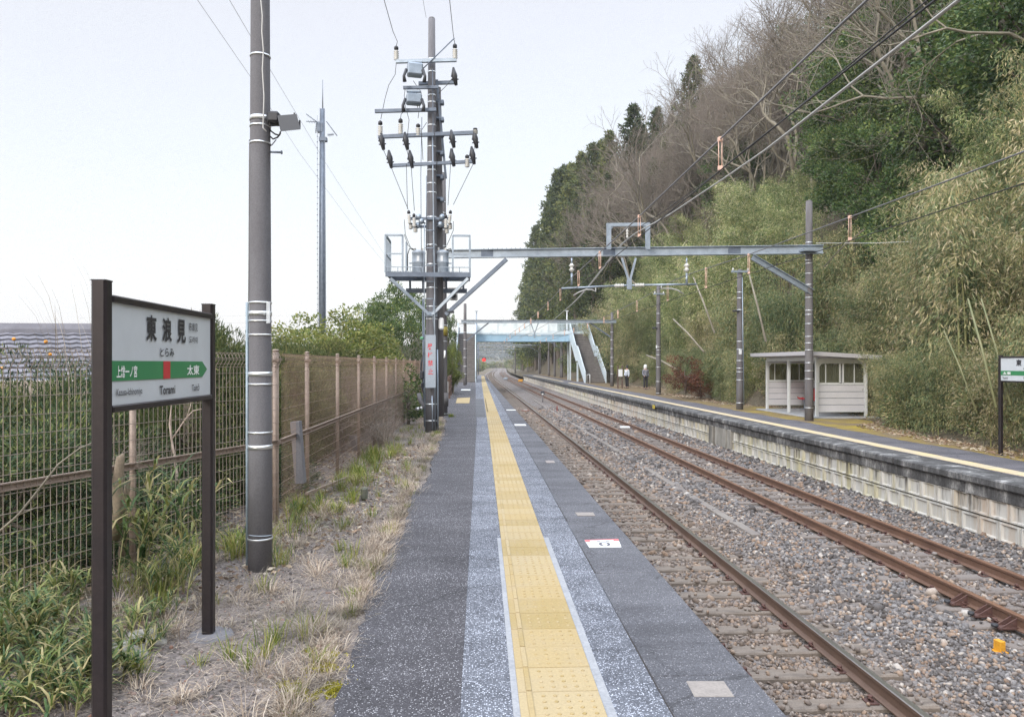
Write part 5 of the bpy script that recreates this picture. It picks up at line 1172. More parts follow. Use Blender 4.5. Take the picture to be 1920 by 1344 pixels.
b = MB(); b.prism([(-.16,-.1),(.16,-.1),(.14,.06),(.08,.2),(-.08,.2),(-.14,.06)], ra, rb_+dirr*.1); b.build('ridge', M('ridge_tiles', (.17,.165,.19), (.22,.215,.24), 4, .6), hs_)
b = MB(); mid = (ra+rb_)/2; b.box((mid.x, mid.y, .0), (Lr*.92, w_t*1.5, 2.7), rz=math.atan2(dirr.y, dirr.x)); b.build('wall', M('house_wall', (.42,.36,.30), (.36,.30,.25), 2, .9), hs_)
b = MB(); q_ = mid+nrm*(w_t*.76); b.box((q_.x, q_.y, .2), (1.6,.05,1.0), rz=math.atan2(dirr.y, dirr.x)); b.build('window', m_dark, hs_)
for u, v in ((26,634),(86,639),(94,663),(4,689)):
    b = MB(); b.lathe(W(u, v, 9.5)-Vector((0,0,.035)), [(.006,0),(.02,.012),(.025,.024),(.018,.04),(.006,.046)], 10); tag(b.build('orange_fruit', flat('fruit_orange', (.75,.30,.03), .4)), 'orange citrus fruits among the branches at far left', 'fruit', 'citrus fruits over the fence')
# white gate-like steelwork and van glimpsed between sign and pole
wl = E('white_steelwork', W(440, 740, 24).to_tuple(), 'white painted stair and rail frame seen through the fence beside the near pole', 'steel frame')
wl.location.z = -1.3
b = MB(); b.bar(W(424,712,24), W(424,760,24), .14,.14); b.bar(W(405,729,24), W(462,748,24), .06,.06); b.bar(W(424,714,24), W(462,727,24), .07,.07); b.build('railing', m_white, wl)
b = MB(); b.bar(W(452,690,25), W(452,800,25), .35,.2); b.box(W(450,690,25), (.55,.3,.25)); b.build('pillar', m_white, wl)
b = MB(); b.bar(W(404,752,24), W(462,752,24), .5,.12); b.bar(W(404,768,24), W(462,764,24), .5,.06); b.bar(W(404,758,24.5), W(462,757,24.5), .3,.05); b.build('landing', m_white, wl)
b = MB(); b.box(W(449,778,26), (.55,.4,.5)); b.build('cabinet', m_white, wl)
def shed(name, u, v, d_, sz, mat, lab, cat):
    c = W(u, v, d_); r_ = E(name, (c.x, c.y, -1.3), lab, cat); b = MB(); b.box(c, sz, rz=.3, bev=.02)
    for k in range(5): b.box(c+Vector((-sz[0]/2+sz[0]*(k+.5)/5, -sz[1]/2*.95, 0)), (.03,.2,sz[2]*.9), rz=.3)
    b.build('walls', mat, r_); b = MB(); b.box(c+Vector((0,0,sz[2]/2+.04)), (sz[0]+.2, sz[1]+.2, .08), rz=.3); b.build('roof', m_galvd, r_); b = MB(); b.box(c+Vector((.1,-sz[1]/2-.03,-.05)), (.05,.05,.2)); b.build('handle', m_dark, r_)
shed('storage_shed', 372, 900, 15.0, (.55,.5,1.0), M('shed_pale_blue', (.42,.47,.54), (.36,.41,.48), 3, .5), 'pale blue grey storage shed glimpsed below the station sign', 'shed')
shed('white_shed', 300, 790, 26, (1.6,1.2,1.1), m_white, 'white hut with reddish top half hidden by trees, under the station sign', 'shed')
# blue bicycle
bk = E('bicycle', W(312, 935, 16.5).to_tuple(), 'blue bicycle parked beyond the fence below the station sign', 'bicycle'); bc = W(308, 915, 16.5); ax = Vector((.80,.55,0)).normalized(); up = Vector((0,0,1))
for s_ in (-.5, .5):
    b = MB(); c = bc+ax*s_; b.tube([c+ax*(.31*math.cos(a_))+up*(.31*math.sin(a_)) for a_ in np.linspace(0, 6.283, 25)], .018, 6); wh = b.build('wheel', m_dark, bk)
    b = MB(); [b.bar(c, c+ax*(.3*math.cos(a_))+up*(.3*math.sin(a_)), .006,.006) for a_ in np.linspace(0, 5.7, 12)]; b.build('spokes', m_galv, wh)
m_bb = flat('bicycle_blue', (.10,.12,.62), .35); b = MB()
A_, B_, C_, D_, E_ = bc-ax*.5, bc-ax*.12+up*-.02, bc-ax*.2+up*.5, bc+ax*.33+up*.5, bc+ax*.5
for p0, p1 in ((A_,B_),(A_,C_),(B_,C_),(B_,D_),(C_+up*-.1,D_),(D_,E_)): b.tube([p0, p1], .028, 8)
b.build('frame', m_bb, bk); b = MB(); b.box(C_+up*.1, (.2,.12,.06), bev=.02); b.build('saddle', m_dark, bk); b = MB(); b.tube([D_+up*.16-Vector((0,.25,0)), D_+up*.2, D_+up*.16+Vector((0,.25,0))], .014, 6); b.bar(D_, D_+up*.2, .03,.03); b.build('handlebar', m_galv, bk)
b = MB(); b.box(D_+ax*.2+up*.1, (.3,.3,.22), bev=.02); b.build('basket', m_galv, bk)
# ---------------------------------------------------------------- vegetation
rg = np.random.default_rng(5)
def unit(a): return a/np.maximum(np.linalg.norm(a, axis=1), 1e-9)[:, None]
def leafset(P_, D_, L_, W_, r):
    n = len(P_); D_ = unit(D_); S_ = unit(np.cross(D_, r.normal(size=(n, 3)))); L_ = np.asarray(L_)*np.ones(n); W_ = np.asarray(W_)*np.ones(n)
    m_ = P_+D_*(L_*.42)[:, None]; s_ = S_*(W_*.5)[:, None]
    V = np.stack([P_, m_+s_, P_+D_*L_[:, None], m_-s_], 1).reshape(-1, 3)
    return V, np.arange(n*4).reshape(n, 4)
def leafobj(name, sets, mat, par):
    V = np.concatenate([s[0] for s in sets]); Fc = []; k = 0
    for s in sets: Fc.append(s[1]+k); k += len(s[0])
    return link(name, arr_mesh(name, V, np.concatenate(Fc), mat), par)
def sph(r, n): return unit(r.normal(size=(n, 3)))
PROTO = Vector((0, -400, -60))
def proto_root(name): o = bpy.data.objects.new(name, None); COL.objects.link(o); o.location = (0,0,0); return o
# bamboo clump
def bamboo(seed, nc, h, mat, spread=.9, low=.25, dens=1.0, ll=.20, wl=.036, droop=.8, culm_r=.028):
    r = np.random.default_rng(seed); root = proto_root('bamboo_clump'); b = MB(); sets = []
    for i in range(nc):
        a = r.uniform(0, 6.28); rr = spread*math.sqrt(r.uniform()); x, y = rr*math.cos(a), rr*math.sin(a); hh = h*r.uniform(.75, 1.08); la = a+r.uniform(-.8, .8); ln = r.uniform(.03, .22)*hh
        pts = []
        for k in range(9):
            s = k/8; be = ln*(s**2.2)*1.5; pts.append(Vector((x+math.cos(la)*be, y+math.sin(la)*be, hh*(s-.10*s**4*(1+ln/hh*3)))))
        b.tube(pts, [culm_r*(1-.85*k/8) for k in range(9)], 5, caps=False)
        nn = int(26*dens*hh/7)
        for j in range(nn):
            s = low+(1-low)*(j+r.uniform())/nn; k = min(7, int(s*8)); p_ = pts[k].lerp(pts[k+1], s*8-k)
            rad = .75*(1-s)**.5+.25
            for q in range(3):
                th = r.uniform(0, 6.28); d_ = np.array([math.cos(th), math.sin(th), r.uniform(-.1, .5)]); c_ = np.array(p_)+d_*rad*r.uniform(.3, 1.0)
                m_ = int(21*dens); P_ = c_+r.normal(size=(m_, 3))*np.array([.20, .20, .15]); D_ = d_*.5+r.normal(size=(m_, 3))*.5+np.array([0, 0, -droop]); sets.append(leafset(P_, D_, r.uniform(.6, 1.15, m_)*ll, r.uniform(.7, 1.2, m_)*wl, r))
    o = b.build('culms', m_culm, None, at=(0,0,0)); o.parent = root; leafobj('foliage', sets, mat, root); return root
def crown(seed, rx, rz, zc, ncl, nl, mat, ll, wl, rc=.6, trunk=True, nm='broadleaf_tree', flat_=1.0, bark=None, up=.35, gap=.0, htrunk=None):
    r = np.random.default_rng(seed); root = proto_root(nm); sets = []
    cs = sph(r, ncl)*(r.uniform(.45, 1.0, ncl)**.5)[:, None]*np.array([rx, rx, rz]); cs[:, 2] += zc
    cs += r.normal(size=cs.shape)*.12*rx
    for c_ in cs:
        sc = rc*r.uniform(.55, 1.35); m_ = int(nl*sc/rc); sp_ = sph(r, m_); P_ = c_+sp_*(r.uniform(.25, 1, m_)**.5)[:, None]*np.array([sc, sc, sc*.7]); out_ = unit((P_-np.array([0, 0, zc*.8])))
        D_ = sp_*.5+out_*.4+r.normal(size=(m_, 3))*.5+np.array([0, 0, up-.35]); sets.append(leafset(P_, D_, r.uniform(.6, 1.2, m_)*ll, r.uniform(.7, 1.2, m_)*wl, r))
    b = MB(); z1 = zc+rz*.4; b.tube([(0,0,0), (.05*rx, 0, z1*.4), (-.04*rx, .05*rx, z1*.8), (0,0,z1)], [.055*rx+.03, .045*rx+.02, .03*rx, .015*rx], 7, caps=False)
    for i in r.choice(ncl, min(ncl, 14), replace=False):
        c_ = Vector(cs[i]); s = Vector((0, 0, z1*r.uniform(.35, .8))); b.tube([s, s.lerp(c_, .5)+Vector((0,0,.08*rx)), c_], [.02*rx+.01, .014*rx, .005*rx], 5, caps=False)
    o = b.build('trunk', bark or m_bark, None, at=(0,0,0)); o.parent = root; leafobj('crown', sets, mat, root); return root
def cedar(seed, h, rmax, mat, nb=230, low=.12):
    r = np.random.default_rng(seed); root = proto_root('cedar_tree'); sets = []; b = MB()
    b.tube([(0,0,0), (0,0,h*.5), (0,0,h*.97)], [.3, .2, .03], 7, caps=False)
    for i in range(nb):
        s = low+(1-low)*(i/nb)**.9; th = i*2.4+r.uniform(-.5, .5); R__ = rmax*((1-s)**.62)*r.uniform(.35, 1.2)+.10; z = h*s
        tip = np.array([math.cos(th)*R__, math.sin(th)*R__, z-.10*R__])
        if i % 3 == 0: b.tube([(0,0,z), tuple(tip)], [.04, .012], 4, caps=False)
        for q in range(2):
            c_ = np.array([0, 0, z+.1])*(1-(.55+.45*q))+tip*(.55+.45*q) if q == 0 else tip
            m_ = 26; sc = .30+.42*(1-s)*r.uniform(.6, 1.3); P_ = c_+sph(r, m_)*(r.uniform(.2, 1, m_)**.5)[:, None]*np.array([sc, sc, sc*1.0])
            D_ = r.normal(size=(m_, 3))*.6+np.array([math.cos(th)*.5, math.sin(th)*.5, .25]); sets.append(leafset(P_, D_, r.uniform(.25, .5, m_), r.uniform(.10, .2, m_), r))
    o = b.build('trunk', m_bark, None, at=(0,0,0)); o.parent = root; leafobj('crown', sets, mat, root); return root
def bare(seed, h, lv=6, spread=.55, nm='bare_tree', mats=None, r0=.16, up=.12, tw=1.0, multi=1):
    r = np.random.default_rng(seed); root = proto_root(nm); b1_, b2__ = MB(), MB()
    def grow(p, d, L_, rad, k):
        n = 3; pts = [p]; dd = d.copy()
        for i in range(n):
            dd = dd + r.normal(size=3)*.16; dd[2] += up*.4; dd /= np.linalg.norm(dd); pts.append(pts[-1]+dd*L_/n)
        bb = b1_ if rad > .022 else b2__
        bb.tube([Vector(q) for q in pts], [rad*(1-.3*i/n) for i in range(n+1)], 6 if rad > .05 else 3, caps=False)
        if k <= 0: return
        nb_ = 2 if k > lv-2 else (3 if r.uniform() < .75 else 2)
        for i in range(nb_):
            nd = dd+r.normal(size=3)*spread; nd[2] += up; nd /= np.linalg.norm(nd); grow(pts[-1] if i < 2 else pts[2], nd, L_*r.uniform(.66, .86), rad*r.uniform(.55, .72), k-1)
        if k < lv-1 and r.uniform() < .8:
            nd = dd+r.normal(size=3)*spread*1.2; nd /= np.linalg.norm(nd); grow(pts[1], nd, L_*.6, rad*.4, k-2 if k >= 2 else 0)
    for q in range(multi):
        d0 = np.array([r.normal()*.18*(multi > 1)*2, r.normal()*.18*(multi > 1)*2, 1.0]); d0 /= np.linalg.norm(d0)
        grow(np.array([0., 0, 0]), d0, h*.30, r0*(1 if multi == 1 else .75), lv)
    mats = mats or (m_barkl, m_twig)
    o = b1_.build('trunk', mats[0], None, at=(0,0,0)); o.parent = root
    if b2__.v: o = b2__.build('crown', mats[1], None, at=(0,0,0)); o.parent = root
    return root
used = set()
def place(pr, x, y, z, sc=1.0, rz=None, label=None, cat=None, group=None, name=None, sz=None, tilt=None):
    if 'used_' in pr: o = copy_tree(pr)
    else: o = pr; pr['used_'] = 1
    o.location = (x, y, z); s_ = sc; o.scale = (s_, s_, s_*(sz or 1)); o.rotation_euler = (tilt[0] if tilt else 0, tilt[1] if tilt else 0, random.uniform(0, 6.28) if rz is None else rz)
    if name: o.name = name
    for k_ in ('label','category','group'):
        if k_ in o: del o[k_]
    tag(o, label, cat, group); return o
pb = [bamboo(1, 7, 8.0, l_bam), bamboo(2, 8, 7.2, l_bam, spread=1.1), bamboo(3, 6, 8.6, l_bam, spread=1.0, low=.35), bamboo(14, 7, 7.5, l_bam, spread=1.2, low=.3)]
pbd = [bamboo(4, 9, 4.6, l_bamd, spread=1.0, low=.08, dens=1.5, ll=.17, wl=.026, droop=.9), bamboo(5, 8, 5.4, l_bamd, spread=1.1, low=.10, dens=1.35, ll=.18, wl=.028, droop=1.0)]
pbr = [crown(6, 3.1, 2.8, 4.2, 75, 230, l_broad, .16, .08, .72), crown(7, 2.6, 2.9, 4.6, 64, 230, l_broad, .16, .08, .68)]
pce = [cedar(8, 22, 4.6, l_cedar, nb=210), cedar(9, 22, 4.0, l_cedar, nb=190), cedar(10, 22, 3.2, l_cedar, nb=150, low=.35)]
pba = [bare(11, 13, 7), bare(12, 12, 7, spread=.6, multi=2), bare(13, 13, 7, spread=.5, r0=.2)]
pls = [bare(51, 13, 6, spread=.5, up=.02, mats=(m_barkl, m_barkl), r0=.13), bare(52, 13, 6, spread=.55, up=.02, mats=(m_barkl, m_barkl), r0=.12)]
for pr in pls+pb+pbd+pbr+pce+pba: pr.location = (0, 0, 0)
def xbase(y): return (12.0 if y > 22 else 10.7+1.3*max(0, (y-8)/14))+1.7*float(sstep(20.5,23,y))*(1-float(sstep(29,32,y)))+1.5*float(sstep(62,66,y))*(1-float(sstep(86,92,y)))+1.4*float(sstep(43,46,y))*(1-float(sstep(57,61,y)))
# bamboo on the slope
GB = 'bamboo clumps on the slope behind the right platform'
LB = {0: 'tall pale green bamboo clump with drooping leaves on the steep slope', 1: 'low dark green bamboo clump at the foot of the slope'}
k = 0; y = 9.0
while y < 74:
    x = xbase(y)+1.0+random.uniform(0, .8)
    while x < xbase(y)+11.5:
        yy = y+random.uniform(-.8, .8); xx = x+random.uniform(-.5, .5)
        near = (xx-xbase(yy)) < 3.4 and yy < 36
        skip = (yy > 50 and (xx-xbase(yy)) > 9) or (30 < yy < 43 and 17 < xx < 22.5)
        if not skip:
            pr = random.choice(pbd) if near or random.random() < .15 else random.choice(pb)
            u_ = 890+F*xx/yy; vt = float(np.interp(u_, [1180, 1250, 1300, 1400, 1500, 1560, 1700, 1790, 1850, 1920, 2100], [520, 440, 395, 335, 305, 400, 430, 330, 190, 130, 60]))
            s_ = min(random.uniform(.8, 1.15), (EYE+(HV-vt)*yy/F-hill(xx, yy))/(4.8 if pr in pbd else 7.6))
            if s_ < .42: x += 2.2; continue
            zz = hill(xx, yy)-.15; dk = pr in pbd
            place(pr, xx, yy, zz, s_, label=LB[int(dk)], cat='bamboo', group=GB if not dk else 'dark bamboo clumps at the foot of the slope', name='bamboo_clump'); k += 1
        x += random.uniform(2.0, 2.6)
    y += 2.25 if y < 30 else 2.9
y = 8.5
while y < 60:
    for dx_ in (.15, 1.5):
        xx = xbase(y)+dx_+random.uniform(-.2, .4)
        if 21 < y < 24.4 and xx < 14.9: xx += 1.2
        place(random.choice(pbd), xx, y+dx_*.3, hill(xx, y)-.25, random.uniform(.42, .62) if dx_ < 1 else random.uniform(.6, .8), label=LB[1], cat='bamboo', group='dark bamboo clumps at the foot of the slope', name='bamboo_clump'); k += 1
    y += 1.35 if y < 26 else 2.2
print('bamboo', k)
# leaning pale culms
m_culmd = M('old_culm', (.15,.165,.075), (.22,.21,.11), 3, .6)
lb = 0
for (u0, v0, d0, u1, v1, d1_, r_, lb_) in ((1815,560,15.6,1868,765,14.4,.026,'leaning green bamboo stem beside the right station sign'),(1840,560,16,1895,760,14.6,.022,'second leaning bamboo stem right of the longer one by the sign'),(1770,620,17,1832,775,15.9,.020,'leaning bamboo stem left of the small station sign'),
      (1212,666,46,1268,692,42,.06,'fallen pale trunk on the bank behind the persons'),(1262,598,40,1320,660,37,.05,'pale dead stem leaning in the thicket above the red bush'),(1405,515,30,1436,640,29,.045,'tall pale dead stem in the bamboo left of the shelter'),(1300,520,36,1340,625,34,.045,'pale leaning bamboo stem between the two crossarm poles'),
      (1560,262,33,1655,268,32,.09,'pale bare limb crossing the dark evergreen'),(1600,470,30,1720,370,26,.03,'dead arching branch above the shelter'),(1620,430,23,1545,500,25,.02,'thin dead branch hanging over the bamboo')):
    a, c = W(u0, v0, d0), W(u1, v1, d1_); b = MB(); b.tube([a, a.lerp(c, .5)+Vector((0,0,.08)), c], [r_*.7, r_*.9, r_], 7); tag(b.build('bamboo_cane' if 'sign' in lb_ else 'dead_sapling', m_culmd if 'green' in lb_ or 'sign' in lb_ else m_barkl, at=c), lb_, 'stem')
# evergreens and bare trees
GE = 'dark evergreens on the slope'
for i, (x, y, s, lb_) in enumerate(((18.9,35,1.1,'large dark evergreen bulging from the slope above the right portal pole'),(17.3,31,.8,GE),(16.8,28,.75,GE),(18.5,27,1.0,GE),(16.2,25,.7,GE),(17.6,33,.8,GE),(20.3,32,1.1,GE),(22,30,1.2,GE),(20.8,38,1.0,GE),(20.6,34,1.15,GE),(18.3,33.5,.85,GE),(22.5,39,1.2,GE),(19.5,29,1.0,GE),(21,26,1.1,GE),(17.2,21.5,1.0,GE),(19,23,1.2,GE),(18,17.5,1.0,GE),(24,31,1.2,GE),(23,45,1.0,GE),(27,55,1.2,GE),(30,66,1.3,GE),(24,70,1.2,GE),(26,80,1.3,GE),(32,84,1.4,GE),(22,62,1.0,GE),(20,72,1.0,GE),(29,74,1.3,GE),(34,74,1.4,GE),(21,86,1.1,GE),(30,95,1.4,GE),(36,92,1.5,GE),(26,97,1.3,GE))):
    place(random.choice(pbr), x, y, hill(x, y)-.3, s, label=lb_ if i == 0 else 'rounded dark green evergreen tree among bare trees on the slope', cat='tree', group=None if i == 0 else GE, name='evergreen_tree')
GC = 'tall cedars on the ridge'
first = True
for u, v, d_ in ((1300,106,85),(1187,195,94),(1232,201,94),(1205,235,100),(1143,246,97),(1112,268,104),(1128,262,110),(1092,285,112),(1073,305,116),(1058,309,122),(1047,318,126),(1036,352,130),(1030,385,140),(1005,424,152),(1012,440,160),(990,500,185),(980,560,196),(1000,470,170),(1260,215,100)):
    p_ = W(u, v, d_); g_ = hill(p_.x, p_.y)-.5; h_ = p_.z-g_; pr = random.choice(pce[:2]); s_ = h_/22*.99
    o = place(pr, p_.x, p_.y, g_, s_, label='tallest lone cedar standing on the skyline' if first else 'tall dark cedar on the skyline of the ridge', cat='tree', group=None if first else GC, name='cedar_tree'); first = False
for i in range(58):
    y = random.uniform(76, 182); x = xbase(y)+random.uniform(1.2, 11)*(1-.4*(y > 140))
    u = 890+F*(x+0)/y
    # keep under the skyline
    sky_v = np.interp(u, [975, 985, 1000, 1030, 1060, 1110, 1150, 1200, 1300], [620, 540, 470, 400, 325, 290, 280, 260, 200]); zt__ = EYE+(HV-sky_v)*y/F
    h_ = min(random.uniform(19, 26), zt__-hill(x, y)-random.uniform(0, 4))
    if h_ < 8: continue
    place(random.choice(pce), x, y, hill(x, y)-.4, h_/22, label='dense dark cedar in the stand beyond the right stairs', cat='tree', group='cedar stand beyond the right stairs', name='cedar_tree')
GT = 'bare grey brown trees on the slope'
for i in range(92):
    if i < 60: y = random.uniform(38, 104); x = xbase(y)+random.uniform(7, 15)+max(0, y-60)*.12
    elif i < 76: y = random.uniform(58, 104); x = random.uniform(26, 38)
    else: y = random.uniform(17, 36); x = random.uniform(18.5, 24)
    g_ = hill(x, y); u = 890+F*x/y; sky_v = float(np.interp(u, [1050, 1100, 1140, 1180, 1250, 1300, 1350, 1400, 1450, 1480, 1500], [430, 340, 305, 280, 245, 215, 165, 115, 50, 10, -400])); s_ = random.uniform(.8, 1.15)
    zt__ = EYE+(HV-sky_v)*y/F; s_ = min(s_, (zt__-g_)/13.0+.12)
    if s_ < .35: continue
    place(random.choice(pba), x, y, g_-.4, s_, label='leafless grey brown tree with fine twigs on the slope', cat='tree', group=GT, name='bare_tree')
for i in range(48):
    u = random.uniform(1085, 1345); y = random.uniform(62, 104); x = (u-890)*y/F
    if x < xbase(y)+2.5: continue
    g_ = hill(x, y); sky_v = float(np.interp(u, [1085, 1140, 1180, 1250, 1300, 1350], [345, 300, 270, 240, 205, 160])); s_ = min(1.25, (EYE+(HV-sky_v)*y/F-g_)/12.5)
    if s_ < .4: continue
    place(random.choice(pba), x, y, g_-.4, s_, label='leafless grey brown tree with fine twigs on the slope', cat='tree', group=GT, name='bare_tree')
for x, y, s_ in ((21.5,90,1.25),(23,95,1.3),(24.5,88,1.2),(20,84,1.0)): place(random.choice(pls), x, y, hill(x, y)-.3, s_, rz=random.uniform(0,6), label='pale trunked bare tree fanning out above the near steel beam', cat='tree', group='pale bare trees above the near beam', name='bare_tree')
for (x, y, s, rz_, tl_) in ((17.2,18.5,.6,0,-1.2),(17.8,21.5,.65,.25,-1.1),(18.6,25,.75,-.2,-1.0),(17.0,16.5,.55,.4,-1.25),(20.0,28,.9,.1,-.9),(19,24,.8,.5,-.8)):
    place(pls[int(y) % 2], x, y, hill(x, y)+3.2, s, rz=rz_, tilt=(0,tl_), label='leafless tree leaning out from the upper right of the slope', cat='tree', group='leaning bare trees at upper right', name='bare_tree')
# shrubs along the foot and beyond the bridge
psh = [crown(21, 1.15, .95, 1.0, 42, 150, l_yg, .11, .045, .34, nm='shrub'), crown(22, 1.15, 1.0, 1.0, 42, 150, l_bamd, .13, .04, .34, nm='shrub')]
prs = crown(23, .8, .8, .95, 30, 120, l_rust, .10, .04, .28, nm='shrub')
for pr in psh+[prs]: pr.location = (0,0,0)
p_ = W(1290, 740, 37); 
for dx, dz, sc in ((0,.3,1.0),(.8,0,.75)):
    place(prs, p_.x+dx, p_.y+.5, ZR+dz, sc, label='rust red shrub beside the platform, right of the two persons' if dx == 0 else 'smaller rust brown shrub touching the rust red one', cat='shrub')
y = 12.5
while y < 100:
    x = xbase(y)+random.uniform(-.1, .7)
    if not (23 < y < 29.3 and x < 13.8) and not (66 < y < 84) and not (46 < y < 57 and x < 13.9):
        place(psh[1] if random.random() < .6 else psh[0], x+.3, y, hill(x+.3, y)-.25, random.uniform(.55, 1.0), label='low leafy shrub along the foot of the slope', cat='shrub', group='shrubs along the foot of the slope', name='shrub')
    y += random.uniform(1.0, 2.2) if y < 60 else 2.6
for i in range(46):
    y = random.uniform(95, 240); x = random.uniform(13, 22)+cx(y); place(random.choice(psh), x, y, (hill(x, y) if y < 185 else -1.0)-.3, random.uniform(1.6, 3.0), label='bushy green shrub lining the cutting beyond the footbridge', cat='shrub', group='shrubs beyond the footbridge', name='shrub')
for i in range(130):
    y = 150+450*random.random()**.7; sd = random.choice((-1, 1)); x = cx(y)+(-3.5-random.uniform(0, 10) if sd < 0 else 9.5+random.uniform(0, 12)+(0 if y > 240 else 3)); place(random.choice(psh), x, y, -1.5, random.uniform(1.2, 2.6), label='distant low trees on both sides of the line', cat='tree', group='distant low trees', name='low_tree')

for i in range(16): place(random.choice(psh), cx(520)-14+i*2.6, 522+random.uniform(-4, 8), -1.5, random.uniform(1.6, 2.6), label='distant low trees on both sides of the line', cat='tree', group='distant low trees', name='low_tree')
for i in range(12): y = 64+i*2; place(random.choice(psh+pbd[:1]), xbase(y)+random.uniform(.4, 1.6), y, hill(xbase(y)+.8, y)-.2, random.uniform(.9, 1.5), label='leafy shrub on the bank behind the right stairs', cat='shrub', group='shrubs behind the right stairs', name='shrub')
# left side trees beyond the fence
l_hdg = leafm('hedge_leaf', [(.04,.07,.03), (.08,.11,.04), (.14,.16,.06), (.24,.22,.10)], .25, .6, obj=.3)
pyg = crown(31, 1.5, 1.6, 2.3, 75, 190, l_yg, .095, .05, .38, nm='broadleaf_tree', bark=m_barkl)
pdk = crown(32, 1.9, 1.9, 3.0, 85, 180, l_broad, .13, .065, .42, nm='broadleaf_tree')
pjn = [crown(33, 1.25, 1.05, 1.2, 70, 260, l_jun, .075, .016, .33, nm='conifer_shrub', up=.7), crown(34, 1.1, 1.15, 1.2, 64, 260, l_jun, .08, .016, .3, nm='conifer_shrub', up=.8)]
phg = crown(35, 1.0, 1.1, 1.2, 60, 220, l_hdg, .085, .018, .3, nm='hedge_shrub', up=.8)
pyg2 = crown(37, 1.1, 1.05, 1.2, 55, 150, l_yg, .07, .035, .3, nm='conifer_shrub')
ptw = bare(36, 2.6, 6, spread=.75, nm='twiggy_shrub', mats=(m_twig, m_twig), r0=.028, up=.05, multi=3)
for pr in (pyg, pyg2, pdk, phg, ptw, *pjn): pr.location = (0,0,0)
def lplace(pr, u, v, d_, h0, lb_, cat='tree', nm=None, grp=None, wsc=None):
    p_ = W(u, v, d_); g_ = left(p_.x, p_.y)-.1; s_ = (p_.z-g_)/h0; return place(pr, p_.x, p_.y, g_, wsc or s_, sz=(s_/wsc if wsc else None), label=lb_, cat=cat, group=grp, name=nm)
lplace(pyg, 572, 588, 17.5, 4.1, 'yellow green leafy tree just beyond the fence, left of three', wsc=.85)
lplace(pyg, 628, 558, 25, 4.1, 'yellow green leafy tree beyond the fence, tallest of three', wsc=1.35)
lplace(pyg, 688, 600, 30, 4.1, 'yellow green leafy tree beyond the fence, right of three', wsc=.9)
lplace(pdk, 735, 537, 42, 5.2, 'dark glossy evergreen beyond the fence left of the transformer pole', wsc=1.0)
lplace(pdk, 697, 575, 38, 5.2, 'shorter dark evergreen between the yellow green trees and the taller one', wsc=.85)
lplace(pdk, 778, 548, 47, 5.2, 'dark evergreen half hidden behind the transformer pole', wsc=.85)
lplace(pdk, 840, 580, 52, 5.2, 'small dark evergreen right of the transformer pole', wsc=.33)
lplace(pyg, 850, 632, 42, 4.1, 'bright green bush beside the left stairs', cat='shrub', nm='shrub', wsc=.36)
lplace(pyg, 836, 668, 42, 4.1, 'lower bright green bush behind the brown railing', cat='shrub', nm='shrub', wsc=.45)
p_ = W(868, 625, 100); place(pdk, p_.x-1.5, 100, -1.5, 1.1, label='dark tree rising behind the left stairs', cat='tree')
for u, v, d_ in ((735,612,30),(765,600,38),(712,632,28),(785,625,44)): lplace(ptw, u, v, d_, 2.7, 'tangled brown leafless shrub behind the fence near the transformer pole', 'shrub', 'twiggy_shrub', 'brown twiggy shrubs behind the fence')
lplace(pyg, 430, 622, 30, 4.1, 'pale tree tops between the sign and the near pole', wsc=1.0)
lplace(pyg, 395, 640, 34, 4.1, 'distant pale tree behind the far sign post', wsc=1.0)
for u, v, d_ in ((530,672,12.8),(560,668,14),(590,675,15.4),(618,678,17),(640,680,18.6),(660,684,20),(545,700,15),(600,690,18),(570,690,16)):
    lplace(phg, u, v, d_, 2.4, 'feathery yellow green shrub right behind the mesh fence', 'shrub', 'hedge_shrub', 'feathery shrubs behind the long fence')
for i in range(20):
    y_ = 8.6+i*.5; x_ = -3.15-random.uniform(0, .35); place(phg, x_, y_, left(x_, y_)-.1, random.uniform(.55, .72), sz=random.uniform(1.25, 1.6), label='feathery yellow green shrub right behind the mesh fence', cat='shrub', group='feathery shrubs behind the long fence', name='hedge_shrub')
for i in range(26):
    y_ = 14+i*.62; x_ = -2.65-random.uniform(0, .3); place(ptw, x_, y_, left(x_, y_)-.1, random.uniform(.7, .85), sz=1.0, label='dry brown climbing shrub pressed against the mesh fence', cat='shrub', group='dry climbing shrubs on the mesh fence', name='twiggy_shrub')
for u, v, d_ in ((680,690,21),(700,690,23),(722,690,26),(745,688,30),(765,685,34),(690,700,20)): lplace(ptw, u, v, d_, 2.3, 'dry brown climbing shrub pressed against the mesh fence', 'shrub', 'twiggy_shrub', 'dry climbing shrubs on the mesh fence')
js = [(20,735,8.0),(90,720,8.8),(150,705,9.6),(60,790,7.0),(140,780,7.6),(200,760,8.6),(-60,760,7),(250,740,10.5),(300,770,11),(360,735,12.5),(420,775,11),(440,740,14),(230,700,12),(10,840,6.3),(110,850,6.6),(-50,830,6.4),(190,850,7.4),(395,830,9.8),(440,850,9.4),(350,720,16),(280,715,15)]
for i, (u, v, d_) in enumerate(js): lplace(random.choice(pjn) if i % 5 else random.choice([phg, pyg2]), u, v, d_, 2.25, 'feathery green shrub beyond the angled fence', 'shrub', 'conifer_shrub', 'conifer shrubs beyond the angled fence', wsc=random.uniform(.75, 1.0))
for u, v, d_ in ((60,640,10),(150,650,11),(170,690,9),(20,690,8.5),(120,760,7.4),(60,720,7.2),(180,740,7.0),(290,760,9),(370,740,10),(430,770,9.5),(10,660,9.5),(110,670,9.8)): lplace(ptw, u, v, d_, 2.7, 'grey leafless twiggy shrub rising before the tiled roof', 'shrub', 'twiggy_shrub', 'leafless shrubs before the tiled roof')
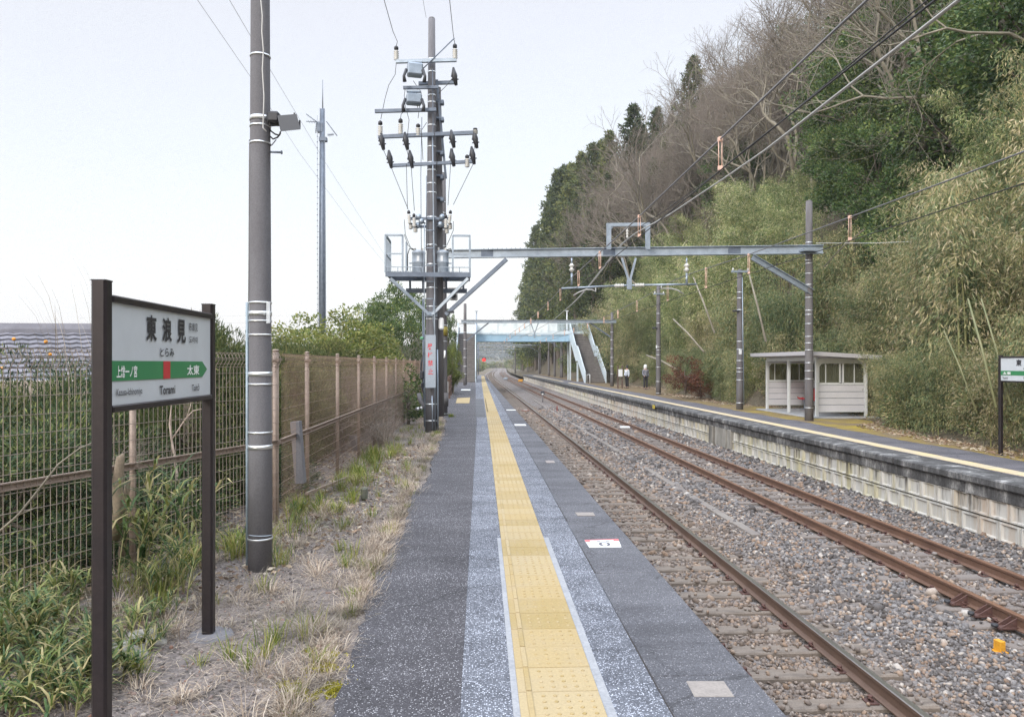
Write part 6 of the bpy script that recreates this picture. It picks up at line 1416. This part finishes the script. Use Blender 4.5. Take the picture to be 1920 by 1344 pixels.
# white-barked sapling
b = MB(); d_ = 7.6
b.tube([W(u, v, d_) for u, v in ((337,975),(336,930),(332,890),(327,855),(322,825),(318,795),(321,765),(323,745))], [.016,.015,.014,.013,.011,.009,.006,.004], 6); b.tube([W(u, v, d_) for u, v in ((324,822),(335,805),(348,785),(362,770),(386,765))], [.009,.008,.007,.005,.003], 5); b.tube([W(u, v, d_) for u, v in ((350,782),(356,765),(359,750))], [.006,.005,.003], 5)
tag(b.build('sapling', M('sapling_bark', (.50,.42,.36), (.38,.30,.25), 9, .9), at=W(337,975,d_)), 'thin pale leafless sapling behind the fence, seen below the station sign', 'sapling')
b = MB(); d_ = 5.0
b.tube([W(u, v, d_) for u, v in ((-5,1000),(35,965),(75,915),(110,870),(150,840),(178,828))], [.010,.009,.008,.007,.005,.003], 5); b.tube([W(u, v, d_) for u, v in ((35,965),(60,955),(70,950))], [.006,.005,.002], 4); tag(b.build('dead_cane', m_barkl, at=W(-5,1000,d_)), 'bent dead stem leaning on the angled fence at far left', 'stem')

# ---------------------------------------------------------------- grasses and ground litter
def blades(P_, az, L_, W_, t0, t1, lat=None):
    # t0,t1: angle from vertical at base and tip
    n = len(P_); def_ = np.stack([np.cos(az), np.sin(az)], 1); s_ = np.stack([-np.sin(az), np.cos(az), np.zeros(n)], 1)*(W_/2)[:, None]
    def dr(t): return np.concatenate([def_*np.sin(t)[:, None], np.cos(t)[:, None]], 1)
    p1 = P_+dr(t0)*(L_*.38)[:, None]; p2 = p1+dr((t0+t1)/2)*(L_*.34)[:, None]; p3 = p2+dr(t1)*(L_*.28)[:, None]
    V = np.stack([P_+s_*.8, P_-s_*.8, p1+s_, p1-s_, p2+s_*.8, p2-s_*.8, p3+s_*.12, p3-s_*.12], 1).reshape(-1, 3)
    f = np.array([(0,1,3,2),(2,3,5,4),(4,5,7,6)]); return V, (f[None]+np.arange(n)[:, None, None]*8).reshape(-1, 4)
def merge(sets):
    V = np.concatenate([s[0] for s in sets]); k = 0; Fc = []
    for s in sets: Fc.append(s[1]+k); k += len(s[0])
    return V, np.concatenate(Fc)
def vz(X, Y): return -.012+.018*fbm(X, Y, 2.2, 4, 8)+.03*sstep(-1.5, -2.1, X)
grid('verge', np.arange(-3.3, -.6, .06), np.concatenate([np.arange(-2, 14, .08), np.arange(14, 50, .4)]), lambda X, Y: np.minimum(vz(X, Y)-.25*sstep(-2.7, -3.3, X)*1.0, np.where(X > -.85, -.002, 9)), g_verge)
fx = lambda y: np.interp(y, [-2, 3.5, 6.2, 8, 30], [-3.6, -3.3, -2.5, -1.98, -1.9])
sets = []
def tufts(n, xf, y0, y1, per, Lr, Wd, spread, t0r=(0, .9), t1r=(.5, 2.0), power=1.6):
    out_ = []
    for i in range(n):
        y = y0+(y1-y0)*random.random()**power; x = xf(y); m_ = int(per*random.uniform(.5, 1.4)); sc = random.uniform(.6, 1.25)
        a = rg.uniform(0, 6.28, m_); rr = np.abs(rg.normal(size=m_))*spread*sc; X = x+np.cos(a)*rr; Y = y+np.sin(a)*rr*1.3
        out_.append(blades(np.stack([X, Y, vz(X, Y)-.005], 1), a+rg.normal(size=m_)*.5, rg.uniform(*Lr, m_)*sc, np.full(m_, Wd)*rg.uniform(.6, 1.3, m_), rg.uniform(*t0r, m_), rg.uniform(*t1r, m_)))
    return out_
edge = lambda y: al(y)-random.uniform(.05, .24)
anyx = lambda y: random.uniform(float(fx(y)), al(y)-.05)
V, Fc = merge(tufts(330, edge, 2.9, 30, 80, (.05,.15), .0032, .06, (.2,1.3), (.9,2.2))+tufts(170, anyx, 3.0, 30, 90, (.08,.2), .0032, .08, (.2,1.2), (.8,2.1))+tufts(300, anyx, 3.0, 32, 60, (.05,.16), .0032, .09, (.5,1.5), (1.2,2.2)))
tag(link('dry_grass', arr_mesh('dry_grass', V, Fc, l_dry)), kind='stuff')
V, Fc = merge(tufts(70, edge, 3.2, 24, 34, (.04,.10), .0034, .035, (0,.7), (.3,1.5))+tufts(90, anyx, 4.2, 32, 45, (.06,.2), .0045, .05, (0,.6), (.3,1.4))+tufts(60, lambda y: float(fx(y))+random.uniform(0,.5), 3.4, 14, 60, (.12,.34), .0065, .07, (0,.6), (.4,1.7)))
tag(link('grass', arr_mesh('grass', V, Fc, l_green)), kind='stuff')
# straw lying flat
n = 30000; Y = 2.8+rg.uniform(size=n)**1.7*26; X = fx(Y)+(rg.uniform(size=n)**.8)*(-.70-fx(Y)); dn = fbm(X, Y, 1.6, 3, 21); kp = rg.uniform(size=n) < np.clip(.36+.9*dn, .06, 1); X, Y = X[kp], Y[kp]; n = len(X); az = rg.uniform(0, 6.28, n)
V, Fc = blades(np.stack([X, Y, vz(X, Y)+rg.uniform(.0, .014, n)], 1), az, rg.uniform(.03, .12, n), rg.uniform(.0016, .0034, n), rg.uniform(1.25, 1.6, n), rg.uniform(1.4, 1.8, n))
tag(link('straw_litter', arr_mesh('straw_litter', V, Fc, l_dry)), kind='stuff')
# brown leaf litter near and beyond the fence and on the right bank
def litter(name, X, Y, Z, mat, L_=(.03,.08), ratio=.45):
    n = len(X); D_ = np.stack([np.cos(az_ := rg.uniform(0, 6.28, n)), np.sin(az_), rg.normal(size=n)*.35], 1); l_ = rg.uniform(*L_, n); V, Fc = leafset(np.stack([X, Y, Z], 1), D_, l_, l_*ratio, np.random.default_rng(3)); return tag(link(name, arr_mesh(name, V, Fc, mat)), kind='stuff')
n = 9000; Y = rg.uniform(3, 16, n); X = fx(Y)+rg.uniform(-2.4, .9, n); Z = np.where(X > -2.95, np.maximum(vz(X, Y), Hleft(X, Y)), Hleft(X, Y))+.02
litter('leaf_litter', X, Y, Z, l_litter)
n = 15000; Y = rg.uniform(11, 60, n)**1.0; X = np.array([xbase(v_) for v_ in Y])-.5+rg.uniform(-.6, 1.2, n)**1.0; Z = np.maximum(Hhill(X, Y), ZR+.012)+.015
litter('leaf_litter', X, Y, Z, l_litter, (.06,.15), .3)
n = 9000; Y = 2.9+rg.uniform(size=n)**1.5*8; X = fx(Y)+rg.uniform(.2, 1, n)*(-.78-fx(Y)); S = rg.lognormal(math.log(.0065), .45, n)
m, t, p = nodes('pebble'); g = t.nodes.new('ShaderNodeNewGeometry'); t.links.new(ramp(t, g.outputs['Random Per Island'], [(0, (.05,.045,.045)), (.4, (.13,.115,.11)), (.7, (.23,.205,.20)), (.9, (.22,.12,.085)), (1, (.50,.48,.46))]), p.inputs['Base Color']); p.inputs['Roughness'].default_value = .9
stones('verge_pebbles', X, Y, vz(X, Y)+.001, S, m, seed=9)
# moss cushions
mossm = leafm('moss_yellow', [(.26,.24,.02), (.36,.33,.03), (.45,.40,.05)], .1, .9, obj=0)
Xs = []; Ys_ = []
for u, v, rr in ((605,1250,.10),(620,1235,.07),(575,1290,.09),(600,1305,.08),(560,1300,.06),(625,1290,.07),(540,1285,.05),(585,1225,.04),(592,1187,.012)):
    g_ = G(u, v, 0); n = int(900*rr/.07); Xs.append(g_.x+rg.normal(size=n)*rr*.5); Ys_.append(g_.y+rg.normal(size=n)*rr*.5)
X, Y = np.concatenate(Xs), np.concatenate(Ys_); kp = fbm(X*9, Y*9, 2.5, 3, 4) > -.15; X, Y = X[kp], Y[kp]; n = len(X)
V, Fc = blades(np.stack([X, Y, vz(X, Y)+.004], 1), rg.uniform(0, 6.28, n), rg.uniform(.006, .014, n), rg.uniform(.003, .006, n), rg.uniform(0, 1, n), rg.uniform(.5, 1.6, n)); tag(link('moss', arr_mesh('moss', V, Fc, mossm)), kind='stuff')
# bamboo grass plants
l_sasa = leafm('bamboo_grass_leaf', [(.05,.10,.04), (.08,.14,.05), (.14,.20,.06), (.26,.28,.09), (.44,.38,.20)], .3, .45, obj=0)
def sasa(name, x, y, z, h, n, lab, spread=.25, L_=(.14,.30), grp=None, stems=9, droop=1.0, wl=(.012,.022), seed=0):
    r = np.random.default_rng(seed); root = E(name, (x, y, z), lab, 'plant', grp); b = MB(); sets = []
    for i in range(stems):
        a = r.uniform(0, 6.28); le = r.uniform(.05, .45); hh = h*r.uniform(.55, 1.05); x0_, y0_ = x+r.normal()*spread*.4, y+r.normal()*spread*.4
        pts = [Vector((x0_+math.cos(a)*le*hh*s**1.6, y0_+math.sin(a)*le*hh*s**1.6, z+hh*s*(1-.12*s))) for s in (0, .25, .5, .75, 1)]; b.tube(pts, [.005, .005, .004, .003, .0015], 5, caps=False)
        m_ = n//stems; ss = r.uniform(.15, 1, m_)**.7; P_ = np.array([pts[min(3, int(s*4))].lerp(pts[min(3, int(s*4))+1], s*4-min(3, int(s*4))) for s in ss]); az = r.uniform(0, 6.28, m_)
        sets.append(blades(P_, az, r.uniform(*L_, m_), r.uniform(*wl, m_), r.uniform(.3, 1.0, m_), r.uniform(1.2, 2.1, m_)*droop))
    b.build('stems', m_culm, root); V, Fc = merge(sets); V = V-np.array([x, y, z]); link('leaves', arr_mesh('leaves', V, Fc, l_sasa), root); return root
g_ = G(270, 1115, 0); sasa('bamboo_grass', g_.x-.02, g_.y+.2, 0, 1.05, 230, 'tall clump of bamboo grass with arching leaves behind the near sign, before the fence', .35, (.16,.34), stems=14, seed=1, wl=(.014,.026))
g_ = G(310, 1130, 0); sasa('bamboo_grass', g_.x, g_.y, 0, .42, 160, 'short bright green grass clump at the foot of the bamboo grass, between the sign posts', .25, (.14,.30), seed=2, wl=(.006,.012))
k = 0
for u, v, h, n, s in ((40,1230,.42,420,.5),(110,1290,.32,360,.45),(10,1120,.55,380,.5),(90,1180,.42,300,.4),(-60,1280,.5,300,.5),(150,1240,.22,240,.35),(150,1320,.22,240,.35),(30,1330,.30,300,.4),(60,1130,.35,200,.3)):
    g_ = G(u, v, 0); sasa('bamboo_grass', g_.x, g_.y, -.02, h, n, 'leafy green bamboo grass spreading at the bottom left corner', s, (.09,.20), 'bamboo grass at the bottom left', stems=16, seed=10+k, wl=(.008,.016)); k += 1
for u, v, h in ((300,1160,.16),(240,1180,.18),(330,1110,.22),(370,1060,.22),(430,1040,.25),(260,1210,.12),(350,1000,.35),(550,985,.30),(480,1040,.12)):
    g_ = G(u, v, 0); sasa('weed_clump', g_.x, g_.y, -.01, h, 130, 'low green weeds growing between the sign and the near pole', .22, (.06,.16), 'low weeds near the sign', stems=9, seed=30+k, wl=(.004,.009)); k += 1
# tall dry stems over the roof
n = 26; Pp = np.array([W(random.uniform(80, 215), random.uniform(650, 760), random.uniform(7, 9)) for _ in range(n)]); V, Fc = blades(Pp, rg.normal(size=n)*.5+3.0, rg.uniform(.5, 1.15, n), np.full(n, .0055), rg.uniform(0, .15, n), rg.uniform(.3, .8, n)); o = link('dry_reeds', arr_mesh('dry_reeds', V, Fc, l_dry)); tag(o, kind='stuff')
# dry straw clump and green tufts by the fence further on
for (u, v, h, lb_, mt) in ((715,838,.75,'tall dry straw clump against the fence beyond the weeds',l_dry),(560,965,.28,'green grass tuft just right of the near pole',l_green),(672,892,.22,'yellow green grass tuft at the fence foot, nearer',l_green),(700,862,.32,'golden grass tuft at the fence foot, farther',l_green),(820,815,.12,'green tuft at the foot of the transformer pole',l_green),(845,782,.14,'yellowish grass at the platform side of the portal pole',l_green)):
    g_ = G(u, v, 0); n = 130; a = rg.uniform(0, 6.28, n); rr = np.abs(rg.normal(size=n))*.09*(h/.3)**.5; P_ = np.stack([np.cos(a)*rr, np.sin(a)*rr, np.zeros(n)], 1); V, Fc = blades(P_, a, rg.uniform(.5, 1.1, n)*h, np.full(n, .009), rg.uniform(0, .4, n), rg.uniform(.2, 1.3, n)); o = link('grass_tuft', arr_mesh('grass_tuft', V, Fc, mt), at=(g_.x, g_.y, 0)); tag(o, lb_, 'grass tuft')
# ivy at the fence end
piv = crown(41, .5, .9, .9, 30, 80, l_broad, .07, .06, .22, nm='ivy'); piv.location = (0,0,0)
place(piv, -1.85, 21.0, 0, .9, label='dark ivy climbing the fence before the transformer pole', cat='ivy', name='ivy')
place(piv, -1.9, 22.6, 0, .6, label='lower mass of dark ivy behind the transformer pole', cat='ivy', name='ivy')
for pr in list(bpy.data.objects):
    if pr.parent is None and pr.type == 'EMPTY' and 'label' not in pr: print('UNTAGGED', pr.name)
for o_ in bpy.data.objects:
    if 'used_' in o_: del o_['used_']
# far wood on the distant hills, one mass
n = 42000; X = rg.uniform(-420, 520, n); Y = rg.uniform(680, 900, n); Z = Hfar(X, Y)+rg.uniform(0, 3.5, n)*(.6+.4*np.sin(X*.21)*np.sin(Y*.17))
V, Fc = leafset(np.stack([X, Y, Z], 1), rg.normal(size=(n, 3)), rg.uniform(1.2, 3.2, n), rg.uniform(1, 2.4, n), np.random.default_rng(8))
tag(link('distant_wood', arr_mesh('distant_wood', V, Fc, leafm('distant_leaf', [(.06,.075,.045), (.10,.10,.06), (.15,.125,.09), (.09,.11,.05)], .2, .9, obj=0))), kind='stuff')
# flat stones and small concrete near the sign
for (u0, v0, u1, v1, lb_) in ((215,1238,262,1212,'flat grey stone slab half sunk beside the near sign post'),(250,1215,300,1190,'second flat slab sunk behind the first near the sign')):
    a, c = G(u0, v0, 0), G(u1, v1, 0); b = MB(); b.box(((a.x+c.x)/2, (a.y+c.y)/2, .012), (.22,.30,.05), rz=.4, bev=.015); tag(b.build('stone_slab', m_pier, at=a), lb_, 'stone')

# the air: faint even haze over the whole place, sky outside it
b = MB(); b.box((100, 520, 45), (1500, 1300, 96)); hz = b.build('haze', None, at=(100, 520, 45)); hz.data.materials.clear()
m = bpy.data.materials.new('haze_air'); m.use_nodes = True; t = m.node_tree; t.nodes.clear(); o_ = t.nodes.new('ShaderNodeOutputMaterial'); pv = t.nodes.new('ShaderNodeVolumePrincipled')
pv.inputs['Density'].default_value = .00035; pv.inputs['Color'].default_value = (.88,.92,1,1); t.links.new(pv.outputs[0], o_.inputs['Volume']); hz.data.materials.append(m); tag(hz, kind='stuff')
# every member of a modest group gets a label of its own, by its place from the left
ORD = ['first','second','third','fourth','fifth','sixth','seventh','eighth','ninth','tenth','eleventh','twelfth','thirteenth','fourteenth','fifteenth','sixteenth','seventeenth','eighteenth','nineteenth','twentieth','twenty-first','twenty-second','twenty-third','twenty-fourth','twenty-fifth','twenty-sixth','twenty-seventh','twenty-eighth','twenty-ninth','thirtieth','thirty-first','thirty-second','thirty-third','thirty-fourth']
from collections import defaultdict
gg = defaultdict(list)
for o_ in bpy.data.objects:
    if o_.parent is None and 'group' in o_ and 'label' in o_: gg[o_['group']].append(o_)
def pu(o_):
    p_ = o_.matrix_basis.translation if o_.location.length > 0 else o_.location; x, y = o_.location.x, o_.location.y
    d_ = x*sp+y*cp; return 960+F*(x*cp-y*sp)/max(d_, .1)
ZN = ((1040,'over the footbridge deck'),(1130,'over the right stairs'),(1250,'above the two persons'),(1400,'between the crossarm poles'),(1530,'left of the right portal pole'),(1690,'above the shelter'),(1850,'right of the shelter'),(9999,'above the small station sign'))
SB = {'dark bamboo clumps at the foot of the slope': 'low dark bamboo clump', 'bamboo clumps on the slope behind the right platform': 'tall pale bamboo clump', 'bare grey brown trees on the slope': 'leafless grey brown tree', 'dark evergreens on the slope': 'rounded dark evergreen', 'cedar stand beyond the right stairs': 'dense cedar', 'shrubs along the foot of the slope': 'low leafy shrub'}
for g_, sb_ in SB.items():
    cell = defaultdict(list)
    for m_ in gg.get(g_, []):
        d_ = m_.location.x-xbase(m_.location.y); cell[(next(z_ for lim, z_ in ZN if pu(m_) < lim), 'lowest row' if d_ < 2 else ('lower slope' if d_ < 6 else ('middle slope' if d_ < 11 else 'upper slope')))].append(m_)
    for (z_, r_), ms_ in cell.items():
        ms_.sort(key=pu)
        for i, m_ in enumerate(ms_):
            if i < len(ORD): m_['label'] = f"{sb_} {z_}, {r_}" + (f", {ORD[i]} from the left" if len(ms_) > 1 else '')
    gg.pop(g_, None)
for g_, ms_ in gg.items():
    if 2 <= len(ms_) <= 34 and len({m_['label'] for m_ in ms_}) < len(ms_):
        ms_.sort(key=pu)
        for i, m_ in enumerate(ms_):
            lb_ = ' '.join(m_['label'].split()[:11]); m_['label'] = lb_+', '+ORD[i]+' from the left'
